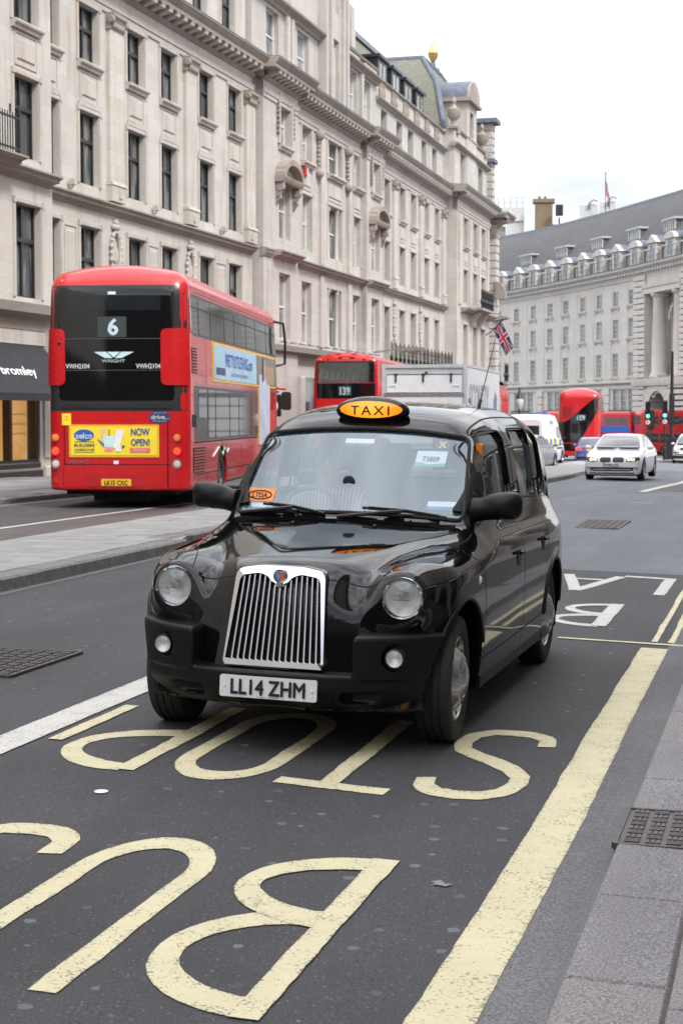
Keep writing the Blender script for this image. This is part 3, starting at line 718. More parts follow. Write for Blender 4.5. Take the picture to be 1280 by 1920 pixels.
m.add(V, [(0, 1, 2, 3), (0, 4, 5, 1), (1, 5, 6, 2), (2, 6, 7, 3), (3, 7, 4, 0)]); m.build('bedding', M['joint'], pave)
MB().add([(*XY(a, b), zg(a, b) + KH - .006) for a in (1.58, 9) for b in (-6, 22)], [(0, 2, 3, 1)]).build('far_paving', M['slab'], pave, fix=False); MB().add([(*XY(a, b), zg(a, b) + KH - .006) for a in (-.3, 1.58) for b in (15.6, 22)], [(0, 2, 3, 1)]).build('far_paving', M['slab'], pave, fix=False)
MB().add([(*XY(a, b), zg(a, b) + KH) for a in (-.6, 9) for b in (22, 60)], [(0, 2, 3, 1)]).build('far_paving', M['slab'], pave, fix=False)

# ---- central island
isl = tag_s(tag(empty('traffic_island', (0, 0, 0)), 'long pale paved island between the two carriageways'))
IR = [(6, -6.97), (18.2, -7.03), (18.21, -7.33), (30, -7.0), (42, -6.4), (47, -6.6), (60, -7.2), (92, -9.0)]
IL = [(6, -9.1), (25, -9.1), (34, -9.1), (60, -9.6), (92, -11.2)]
ir = lambda b: float(np.interp(b, [p[0] for p in IR], [p[1] for p in IR])); il = lambda b: float(np.interp(b, [p[0] for p in IL], [p[1] for p in IL]))
IH = .14
bs_ = list(np.arange(6, 18.2, .915)) + [18.2]
for i, (b0, b1) in enumerate(zip(bs_[:-1], bs_[1:])):
    slab_piece(isl, 'kerb_stone', M['kerb'], ir(b0 + .01) - .30, ir(b0 + .01), b0, b1, IH, .3, .004, .022)
bs_ = [18.21 + .915 * k for k in range(40)]
for b0, b1 in zip(bs_[:-1], bs_[1:]): slab_piece(isl, 'kerb_stone', M['kerb'], ir((b0 + b1) / 2) - .30, ir((b0 + b1) / 2), b0, b1, IH, .3, .004, .022)
for r_ in range(62):
    b0 = 7 + r_ * .45
    L0, R0 = il(b0 + .2), ir(b0 + .2) - .30; n = 3; w = (R0 - L0) / n; sh = (r_ % 2) * .22 * w
    cuts = [L0] + [L0 + w * k + sh for k in range(1, n)] + [R0]
    for a0, a1 in zip(cuts[:-1], cuts[1:]): slab_piece(isl, 'paving_slab', M['islab'], a0, a1, b0, b0 + .45, IH, .2, .006, .004)
m = MB(); bl = list(np.arange(6, 92.1, 1.0)); V = [(*XY(il(b), b), zg(il(b), b) + IH - .015 + (.013 if b > 36 else 0)) for b in bl] + [(*XY(ir(b) - .03, b), zg(ir(b), b) + IH - .015 + (.013 if b > 36 else 0)) for b in bl]; n = len(bl)
m.add(V, [(i, n + i, n + i + 1, i + 1) for i in range(n - 1)])
V = [(*XY(il(b), b), zg(il(b), b) + h_) for h_ in (-.1, IH - .015) for b in bl]; m.add(V, [(i, n + i, n + i + 1, i + 1) for i in range(n - 1)]); 
V = [(*XY(ir(b) - .03, b), zg(ir(b), b) + h_) for h_ in (-.1, IH - .015) for b in bl]; m.add(V, [(i, i + 1, n + i + 1, n + i) for i in range(n - 1)]); m.build('island_bed', M['islab'], isl, fix=False)

# ---- far left pavement
lp = tag_s(tag(empty('pavement', (0, 0, 0)), 'grey pavement along the shop fronts on the far side of the street'))
PL = [(14, -14.1), (33, -14.1), (45, -15.6), (58, -16.9), (100, -18.6), (130, -21)]
pl = lambda b: float(np.interp(b, [p[0] for p in PL], [p[1] for p in PL]))
for k in range(26):
    b0 = 18 + k * .9; slab_piece(lp, 'kerb_stone', M['kerb'], pl(b0) - .3, pl(b0), b0, b0 + .9, .12, .3, .004, .02)
for r_ in range(34):
    b0 = 20 + r_ * .6
    for k in range(7):
        a1 = pl(b0) - .3 - k * .9 - (.45 if r_ % 2 else 0) + .3; a0 = a1 - .9
        slab_piece(lp, 'paving_slab', M['slab' if (k * 3 + r_) % 4 else 'slab2'], a0, min(a1, pl(b0) - .3), b0, b0 + .6, .12, .2, .008, .005)
m = MB(); bl = list(np.arange(14, 130, 1.0)); n = len(bl)
V = [(*XY(-30, b), zg(-30, b) + .105) for b in bl] + [(*XY(pl(b) - .02, b), zg(-15, b) + .105) for b in bl]; m.add(V, [(i, n + i, n + i + 1, i + 1) for i in range(n - 1)])
V = [(*XY(pl(b) - .02, b), zg(-15, b) + h_) for h_ in (-.1, .105) for b in bl]; m.add(V, [(i, i + 1, n + i + 1, n + i) for i in range(n - 1)]); m.build('pavement_bed', M['slab'], lp, fix=False)
# ------------------------------------------------------------------ stone street fronts: local frame x = out to the street, y = along, z = up
class Front:
    def __init__(s, name, label, X, Y, deg, mat, cat='building'):
        s.t = thing(name, label, cat, (X, Y, 0), -R(deg)); s.mat = mat; s.cache = {}
        s.o = Vector((X, Y)); s.d = Vector((math.sin(R(deg)), math.cos(R(deg)))); s.n = Vector((s.d.y, -s.d.x))
    def at(s, u, off=0): return s.o + s.d * u + s.n * off
    def wall(s, u0, u1, z0, z1, ops=(), off=0, depth=.3, mat=None, back=1.2, name='wall'):
        us = sorted({u0, u1, *[q for o in ops for q in o[:2]]}); zs = sorted({z0, z1, *[q for o in ops for q in o[2:4]]})
        us = [u for u in us if u0 <= u <= u1]; zs = [z for z in zs if z0 <= z <= z1]
        m = MB()
        for i in range(len(us) - 1):
            for j in range(len(zs) - 1):
                cu, cz = (us[i] + us[i + 1]) / 2, (zs[j] + zs[j + 1]) / 2
                if any(o[0] < cu < o[1] and o[2] < cz < o[3] for o in ops): continue
                m.add([(off, us[i], zs[j]), (off, us[i + 1], zs[j]), (off, us[i + 1], zs[j + 1]), (off, us[i], zs[j + 1])], [(0, 1, 2, 3)])
        for o in ops:
            a, b, c, d = o[:4]; e = off - depth
            m.add([(off, a, c), (off, b, c), (off, b, d), (off, a, d), (e, a, c), (e, b, c), (e, b, d), (e, a, d)], [(0, 4, 5, 1), (1, 5, 6, 2), (2, 6, 7, 3), (3, 7, 4, 0)])
        e = off - back
        m.add([(off, u0, z0), (off, u1, z0), (off, u1, z1), (off, u0, z1), (e, u0, z0), (e, u1, z0), (e, u1, z1), (e, u0, z1)], [(1, 5, 6, 2), (2, 6, 7, 3), (3, 7, 4, 0)])
        return m.build(name, mat or s.mat, s.t, fix=False)
    def prof(s, P, u0, u1, name, mat=None, ret=True):
        """moulding: outline (out, z) run along the front"""
        return MB().extr(P, u0, u1, 'xz').build(name, mat or M['trim'], s.t)
    def window(s, u0, u1, z0, z1, off=0, depth=.3, style='A', paneM='pane', label=None):
        w, h = round(u1 - u0, 2), round(z1 - z0, 2); key = (w, h, style)
        if key not in s.cache:
            fr = .07 if style != 'W' else .06; m = MB(); mat = M['bronze'] if style == 'A' else M['sash']
            def bar(y0, y1, za, zb, x=.05): m.bbox(-.06, x, y0, y1, za, zb, .012)
            bar(-w / 2, w / 2, 0, fr); bar(-w / 2, w / 2, h - fr, h); m.extr([(-.06, -w / 2), (.05, -w / 2), (.05, -w / 2 + fr), (-.06, -w / 2 + fr)], fr, h - fr, 'xy'); m.extr([(-.06, w / 2 - fr), (.05, w / 2 - fr), (.05, w / 2), (-.06, w / 2)], fr, h - fr, 'xy')
            if style == 'A':
                zt = h * .62; bar(-w / 2 + fr, w / 2 - fr, zt - .06, zt + .06, .075); m.extr([(-.06, -.04), (.06, -.04), (.06, .04), (-.06, .04)], fr, zt - .06, 'xy'); m.extr([(-.06, -.04), (.06, -.04), (.06, .04), (-.06, .04)], zt + .06, h - fr, 'xy')
            elif style == 'W':   # tall sash
                zt = h * .5; bar(-w / 2 + fr, w / 2 - fr, zt - .04, zt + .04, .03)
            else:                # small panes, 3 x n
                nx, nz = style[1], style[2]
                for k in range(1, nx): y = -w / 2 + w * k / nx; m.box(-.03, .03, y - .03, y + .03, fr, h - fr)
                for k in range(1, nz): z = h * k / nz; m.box(-.028, .028, -w / 2 + fr, w / 2 - fr, z - .03, z + .03)
            fm = m.fix(m.mesh('window', mat))
            p = MB().add([(-.02, -w / 2 + .02, .02), (-.02, w / 2 - .02, .02), (-.02, w / 2 - .02, h - .02), (-.02, -w / 2 + .02, h - .02), (-.035, -w / 2 + .02, .02), (-.035, w / 2 - .02, .02), (-.035, w / 2 - .02, h - .02), (-.035, -w / 2 + .02, h - .02)], [(0, 1, 2, 3), (7, 6, 5, 4)])
            s.cache[key] = (fm, p.mesh('pane', M[paneM]))
        fm, pm = s.cache[key]; o = link('window', fm, s.t, (off - depth + .06, (u0 + u1) / 2, z0)); link('pane', pm, o)
        # dark room behind is closed by the pane itself
        return o
    def sill(s, u0, u1, z, off=0, out=.2, h=.22, over=.1, name='sill'):
        key = ('sill', round(u1 - u0, 2), out, h)
        if key not in s.cache:
            w = (u1 - u0) / 2 + over
            m = MB().extr([(-.05, -h), (out * .5, -h), (out * .62, -h * .55), (out * .9, -h * .5), (out, -h * .38), (out, -.03), (out - .03, 0), (-.05, 0)], -w, w, 'xz'); s.cache[key] = m.fix(m.mesh('sill', M['trim']))
        return link(name, s.cache[key], s.t, (off, (u0 + u1) / 2, z))
    def surround(s, u0, u1, z0, z1, off=0, w=.14, out=.05, foot=True):
        m = MB()
        m.bbox(off - .02, off + out, u0 - w, u1 + w, z1 + .003, z1 + w, .015)
        for a, b in ((u0 - w, u0 - .003), (u1 + .003, u1 + w)): m.extr([(off - .02, a), (off + out, a + .012), (off + out, b - .012), (off - .02, b)], z0, z1 + .002, 'xy')
        for a, b in ((u0 - w * 1.02, u0 - .02), (u1 + .02, u1 + w * 1.02)): m.box(off, off + out + .03, a, b, z1 - .02, z1 + w * 1.02)
        return m.build('window_surround', M['trim'], s.t)
    def panel(s, u0, u1, z0, z1, off=0, r=.05):
        key = ('panel', round(u1 - u0, 2), round(z1 - z0, 2))
        if key not in s.cache:
            w, h = (u1 - u0) / 2, z1 - z0; b = .05
            V = [(-.01, -w, 0), (-.01, w, 0), (-.01, w, h), (-.01, -w, h), (.045, -w + b, b), (.045, w - b, b), (.045, w - b, h - b), (.045, -w + b, h - b)]
            m = MB().add(V, [(4, 5, 6, 7), (0, 1, 5, 4), (1, 2, 6, 5), (2, 3, 7, 6), (3, 0, 4, 7)])
            W_, H_, q = w + .12, .12, .03
            for za, zb in ((-.15, -.12), (h + .12, h + .15)): m.box(-.01, .03, -W_, W_, za, zb)
            m.box(-.01, .028, -W_, -W_ + .03, -.12, h + .12); m.box(-.01, .028, W_ - .03, W_, -.12, h + .12)
            s.cache[key] = m.mesh('panel', M['trim'])
        return link('panel', s.cache[key], s.t, (off, (u0 + u1) / 2, z0))
    def pilaster(s, u0, u1, z0, z1, off=0, out=.16):
        p = MB(); w = u1 - u0
        p.extr([(off - .02, u0), (off + out - .04, u0), (off + out, u0 + .04), (off + out, u1 - .04), (off + out - .04, u1), (off - .02, u1)], z0 + .62, z1 - .5, 'xy')
        o = p.build('pilaster', s.mat, s.t)
        b = MB().box(off - .02, off + out + .05, u0 - .05, u1 + .05, z0, z0 + .5); b.extr([(off, z0 + .5), (off + out + .08, z0 + .5), (off + out + .07, z0 + .56), (off + out + .02, z0 + .62), (off, z0 + .62)], u0 - .07, u1 + .07, 'xz'); b.build('base', M['trim'], o)
        c = MB()
        c.extr([(off, z1 - .5), (off + out + .02, z1 - .5), (off + out + .03, z1 - .3), (off + out + .12, z1 - .12), (off + out + .15, z1 - .12), (off + out + .15, z1), (off, z1)], u0 - .06, u1 + .06, 'xz')
        for y in (u0 - .04, u1 + .04):   # volutes
            c.lathe([(.001, -.08), (.10, -.08), (.13, -.04), (.13, .04), (.10, .08), (.001, .08)], 12, 'y', (off + out + .05, y, z1 - .22))
        for k in range(5): y = u0 + (k + .5) * w / 5; c.sphere((off + out + .04, y, z1 - .38), .075, 5, 0, 1.5)
        c.build('capital', M['dirty'], o); return o
    def brackets(s, u0, u1, step, z, h, d, off=0, w=.22):
        key = ('br', h, d, w)
        if key not in s.cache:
            P = [(0, 0), (d * .25, 0), (d * .45, h * .22), (d * .8, h * .38), (d * .97, h * .42), (d, h * .6), (d, h), (0, h)]
            m = MB().extr(P, -w / 2, w / 2, 'xz'); m.box(0, d + .02, -w / 2 - .03, w / 2 + .03, h * .86, h); s.cache[key] = m.fix(m.mesh('cornice_bracket', M['trim']))
        n = max(1, int(round((u1 - u0) / step)))
        for k in range(n): link('cornice_bracket', s.cache[key], s.t, (off, u0 + (k + .5) * (u1 - u0) / n, z))
    def cornice(s, u0, u1, off=0, z=14.35, out=.8, step=.66, ret=0.0, k=1.0):
        """full entablature: architrave, frieze, bracketed crown"""
        T = M['trim']
        s.prof([(off - .3, z), (off + .05, z), (off + .06, z + .16), (off + .10, z + .17), (off + .11, z + .29), (off + .16, z + .36), (off + .02, z + .38), (off - .3, z + .38)], u0, u1, 'architrave')
        s.prof([(off - .3, z + .38), (off + .02, z + .38), (off + .02, z + .66), (off - .3, z + .66)], u0, u1, 'frieze', s.mat)
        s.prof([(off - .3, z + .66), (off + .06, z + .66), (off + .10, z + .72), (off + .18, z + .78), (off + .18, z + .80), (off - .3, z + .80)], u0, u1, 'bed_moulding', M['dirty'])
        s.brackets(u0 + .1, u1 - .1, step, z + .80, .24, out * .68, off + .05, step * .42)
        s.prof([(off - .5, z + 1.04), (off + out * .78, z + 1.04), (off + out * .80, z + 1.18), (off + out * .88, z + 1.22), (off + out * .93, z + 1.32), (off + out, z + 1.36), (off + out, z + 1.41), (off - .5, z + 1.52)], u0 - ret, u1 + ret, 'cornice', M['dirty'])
        s.prof([(off - .5, z + 1.523), (off + out + .015, z + 1.412), (off + out + .015, z + 1.435), (off - .5, z + 1.55)], u0 - ret, u1 + ret, 'lead_flashing', M['lead'])
    def ledge(s, u0, u1, z=8.08, off=0, out=.34, name='ledge'):
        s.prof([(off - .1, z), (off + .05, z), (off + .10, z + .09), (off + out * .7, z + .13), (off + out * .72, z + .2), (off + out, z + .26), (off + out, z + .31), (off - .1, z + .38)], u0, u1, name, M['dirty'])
    def cartouche(s, u, z0, z1, off=0, w=.32):
        m = MB(); zc, hh = (z0 + z1) / 2 - .1, (z1 - z0) * .32
        ring = [(off + .05, u + w * math.cos(a), zc + hh * math.sin(a)) for a in np.linspace(0, 2 * math.pi, 20, endpoint=False)]
        m.tube(ring, .065, 6, close=True)
        for i, p in enumerate(ring): m.sphere((p[0] + .03, p[1] * 1.0 + (p[1] - u) * .18, p[2]), .055 + .02 * (i % 2), 4)
        m.lathe([(.001, .07), (w * .8, .05)], 16, 'x', (off, u, zc)); 
        for dz, r_ in ((hh + .15, .13), (hh + .3, .11), (-hh - .12, .11), (-hh - .25, .09), (-hh - .37, .06)): m.sphere((off + .07, u, zc + dz), r_, 5)
        m.sphere((off + .06, u - .16, zc + hh + .16), .10, 5); m.sphere((off + .06, u + .16, zc + hh + .16), .10, 5)
        me = m.mesh('cartouche', M['trim']); 
        for v in me.vertices: pass
        return link('cartouche', m.fix(me), s.t)
    def hood(s, u0, u1, z, off=0):
        """segmental pediment on scrolled brackets over a window"""
        c, w = (u0 + u1) / 2, (u1 - u0) / 2 + .42; m = MB(); d = .46
        m.extr([(off, z), (off + d * .75, z), (off + d, z + .16), (off + d, z + .22), (off, z + .22)], c - w, c + w, 'xz')
        A = [(c + (w - .02) * math.cos(t), z + .222 + .78 * math.sin(t)) for t in np.linspace(0, math.pi, 15)]; B = [(c + (w - .22) * math.cos(t), z + .222 + .55 * math.sin(t)) for t in np.linspace(math.pi, 0, 15)]
        for i in range(14):
            q = [A[i], A[i + 1], B[13 - i], B[14 - i]]; m.extr(q, off, off + d, 'yz')
        m.extr([(c + (w - .2) * math.cos(t), z + .222 + .53 * math.sin(t)) for t in np.linspace(0, math.pi, 12)], off - .02, off + .12, 'yz')
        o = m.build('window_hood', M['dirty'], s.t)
        for y in (u0 - .22, u1 + .22):
            k = MB().lathe([(.001, -.13), (.16, -.13), (.19, 0), (.16, .13), (.001, .13)], 12, 'y', (off + .2, y, z - .2)); k.lathe([(.001, -.1), (.10, -.1), (.12, 0), (.10, .1), (.001, .1)], 10, 'y', (off + .14, y, z - .62))
            k.extr([(off, z - .9), (off + .08, z - .85), (off + .2, z - .55), (off + .32, z - .25), (off + .36, z), (off, z)], y - .1, y + .1, 'xz')
            k.build('scroll_bracket', M['dirty'], s.t)
        return o
def extr_yz(): pass
_ex = MB.extr
def _extr(s, P, t0, t1, plane='xz', mi=0, smooth=False):
    if plane != 'yz': return _ex(s, P, t0, t1, plane, mi, smooth)
    n = len(P); V = [(t0, p[0], p[1]) for p in P] + [(t1, p[0], p[1]) for p in P]
    s.add(V, [(i, (i + 1) % n, n + (i + 1) % n, n + i) for i in range(n)] + [tuple(range(n - 1, -1, -1)), tuple(range(n, 2 * n))], mi, smooth); return s
MB.extr = _extr

def floodlight(fr, u, z, off):
    m = MB().box(off + .02, off + .2, u - .1, u + .1, z, z + .15); m.box(off + .06, off + .16, u - .08, u + .08, z + .15, z + .18); m.tube([(off + .05, u, z - .12), (off + .12, u, z)], .03, 6); m.build('floodlight', M['trim'], fr.t)

# ======================= block A: the nearest front
A = Front('stone_building', 'pale stone building with dark bronze windows and a black shop awning at the left edge', -8.657, 44.36 + .143, 16.6, M['stoneA'])
A.o = Vector((-8.8, 44.5)) - A.n * .5; A.t.location = (A.o.x, A.o.y, 0)
colsA = [(1.9, 3.3), (4.65, 6.05), (8.18, 9.58), (10.94, 12.34), (14.45, 15.85), (17.4, 18.8)]
rowsA = [(4.95, 7.53), (8.81, 11.0), (12.49, 14.22)]
ops = [(a, b, z0, z1) for a, b in colsA for z0, z1 in rowsA] + [(2.2, 19.4, .3, 3.9)]
A.wall(1.0, 20.1, -1.5, 15.9, ops)
for a, b in colsA:
    for i, (z0, z1) in enumerate(rowsA):
        A.window(a, b, z0, z1, style='A'); A.surround(a, b, z0 if i else z0, z1)
    A.sill(a, b, 12.488); A.panel(a + .2, b - .2, 11.45, 12.05)
    m = MB().box(-.02, .06, a - .04, b + .04, 11.142, 11.28); m.build('lintel_band', M['trim'], A.t)
for u in (6.65, 13.0, 19.2): A.pilaster(u, u + .95, 8.5, 14.35)
for u in (7.12, 13.47): A.cartouche(u, 5.9, 8.05)
for a, b in ((3.5, 4.45), (9.78, 10.74), (16.05, 17.2)): A.panel(a + .2, b - .2, 5.3, 7.3)
A.cornice(1.0, 20.1, ret=0); A.ledge(1.2, 20.0)
for u in (3.9, 7.2, 10.2, 13.5, 16.6, 19.5): floodlight(A, u, 8.62, .05)
A.prof([(-.1, 4.0), (.08, 4.0), (.12, 4.35), (.4, 4.5), (.45, 4.72), (-.1, 4.8)], 1.0, 20.1, 'shop_cornice', M['dirty'])
m = MB().box(-.34, -.3, 2.2, 19.4, .3, 3.9); m.build('shop_glass', M['carglass'], A.t)
at = [(14.45, 15.85), (17.4, 18.8), (10.94, 12.34), (8.18, 9.58)]
A.wall(1.0, 20.1, 15.9, 20.6, [(a, b, 16.2, 18.2) for a, b in at], off=-.25)
for a, b in at: A.window(a, b, 16.2, 18.2, off=-.25, style='A'); A.surround(a, b, 16.2, 18.2, off=-.25)
# the projecting bay at the left edge
A.wall(-6, 1.85, -1.5, 15.9, [(-.4, 1.1, 5.0, 7.57), (-.4, 1.05, 8.85, 11.05), (-.4, 1.05, 12.49, 14.25), (-5, .95, .25, 3.7)], off=.5)
for z0, z1, b in ((5.0, 7.57, 1.1), (8.85, 11.05, 1.05), (12.49, 14.25, 1.05)):
    A.window(-.4, b, z0, z1, off=.5, style='A'); A.surround(-.4, b, z0, z1, off=.5)
A.sill(-.4, 1.05, 12.488, off=.5); A.panel(-.2, .85, 11.45, 12.05, off=.5); A.cornice(-6, 1.85, off=.5)
A.ledge(-6, 1.75, 8.2, .5, .42); A.ledge(-6, -.95, 8.35, .5, .75, 'balcony_slab')
m = MB()
for k in range(16): m.tube([(1.05, -1.2 - k * .14, 8.72), (1.05, -1.2 - k * .14, 9.75)], .018, 6)
m.box(1.02, 1.08, -3.5, -1.15, 9.6, 9.65); m.box(1.02, 1.08, -3.5, -1.15, 8.8, 8.84)
for k in (0, 3): m.tube([(1.05, -1.2 - k * .14, 9.75), (1.05, -1.2 - k * .14, 9.95)], .03, 6)
m.build('balcony_railing', M['iron'], A.t)
A.prof([(.4, 4.1), (.58, 4.1), (.62, 4.4), (.9, 4.55), (.95, 4.8), (.4, 4.9)], -6, 1.85, 'shop_cornice', M['dirty'])
A.prof([(.4, 3.7), (.56, 3.7), (.56, 4.1), (.4, 4.1)], -6, 1.85, 'shop_fascia', M['stoneA'])
m = MB().extr([(.5, 3.4), (.62, 3.4), (.75, 3.75), (.78, 4.1), (.5, 4.1)], 1.2, 1.55, 'xz'); m.build('console_bracket', M['trim'], A.t)
m = MB(); m.bbox(.3, .55, 1.15, 1.85, .5, 3.3, .04); m.bbox(.3, .6, 1.1, 1.88, -.8, .3, .04); m.build('pier', M['trim'], A.t)
# shop window under the awning
m = MB()
for y in (.80, -.72, -2.3): m.box(.22, .45, y, y + .13, .2, 3.0)
m.box(.22, .44, -5, .93, .42, .5); m.box(.22, .44, -5, .93, 2.75, 3.0); m.build('shop_frame', M['brown'], A.t)
m = MB().bbox(.2, .56, -5, 1.0, -.9, .24, .05); m.bbox(.2, .5, -5, 1.0, .24, .42, .03); m.build('stall_riser', M['brown'], A.t)
warm = bpy.data.materials.new('lit_display'); warm.use_nodes = True
_nt = warm.node_tree; _b = _nt.nodes['Principled BSDF']; _v = objvec(_nt)
_c = ramp(_nt, noise(_nt, _v, .5, 3), .3, (.70, .33, .07, 1), .7, (.85, .50, .15, 1)); _nt.links.new(_c, _b.inputs['Base Color']); _nt.links.new(_c, _b.inputs['Emission Color']); _b.inputs['Emission Strength'].default_value = .28
m = MB().box(.08, .12, -5, .9, .3, 3.2); m.build('display_board', warm, A.t)
MB().add([(.30, -5, .45), (.30, .9, .45), (.30, .9, 2.8), (.30, -5, 2.8)], [(0, 1, 2, 3)]).build('shop_glass', M['lamp'], A.t, fix=False)
for k in range(3):
    o = text_mb('Russell & Bromley', .075, .85).build('shop_lettering', M['ink'], A.t, (.325, .02, 1.78 - k * .27), (0, 0, R(90)), fix=False)
aw = MB(); P0, P1 = (.52, 3.72), (1.85, 2.32)
aw.extr([P0, P1, (P1[0], P1[1] - .02), (P0[0], P0[1] - .03)], -6, 1.02, 'xz')
aw.extr([(P1[0] - .012, P1[1] - .2), (P1[0] + .004, P1[1] - .2), (P1[0] + .004, P1[1] - .01), (P1[0] - .012, P1[1] - .01)], -6, 1.02, 'xz')
aw.extr([(.52, 3.7), (1.84, 2.31), (1.84, 2.14), (.52, 3.2)], 1.0, 1.018, 'xz')
awo = aw.build('awning', M['awning'], A.t)
ang = math.atan2(P1[1] - P0[1], P1[0] - P0[0])
tl = text_mb('bromley', .34, 2.0, .012, .28); tlm = tl.mesh('shop_lettering', M['wht'])
o = link('shop_lettering', tlm, awo, (1.30, -1.85, 2.93)); o.rotation_euler = (R(-43.5), 0, R(90)); 

# ======================= block B
B = Front('stone_building', 'stone building with arched window hoods and white sashes beside the bronze windowed block', -3.537, 63.905, 16, M['stoneB'])
pav = [(2.27, 3.75)]; rec = [(6.55, 8.0), (10.5, 12.85), (14.85, 16.2)]; pv2 = [(17.24, 18.75)]
rB = [(4.9, 7.6), (9.0, 11.38), (12.8, 14.6)]
def stack(F, cols, rows, off, style, u0, u1, ztop, depth=.34, extra=(), skip=()):
    F.wall(u0, u1, -2, ztop, [(a, b, z0, z1) for a, b in cols for z0, z1 in rows] + list(extra), off=off, depth=depth)
    for a, b in cols:
        for z0, z1 in rows: F.window(a, b, z0, z1, off=off, depth=depth, style=style, paneM='paneW' if style == 'W' else 'pane')
stack(B, pav, rB, .38, 'W', .3, 4.75, 15.9); stack(B, rec, rB, 0, 'W', 4.75, 16.3, 15.9); stack(B, pv2, rB, .3, 'W', 16.3, 19.5, 15.9)
for a, b in pav + pv2:
    off = .38 if a < 5 else .3
    B.surround(a, b, 12.8, 14.6, off=off, w=.2, out=.1); B.sill(a, b, 12.79, off=off); B.hood(a - .15, b + .15, 11.2, off=off)
    m = MB()
    for y in (a - .28, b + .28):
        for k in range(7): m.box(off + .02, off + .13, y - .06, y + .06, 13.2 + k * .2, 13.32 + k * .2)
    m.build('garland', M['dirty'], B.t)
for a, b in rec:
    B.sill(a, b, 12.79, out=.26); B.panel(a + .15, b - .15, 11.75, 12.4); B.surround(a, b, 12.8, 14.6, w=.16)
    B.surround(a, b, 9.0, 11.38, w=.12)
# little columns inside the wide middle window
for z0, z1 in rB:
    for y in (10.95, 12.4): m = MB().lathe([(.12, z0), (.12, z0 + .1), (.09, z0 + .14), (.085, z1 - .3), (.13, z1 - .2), (.15, z1 - .12), (.15, z1)], 10, 'z', (-.14, y, 0)); m.build('column', M['trim'], B.t)
for y in (8.85, 13.6):
    m = MB()
    m.sphere((.12, y, 14.25), .26, 6); m.sphere((.22, y, 14.32), .15, 6); m.sphere((.12, y, 12.55), .22, 6)
    for k in range(7): m.sphere((.08, y + .03 * (k % 2), 12.75 + k * .2), .11, 4)
    m.build('garland', M['dirty'], B.t)
B.cornice(.3, 4.75, off=.38, ret=.45, out=.85, step=.56); B.cornice(5.2, 15.9, out=.85, step=.56); B.cornice(16.3, 19.5, off=.3, ret=.4, out=.85, step=.56)
B.ledge(.25, 1.2, 8.1, .38, .2); B.ledge(1.4, 4.4, 8.1, .38, .5); B.ledge(4.8, 16.3, 8.1, 0, .42); B.ledge(16.3, 19.5, 8.1, .3, .42)
for u in (5.2, 9.1, 13.7): 
    m = MB().bbox(-.02, .14, u, u + .55, 8.5, 14.35, .03); m.build('pier', M['stoneB'], B.t)
    m = MB().bbox(-.02, .12, u, u + .55, 4.8, 8.05, .03); m.build('pier', M['stoneB'], B.t)
B.prof([(-.1, 3.9), (.2, 3.9), (.25, 4.25), (.6, 4.4), (.65, 4.62), (-.1, 4.75)], .3, 19.5, 'shop_cornice', M['dirty'])
B.prof([(-.2, 3.4), (.18, 3.4), (.18, 3.9), (-.2, 3.9)], .3, 19.5, 'shop_fascia', M['stoneB'])
m = MB().box(.1, .35, .8, 18.9, -1.5, 3.38); m.build('shop_glass', M['carglass'], B.t)
for y in (.4, 4.7, 9.2, 13.8, 18.6): m = MB().bbox(.1, .55, y, y + .6, -1.5, 3.4, .04); m.build('pier', M['trim'], B.t)
for k in range(13): MB().bbox(.5, .68, 2 + k * 1.25, 2.5 + k * 1.25, 4.72, 4.80, .02).build('floodlight', M['alloy'], B.t)
# attic of B
aB = [(2.1, 3.7), (6.3, 7.9)]; aB2 = [(14.6, 15.9), (17.2, 18.4)]
B.wall(.3, 9.4, 15.9, 20.6, [(a, b, 16.3, 18.35) for a, b in aB], off=-.1); B.wall(13.2, 19.6, 15.9, 19.2, [(a, b, 16.3, 18.4) for a, b in aB2], off=-.1)
B.wall(9.4, 13.2, 15.9, 24.5, [(10.9, 11.9, 15.95, 19.0), (10.9, 11.9, 20.2, 23.0)], off=.15)
for a, b in aB: B.window(a, b, 16.3, 18.35, off=-.1, style='W', paneM='paneW')
for a, b in aB2: B.window(a, b, 16.3, 18.4, off=-.1, style='W', paneM='paneW')
for z0, z1 in ((15.95, 19.0), (20.2, 23.0)): B.window(10.9, 11.9, z0, z1, off=.15, style='W', paneM='paneW')
for u0, u1 in ((.3, 9.4), (13.2, 19.6)):
    B.prof([(-.2, 18.5), (.0, 18.5), (.06, 18.62), (.3, 18.72), (.32, 18.8), (-.2, 18.86)], u0, u1, 'attic_cornice', M['dirty'])
for u in (4.4, 5.0, 16.2): m = MB().bbox(-.12, .08, u, u + .4, 16.0, 18.5, .03); m.build('pier', M['stoneB'], B.t)
for u in (9.4, 10.2, 12.2, 12.9): m = MB().bbox(.13, .3, u, u + .3, 15.95, 24.4, .03); m.build('pier', M['stoneB'], B.t)
B.prof([(-.2, 19.2), (.05, 19.2), (.1, 19.3), (-.2, 19.35)], 13.2, 19.6, 'parapet_coping', M['dirty'])
for u in (13.6, 16.9): m = MB().box(-.15, .02, u, u + 2.4, 18.9, 19.15); m.build('parapet_panel', M['trim'], B.t)
m = MB().add([(-.6, 13.2, 19.3), (-.6, 19.6, 19.3), (-2.2, 19.6, 22.4), (-2.2, 13.2, 22.4)], [(0, 1, 2, 3)]); m.add([(-.6, 19.6, 19.3), (-2.2, 19.6, 22.4), (-2.2, 19.6, 19.3)], [(0, 1, 2)]); m.build('roof', M['slate'], B.t, fix=False)
ch = MB().bbox(-3.4, -1.6, 13.3, 15.6, 19, 26.5, .05); ch.box(-3.5, -1.5, 13.2, 15.7, 24.6, 24.9); ch.build('chimney', M['stoneB'], B.t)
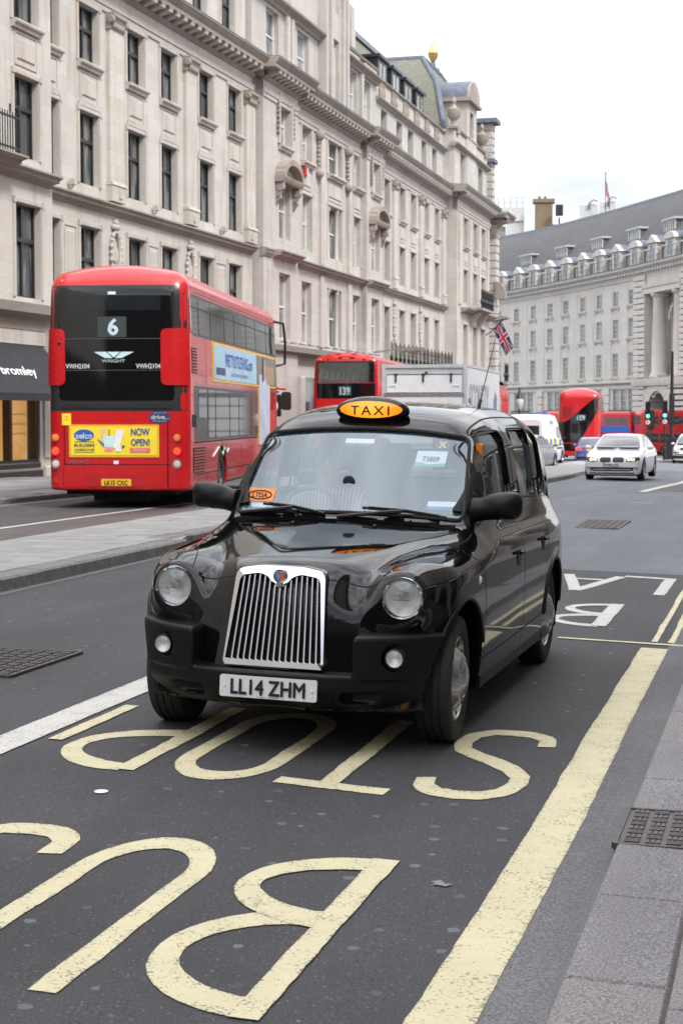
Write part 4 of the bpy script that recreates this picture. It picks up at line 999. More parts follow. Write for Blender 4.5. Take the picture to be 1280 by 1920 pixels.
m = MB().bbox(-4.0, -1.2, 18.9, 19.6, 19, 22.6, .1); m.build('party_wall', M['stoneB'], B.t)

# ======================= block C with its corner pavilion
Cb = Front('stone_building', 'long stone block with balustrade, dark dormers and a slate corner roof carrying a gilded finial', 2.274, 84.169, 15.5, M['stoneC'])
cC = [(-.33, .94), (3.1, 4.4), (5.78, 7.1), (9.25, 10.5), (12.1, 13.35)]; rC = [(4.6, 7.44), (8.82, 10.85), (12.3, 14.06)]
stack(Cb, cC, rC, 0, 'A', -1.6, 15.2, 15.9, .42)
for a, b in cC:
    Cb.sill(a, b, 12.29); Cb.panel(a + .15, b - .15, 11.3, 11.95)
    for z0, z1 in rC: Cb.surround(a, b, z0, z1, w=.12)
for u in (1.5, 7.85, 14.1): Cb.pilaster(u, u + .75, 8.5, 14.2)
for u in (1.9, 8.2): Cb.cartouche(u, 5.6, 8.1, w=.16)
Cb.cornice(-1.6, 15.2, z=14.2, out=.7, step=.5); Cb.ledge(-1.6, 14.9)
aC = [(-.33, .94), (3.1, 4.4), (5.78, 7.1), (9.25, 10.5), (12.1, 13.35)]
Cb.wall(-1.6, 15.2, 15.9, 19.0, [(a, b, 15.95, 17.6) for a, b in aC], off=-.15, depth=.4)
for a, b in aC: Cb.window(a, b, 15.95, 17.6, off=-.15, depth=.4, style='A')
Cb.prof([(-.3, 17.75), (-.1, 17.75), (-.02, 17.85), (.14, 17.92), (.15, 18.0), (-.3, 18.05)], -1.6, 15.2, 'attic_cornice', M['dirty'])
Cb.prof([(-.45, 18.95), (-.05, 18.95), (0, 19.0), (0, 19.06), (-.45, 19.1)], -1.6, 15.2, 'parapet_coping', M['dirty'])
for k in range(6):   # balustrade panels
    u = -.9 + k * 2.7; m = MB()
    for q in range(4): m.lathe([(.05, 18.12), (.05, 18.2), (.11, 18.35), (.05, 18.6), (.04, 18.7), (.06, 18.9)], 8, 'z', (-.1, u + .15 + q * .3, 0))
    m.box(-.15, -.148, u, u + 1.2, 18.1, 18.92); m.build('balustrade', M['dirty'], Cb.t)
Cb.prof([(-.9, 18.8), (-2.7, 22.5), (-5, 22.5), (-5, 18.8)], -1.4, 17.4, 'roof', M['slate'])
Cb.prof([(-2.4, 22.2), (-2.55, 22.62), (-3.1, 22.62), (-3.1, 22.2)], -1.4, 17.4, 'lead_ridge', M['lead'])
for u in (1.2, 4.2, 7.2, 10.2):
    m = MB().box(-3, -.7, u, u + 1.9, 19.0, 20.6); m.box(-3.1, -.55, u - .15, u + 2.05, 20.6, 20.75); o = m.build('dormer', M['darkpaint'], Cb.t)
    for y in (u + .25, u + 1.05): q = MB().box(-.72, -.68, y, y + .5, 19.5, 20.35); q.build('dormer_window', M['paneW'], o)
# corner pavilion
cT = [(17.1, 18.5), (20.3, 21.75), (23.05, 24.6)]; OT = .75
Cb.wall(15.2, 26.2, -3, 15.9, [(a, b, z0, z1) for a, b in cT for z0, z1 in rC], off=OT, depth=.42, back=2.5)
for a, b in cT:
    for z0, z1 in rC: Cb.window(a, b, z0, z1, off=OT, depth=.42, style='A'); Cb.surround(a, b, z0, z1, off=OT, w=.12)
    Cb.sill(a, b, 12.29, off=OT); Cb.panel(a + .2, b - .2, 11.3, 11.95, off=OT)
Cb.cornice(15.2, 26.2, off=OT, z=14.3, out=.75, step=.5, ret=.6); Cb.ledge(16.3, 26.4, 8.1, OT, .55)
for u in (15.6, 18.9, 22.1, 25.1): m = MB().bbox(OT - .02, OT + .1, u, u + .6, 8.6, 14.2, .03); m.build('pier', M['stoneC'], Cb.t)
Cb.wall(15.2, 26.2, 15.9, 19.2, [(a, b, 15.95, 18.05) for a, b in cT], off=OT - .2, back=2.5)
for a, b in cT: Cb.window(a, b, 15.95, 18.05, off=OT - .2, depth=.4, style='A')
Cb.prof([(OT - .4, 18.15), (OT - .15, 18.15), (OT + .1, 18.3), (OT + .1, 18.38), (OT - .4, 18.42)], 15.0, 26.4, 'attic_cornice', M['dirty'])
Cb.prof([(OT - .6, 19.2), (OT - .1, 19.2), (OT - .05, 19.3), (OT - .6, 19.35)], 15.0, 26.4, 'parapet_coping', M['dirty'])
Cb.wall(18.7, 21.9, 15.95, 21.7, [(19.7, 20.9, 19.4, 21.0)], off=OT - .1, back=2.2); Cb.window(19.7, 20.9, 19.4, 21.0, off=OT - .1, style='A')
g = MB(); A_ = [(18.5 + 3.6 * (1 - math.cos(t)) / 2, 21.7 + 1.25 * math.sin(t)) for t in np.linspace(0, math.pi, 14)]
g.extr(A_, OT - 2.2, OT + .1, 'yz'); g.box(OT - 2.2, OT + .2, 18.4, 22.2, 21.5, 21.7); g.build('pediment', M['dirty'], Cb.t); g = MB(); g.extr([(a, z + .06) for a, z in A_], OT - 2.3, OT - .1, 'yz'); g.build('lead_cap', M['lead'], Cb.t)
for u in (16.0, 25.4):
    m = MB().lathe([(.3, 19.3), (.3, 19.5), (.16, 19.6), (.16, 19.8), (.42, 20.1), (.45, 20.5), (.2, 20.6), (.1, 20.8), (.16, 21.0), (.01, 21.3)], 14, 'z', (OT - .4, u, 0)); m.box(OT - .75, OT - .05, u - .35, u + .35, 19.0, 19.4); m.build('urn', M['dirty'], Cb.t)
# steep slate roof of the pavilion: hipped, with lead hips and a gilded finial
rb = [(-.3, 16.4), (-.3, 27.6), (-9, 27.6), (-9, 16.4)]; rt = [(-2.6, 20.4), (-2.6, 26.0), (-6, 26.0), (-6, 20.4)]; zb, zt = 19.2, 24.7
V = [(x, y, zb) for x, y in rb] + [(x * .62 + rt[i][0] * .38, y * .62 + rt[i][1] * .38, zb + 3.4) for i, (x, y) in enumerate(rb)] + [(x, y, zt) for x, y in rt]
m = MB().add(V, [(r_ * 4 + i, r_ * 4 + (i + 1) % 4, r_ * 4 + 4 + (i + 1) % 4, r_ * 4 + 4 + i) for r_ in (0, 1) for i in range(4)] + [(8, 9, 10, 11)])
ro = m.build('corner_roof', M['slate'], Cb.t)
h_ = MB()
for i in range(4): h_.tube([Vector(V[i]), Vector(V[4 + i]), Vector(V[8 + i])], .16, 8)
h_.tube([Vector(v) for v in V[8:12]], .2, 8, close=True); h_.tube([Vector(V[0]) + Vector((.02, .5, .05)), Vector(V[4]) + Vector((.02, .45, .05)), Vector(V[8]) + Vector((.02, .4, 0))], .1, 6); h_.build('lead_hip', M['lead'], ro)
m = MB().lathe([(.5, 24.6), (.45, 24.95), (.2, 25.1), (.16, 25.4)], 14, 'z', (-2.9, 24.9, 0)); fo = m.build('finial_base', M['lead'], Cb.t)
m = MB().lathe([(.10, 25.4), (.18, 25.5), (.33, 25.75), (.36, 25.95), (.38, 26.0), (.34, 26.05), (.27, 26.35), (.13, 26.6), (.0, 26.75)], 16, 'z', (-2.9, 24.9, 0)); m.build('gilded_finial', M['gold'], Cb.t)
# shop level, first floor railing, tower balcony
Cb.prof([(-.1, 3.6), (.2, 3.6), (.25, 3.95), (.75, 4.1), (.8, 4.3), (-.1, 4.4)], -1.6, 15.2, 'shop_cornice', M['dirty']); Cb.prof([(OT - .1, 3.5), (OT + .2, 3.5), (OT + .5, 4.0), (OT + .55, 4.2), (OT - .1, 4.3)], 15.0, 26.4, 'shop_cornice', M['dirty'])
def railing(F, u0, u1, off, z0, h, step, parent=None, gold=True):
    n = int((u1 - u0) / step); m = MB(); gm = MB()
    for k in range(n + 1):
        u = u0 + (u1 - u0) * k / n; big = k % 3 == 0
        m.tube([(off, u, z0), (off, u, z0 + h + (.18 if big else .04))], .035 if big else .02, 6)
        if big: m.sphere((off, u, z0 + h * .4), .09, 4, 0, 2.2)
        if gold: gm.sphere((off, u, z0 + h + (.22 if big else .08)), .045 if big else .03, 4, 0, 1.6)
        if gold and not big: gm.sphere((off, u, z0 + h * .45), .032, 4, 0, 2.6)
    for z in (z0 + .06, z0 + h * .86): m.box(off - .02, off + .02, u0, u1, z - .02, z + .02)
    o = m.build('railing', M['iron'], F.t)
    if gold: gm.build('gilded_spear', M['ironF'], o)['kind'] = 'stuff'
railing(Cb, -1.4, 14.0, .7, 4.35, .95, .32)
m = MB().extr([(OT, 8.2), (OT + .6, 8.42), (OT + .95, 8.42), (OT + .95, 8.55), (OT, 8.55)], 18.6, 23.0, 'xz'); m.build('balcony_slab', M['dirty'], Cb.t); railing(Cb, 18.7, 22.9, OT + .88, 8.55, 1.0, .16, gold=False)
for y in (19.4, 22.0): MB().extr([(OT, 7.5), (OT + .15, 7.5), (OT + .7, 8.2), (OT, 8.2)], y - .15, y + .15, 'xz').build('scroll_bracket', M['trim'], Cb.t)

# ======================= D: rusticated end of the next block
D = Front('stone_building', 'rusticated stone corner of the next block with a bold projecting cornice behind the flag', *Cb.at(28.2, -.8), 15.5, M['stoneC'])
D.wall(.6, 1.6, -4, 15.6, off=1.45, back=5)
for k in range(33):
    z = -1.6 + k * .52; m = MB().bbox(-1.6, 1.62, .3, 1.5, z + .02, z + .5, .05); m.extr([(-1.6, .26), (1.58, .26), (1.58, .30), (-1.6, .30)], z + .03, z + .49, 'xy'); m.build('stone_course', M['stoneC'], D.t)
D.cornice(.1, 1.9, off=1.6, z=14.2, out=1.0, step=.6, ret=.8)
m = MB().box(-1.6, 2.5, -.7, .25, 15.24, 15.5); m.box(-1.6, 2.2, -.4, .25, 15.0, 15.24); m.build('cornice', M['dirty'], D.t)
for k in range(12):
    z = 15.9 + k * .5; m = MB().bbox(-3.0, 1.25, .6, 1.7, z + .02, z + .48, .05); m.build('stone_course', M['stoneC'], D.t)
m = MB().box(-3.2, 1.45, .3, 1.8, 19.2, 19.45); m.box(-3.1, 1.6, .2, 1.9, 21.9, 22.2); m.build('parapet_coping', M['lead'], D.t)
m = MB().extr([(1.6, 8.3), (2.4, 8.5), (2.4, 8.62), (1.6, 8.62)], .1, 1.6, 'xz'); m.extr([(1.6, 3.7), (2.5, 3.9), (2.5, 4.1), (1.6, 4.1)], -.2, 1.6, 'xz'); m.build('balcony_slab', M['dirty'], D.t)
railing(D, .1, 1.5, 2.3, 4.1, 1.1, .18, gold=False)
m = MB()
for t in np.linspace(0, math.pi / 2, 8): pass
A_ = [(1.6 + .75 * math.cos(t), 9.8 + 1.2 * math.sin(t)) for t in np.linspace(0, math.pi / 2, 8)]
m.extr(A_ + [(1.6, 9.8)], .1, .5, 'xz'); m.build('window_hood', M['dirty'], D.t)
# ------------------------------------------------------------------ the far crescent, curved along its own line
_cx = np.array([(-14, 10.5, 222), (-6, 15.3, 211.5), (0, 18.85, 203.6), (5.7, 21.04, 197.9), (12, 22.95, 191.9), (18, 24.74, 186.2), (23.9, 26.38, 180.5), (29.8, 27.87, 174.8), (35.3, 29.28, 169.5), (40.7, 30.54, 164.2), (46.3, 31.66, 158.8), (51.4, 32.71, 153.8), (60, 34.3, 145.3), (75, 36.8, 130.5)])
def cpos(u):
    x, y = float(sp(u, _cx[:, 0], _cx[:, 1])), float(sp(u, _cx[:, 0], _cx[:, 2])); return x, y
def cframe(u):
    a, b = cpos(u - .5), cpos(u + .5); t = Vector((b[0] - a[0], b[1] - a[1])).normalized(); return Vector(cpos(u)), t, Vector((t.y, -t.x))
def cP(off, u, z): p, t, n = cframe(u); q = p + n * off; return (q.x, q.y, z)
cres = thing('crescent_building', 'curved pale building with slate roof and small dormers closing the street', 'building')
cres['kind'] = 'thing'
MF = M['stoneF']
def cprof(name, P, u0, u1, mat, parent=None, du=2.0):
    us = np.linspace(u0, u1, max(2, int((u1 - u0) / du) + 1)); n = len(P); m = MB()
    V = [cP(o, u, z) for u in us for o, z in P]
    F = [(i * n + k, i * n + (k + 1) % n, (i + 1) * n + (k + 1) % n, (i + 1) * n + k) for i in range(len(us) - 1) for k in range(n)]
    F += [tuple(range(n)), tuple(range((len(us) - 1) * n, len(us) * n))[::-1]]
    m.add(V, F); return m.build(name, mat, parent or cres)
ucol = [1.8, 6.75, 11.7, 16.4, 20.8, 25.5, 30.0, 34.2, 38.2]
pitch = 4.55
ucol = [-11.6, -7.2, -2.8] + ucol
rowsF = [(5.82, 8.33), (9.87, 11.88), (13.25, 14.8)]
wf = .72
def cwall(u0, u1, z0, z1, ops, off, depth, name='wall'):
    us = sorted({u0, u1, *[q for o in ops for q in o[:2]]}); zs = sorted({z0, z1, *[q for o in ops for q in o[2:]]}); m = MB()
    for i in range(len(us) - 1):
        for j in range(len(zs) - 1):
            cu, cz = (us[i] + us[i + 1]) / 2, (zs[j] + zs[j + 1]) / 2
            if any(o[0] < cu < o[1] and o[2] < cz < o[3] for o in ops): continue
            m.add([cP(off, us[i], zs[j]), cP(off, us[i + 1], zs[j]), cP(off, us[i + 1], zs[j + 1]), cP(off, us[i], zs[j + 1])], [(0, 1, 2, 3)])
    for a, b, c, d in ops:
        e = off - depth; m.add([cP(off, a, c), cP(off, b, c), cP(off, b, d), cP(off, a, d), cP(e, a, c), cP(e, b, c), cP(e, b, d), cP(e, a, d)], [(0, 4, 5, 1), (1, 5, 6, 2), (2, 6, 7, 3), (3, 7, 4, 0)])
    return m.build(name, MF, cres, fix=False)
ops = [(u - wf, u + wf, z0, z1) for u in ucol for z0, z1 in rowsF]
gops = []
for k, u in enumerate(ucol[:-1]):
    c = u + pitch / 2
    if k % 2 == 0: 
        for d in (-2.9, -.95, 1.0): gops.append((c + d + .1, c + d + 1.75, 2.15, 4.5))
cwall(-14, 39.4, -4, 16.6, ops + gops, 0, .16)
wcache = {}
def cwin(u, w, z0, z1, off, nx, nz, name='window', mat=None, pane='paneW'):
    key = (round(w, 2), round(z1 - z0, 2), nx, nz)
    if key not in wcache:
        h = z1 - z0; m = MB(); f = .09
        m.box(-.04, .06, -w, w, 0, f); m.box(-.04, .06, -w, w, h - f, h); m.box(-.04, .058, -w, -w + f, f, h - f); m.box(-.04, .058, w - f, w, f, h - f)
        for i in range(1, nx): y = -w + 2 * w * i / nx; m.box(-.03, .04, y - .035, y + .035, f, h - f)
        for i in range(1, nz): z = h * i / nz; m.box(-.03, .038, -w + f, w - f, z - .03, z + .03)
        p = MB().add([(0, -w, 0), (0, w, 0), (0, w, h), (0, -w, h)], [(0, 1, 2, 3)]); wcache[key] = (m.mesh('window', M['sashF']), p.mesh('pane', M[pane]))
    fm, pm = wcache[key]; p, t, n = cframe(u); q = p + n * off; a = math.atan2(n.y, n.x)
    o = link(name, fm, cres, (q.x, q.y, z0), (0, 0, a)); link('pane', pm, o); return o
slm_ = MB().extr([(-.05, -.28), (.12, -.28), (.2, -.1), (.24, -.1), (.24, 0), (-.05, 0)], -wf - .3, wf + .3, 'xz'); slm_.box(0, .14, -wf - .2, -wf, -.5, -.28); slm_.box(0, .14, wf, wf + .2, -.5, -.28); slF = slm_.fix(slm_.mesh('sill', MF))
for u in ucol:
    for i, (z0, z1) in enumerate(rowsF):
        cwin(u, wf, z0, z1, -.14, 3, 3 + (2 - i)); p, t, n = cframe(u); link('sill', slF, cres, (p.x, p.y, z0), (0, 0, math.atan2(n.y, n.x)))
for a, b, z0, z1 in gops: cwin((a + b) / 2, (b - a) / 2, z0, z1, -.14, 3, 4)
for k, u in enumerate(ucol[:-1]):
    c = u + pitch / 2
    cprof('pilaster_strip', [(-.05, 5.6), (.045, 5.6), (.045, 15.2), (-.05, 15.2)], c - .9, c + .9, MF, du=1)
    if k % 2 == 1:
        for j in range(8): cprof('stone_course', [(-.05, -2 + j * .85), (.22, -2 + j * .85), (.22, -1.22 + j * .85), (-.05, -1.22 + j * .85)], c - .8, c + .8, MF, du=2)
    else:
        m = MB()
        for j in range(22): q = cP(.4, c - 2.8 + j * .26, 1.2); m.tube([q, (q[0], q[1], 2.3)], .03, 4)
        cprof('balcony_slab', [(0, 1.0), (.5, 1.0), (.5, 1.2), (0, 1.2)], c - 2.9, c + 2.9, MF); m.tube([cP(.4, c - 2.9, 2.3), cP(.4, c, 2.3), cP(.4, c + 2.9, 2.3)], .05, 4); m.build('railing', M['iron'], cres)
cprof('ledge', [(-.1, 5.0), (.1, 5.0), (.35, 5.2), (.35, 5.42), (-.1, 5.5)], -14, 39.4, MF); cprof('ledge', [(-.1, 4.6), (.12, 4.6), (.12, 4.75), (-.1, 4.75)], -14, 39.4, MF)
cprof('cornice', [(-.3, 15.7), (.1, 15.7), (.1, 15.85), (.2, 16.4), (.5, 16.5), (.85, 16.75), (.9, 16.95), (-.3, 17.05)], -14, 75, M['stoneF'])
cprof('lead_gutter', [(-.3, 17.0), (.92, 16.96), (.92, 17.06), (-.3, 17.12)], -14, 75, M['lead'])
dm = MB().box(0, .45, -.16, .16, 0, .26); dmm = dm.mesh('cornice_bracket', M['stoneF'])
for u in np.arange(-4, 62, .72): p, t, n = cframe(u); q = p + n * .2; link('cornice_bracket', dmm, cres, (q.x, q.y, 16.2), (0, 0, math.atan2(n.y, n.x)))
# roof and dormers
cprof('roof', [(-.9, 17.1), (-1.0, 19.0), (-6.2, 25.3), (-6.6, 25.3), (-12, 17.1)], -14, 75, M['slateF'])
cprof('ridge_capping', [(-6.05, 25.15), (-6.2, 25.45), (-6.7, 25.45), (-6.7, 25.15)], -14, 75, M['lead'])
db = MB().box(-2.6, 0, -1.0, 1.0, 0, 2.05); db.box(-.02, .1, -1.05, -.6, 0, 2.0); db.box(-.02, .1, .6, 1.05, 0, 2.0); dbm = db.mesh('stone_dormer', MF)
seg = MB(); A_ = [(1.25 * math.cos(t), 2.05 + .7 * math.sin(t)) for t in np.linspace(0, math.pi, 10)]; seg.extr(A_, -2.8, .25, 'yz'); segm = seg.mesh('segmental_pediment', MF)
tri_ = MB().extr([(1.3, 2.05), (0, 2.85), (-1.3, 2.05)], -2.8, .25, 'yz'); trim_ = tri_.mesh('triangular_pediment', MF)
lr = MB(); A2 = [(1.3 * math.cos(t), 2.10 + .76 * math.sin(t)) for t in np.linspace(0, math.pi, 10)]; lr.extr(A2, -2.9, .05, 'yz'); lrm = lr.mesh('lead_cap', M['lead'])
lt_ = MB().extr([(1.36, 2.08), (0, 2.93), (-1.36, 2.08)], -2.9, .05, 'yz'); ltm = lt_.mesh('lead_cap', M['lead'])
dus = [1.8 + 4.55 * k for k in range(-3, 14)]
for k, u in enumerate(dus):
    p, t, n = cframe(u); q = p - n * .35; r_ = math.atan2(n.y, n.x); o = link('stone_dormer', dbm, cres, (q.x, q.y, 17.05), (0, 0, r_))
    link('pediment', segm if k % 2 else trim_, o); link('lead_cap', lrm if k % 2 else ltm, o, (-.3, 0, -.05))
    w = cwin(u, .55, 17.35, 18.95, -.30, 2, 3, 'dormer_window')
    c = u + 2.27; p, t, n = cframe(c); q = p - n * .9; m = MB().box(-1.4, 0, -.75, .75, 0, 1.5); m.box(-1.5, .2, -.95, .95, 1.5, 1.68); l_ = m.build('low_dormer', MF, cres, (q.x, q.y, 17.05), (0, 0, r_)); MB().box(-.02, .05, -.35, .35, .4, 1.35).build('pane', M['pane'], l_)
wd = MB().box(-3.0, 0, -1.35, 1.35, 0, 1.55); wdm = wd.mesh('roof_dormer', M['slateF'])
wtm = MB().box(-3.2, .25, -1.6, 1.6, 1.55, 1.75).mesh('dormer_top', M['sashF'])
wwm = MB()
wwm.box(0, .08, -1.4, 1.4, 0, .14); wwm.box(0, .08, -1.4, 1.4, 1.4, 1.55)
for k in range(6): wwm.box(0, .08, -1.4 + k * .54, -1.26 + k * .54, .14, 1.4)
wwm.box(0, .06, -1.3, 1.3, .72, .8); wwmm = wwm.mesh('dormer_sash', M['render'])
for x_, u in ((955, 4.9), (1019, 14.9), (1083, 24.4), (1150, 33.9), (1213, 42.6), (1277, 51), (1330, 60)):
    p, t, n = cframe(u); q = p - n * 2.2; o = link('roof_dormer', wdm, cres, (q.x, q.y, 19.9), (0, 0, math.atan2(n.y, n.x))); link('dormer_top', wtm, o); link('dormer_sash', wwmm, o); MB().add([(.02, -1.3, .1), (.02, 1.3, .1), (.02, 1.3, 1.45), (.02, -1.3, 1.45)], [(0, 1, 2, 3)]).build('pane', M['paneW'], o, fix=False)
rl = MB()
for u in np.arange(-4, 58, 1.1): q = cP(.7, u, 17.1); rl.tube([q, (q[0], q[1], 18.2)], .02, 4)
for z in (17.6, 18.2): rl.tube([cP(.7, u, z) for u in np.arange(-4, 58, 2)], .02, 4)
rl.build('roof_railing', M['iron'], cres)
# the pavilion with columns over the arch
for j in range(31):
    z = -2 + j * .58
    cprof('stone_course', [(-.3, z + .04), (.28, z + .04), (.34, z + .10), (.34, z + .48), (.28, z + .54), (-.3, z + .54)], 39.4, 42.3, MF)
    cprof('stone_course', [(-.3, z + .04), (.28, z + .04), (.34, z + .10), (.34, z + .48), (.28, z + .54), (-.3, z + .54)], 51.0, 75, MF, du=4) if z > 4.5 else cprof('stone_course', [(-.3, z + .04), (.34, z + .10), (.34, z + .48), (-.3, z + .54)], 48.2, 75, MF, du=4)
for uc in (44.4, 49.6):
    q = cP(-.45, uc, 0); m = MB().lathe([(.95, 5.55), (.95, 5.8), (.82, 6.0), (.75, 6.1), (.72, 9), (.62, 13.2), (.66, 13.3), (.66, 13.5), (.9, 13.75), (.9, 14.0)], 20, 'z', (q[0], q[1], 0)); m.build('column', MF, cres)
cprof('entablature', [(-1.5, 13.98), (.45, 13.98), (.45, 14.5), (.55, 14.55), (.6, 14.9), (-1.5, 15.0)], 42.0, 51.3, MF); cprof('wall', [(-1.9, 4.9), (-1.55, 4.9), (-1.55, 15.7), (-1.9, 15.7)], 42, 51.3, MF); cprof('wall', [(-.6, 15.0), (.1, 15.0), (.1, 15.7), (-.6, 15.7)], 39.4, 51.3, MF)
cprof('parapet_ledge', [(-1.9, 4.75), (.45, 4.75), (.55, 5.2), (.55, 5.5), (-1.9, 5.5)], 39.4, 75, MF)
cwin(47.4, .75, 6.2, 11.2, -1.5, 3, 7); cwin(47.2, .6, 12.6, 14, -1.5, 2, 2)
m = MB()
for k in range(12):
    t0, t1 = math.pi * k / 12, math.pi * (k + 1) / 12
    pt = lambda r_, t: (47.2 + r_ * math.cos(t), 11.3 + r_ * 1.0 * math.sin(t))
    a, b, c, d = pt(1.7, t0), pt(1.7, t1), pt(1.35, t1), pt(1.35, t0); V = [cP(o_, *q) for o_ in (-1.5, -.9) for q in (a, b, c, d)]; m.add(V, [(0, 1, 2, 3), (4, 7, 6, 5), (0, 4, 5, 1), (1, 5, 6, 2), (2, 6, 7, 3), (3, 7, 4, 0)])
m.build('window_hood', MF, cres)
cprof('wall', [(-1.9, 4.9), (.25, 4.9), (.25, 15.0), (-1.9, 15.0)], 42.0, 42.25, MF, du=.2); cprof('wall', [(-1.9, 4.9), (.25, 4.9), (.25, 15.0), (-1.9, 15.0)], 51.0, 51.25, MF, du=.2)
cprof('wall', [(-1.0, -4), (-.32, -4), (-.32, 16.0), (-1.0, 16.0)], 39.2, 42.3, MF); cprof('wall', [(-1.0, -4), (-.32, -4), (-.32, 16.0), (-1.0, 16.0)], 48.2, 75, MF)
# arch with splayed stones
V = []; uc, zc_, ra = 45.6, 2.1, 2.35
m = MB()
for k in range(13):
    t0 = math.pi * k / 13; t1 = math.pi * (k + 1) / 13; big = 1.75 if k % 2 == 0 else 1.55
    pt = lambda r_, t: (uc + r_ * math.cos(t), zc_ + r_ * .9 * math.sin(t))
    g_ = .012; a, b, c, d = pt(ra, t0 + g_), pt(ra, t1 - g_), pt(ra * big, t1 - g_), pt(ra * big, t0 + g_); q = MB(); VV = [cP(o_, *p_) for o_ in (-1.6, .3) for p_ in (a, b, c, d)]
    q.add(VV, [(3, 2, 1, 0), (4, 5, 6, 7), (0, 1, 5, 4), (1, 2, 6, 5), (2, 3, 7, 6), (3, 0, 4, 7)]); q.build('arch_stone', MF, cres)
cprof('arch_end_wall', [(-14.2, -4), (-14.0, -4), (-14.0, 5), (-14.2, 5)], 42, 49.5, M['dirty']); cprof('arch_soffit', [(-14.2, 4.5), (-.2, 4.5), (-.2, 4.75), (-14.2, 4.75)], 42, 49.5, M['dirty']); cprof('arch_side', [(-14, -4), (-1.1, -4), (-1.1, 4.6), (-14, 4.6)], 42.0, 42.9, M['dirty'], du=.45); cprof('arch_side', [(-14, -4), (-1.1, -4), (-1.1, 4.6), (-14, 4.6)], 48.2, 49.2, M['dirty'], du=.5)  # arch shade put into a deepened passage and darker stone
cprof('wall', [(-.5, 4.0), (.1, 4.0), (.1, 4.8), (-.5, 4.8)], 42.3, 48.3, MF)
m = MB(); q0 = cP(.12, 44.6, 4.05); pts = [cP(.12, 44.6 + .45 * math.cos(a), 4.2 + .62 * math.sin(a) + .0) for a in np.linspace(0, 2 * math.pi, 14, endpoint=False)]; m.tube(pts, .09, 5, close=True); m.build('cartouche', MF, cres)

# ---- the roofs behind
rf = thing('rooftop_building', 'white rooftop storey with a small window showing above the slate roof', 'building', (22.5, 226, 0), -.1)
m = MB().box(-4.2, 3.0, 0, 8, 22, 30.8); m.box(-4.4, 3.0, -.2, 8, 28.9, 29.15); m.build('wall', M['render'], rf); m = MB().box(-.6, .6, -.1, .05, 26.3, 28.4); wo_ = m.build('window', M['sash'], rf); MB().box(-.45, .45, -.13, -.1, 26.5, 28.2).build('pane', M['pane'], wo_)
m = MB()
for k in range(9): m.tube([(-4 + k * .85, .1, 30.8), (-4 + k * .85, .1, 32.2)], .04, 4)
for z in (31.5, 32.2): m.tube([(-4, .1, z), (3, .1, z)], .04, 4)
m.build('roof_railing', M['alloy'], rf); m = MB().lathe([(.9, 30.8), (1.0, 31.5), (1.2, 31.7), (.6, 32.3), (.4, 32.9)], 10, 'z', (-3.2, 1, 0)); m.build('turret', M['trim'], rf)
ck = thing('chimney_stack', 'tall yellow brick chimney stack above the crescent roof', 'chimney', (28.0, 224, 0), -.1)
m = MB().bbox(-1, .5, -1.2, 1.2, 20, 31.5, .05); m.build('stack', M['brick'], ck, rot=(0, 0, R(-90))); m = MB().box(-1.5, 1.5, -.7, 1.2, 31.2, 31.7); m.build('capping', M['brick'], ck)
for k in range(2): m = MB().lathe([(.2, 31.7), (.17, 32.0), (.2, 32.1)], 10, 'z', (-.6 + k * .8, 0, 0)); m.build('chimney_pot', M['brick'], ck)
bx = thing('roof_wall', 'low yellow brick parapet behind the roof ridge right of the chimney', 'wall', (33.0, 224, 0), -.1); MB().box(-4, 4.5, 0, .6, 20, 28.3).build('wall', M['brick'], bx)
sc_ = thing('roof_screen', 'square black screen box standing on the roofs beside the chimney', 'screen', (29.9, 222, 0), -.1); MB().bbox(-.3, .3, -.5, .5, 29.2, 30.7, .04).build('panel', M['ink'], sc_, rot=(0, 0, R(-90))); m = MB(); m.tube([(0, .3, 26), (0, .3, 29)], .1, 6); m.build('post', M['iron'], sc_)
for k, (x_, z_, w_, lb) in enumerate(((33.8, 29.0, 1.2, 'left pale ventilation unit on the distant roof'), (36.4, 29.4, 1.0, 'right pale ventilation unit on the distant roof'))):
    pu = thing('ventilation_unit', lb, 'ventilation unit', (x_, 221, 0), -.1, 'rooftop ventilation units'); MB().bbox(-.6, .6, -w_, w_, 26.5, z_ + 1.6, .08).build('casing', M['render'], pu, rot=(0, 0, R(-90)))
    m = MB(); m.tube([(0, -.7, z_ + 1), (0, -1.0, z_ + 1.6), (.5, -1.0, z_ + 2.2), (1.1, -.8, z_ + 2.0)], .18, 8); m.build('duct', M['alloy'], pu)

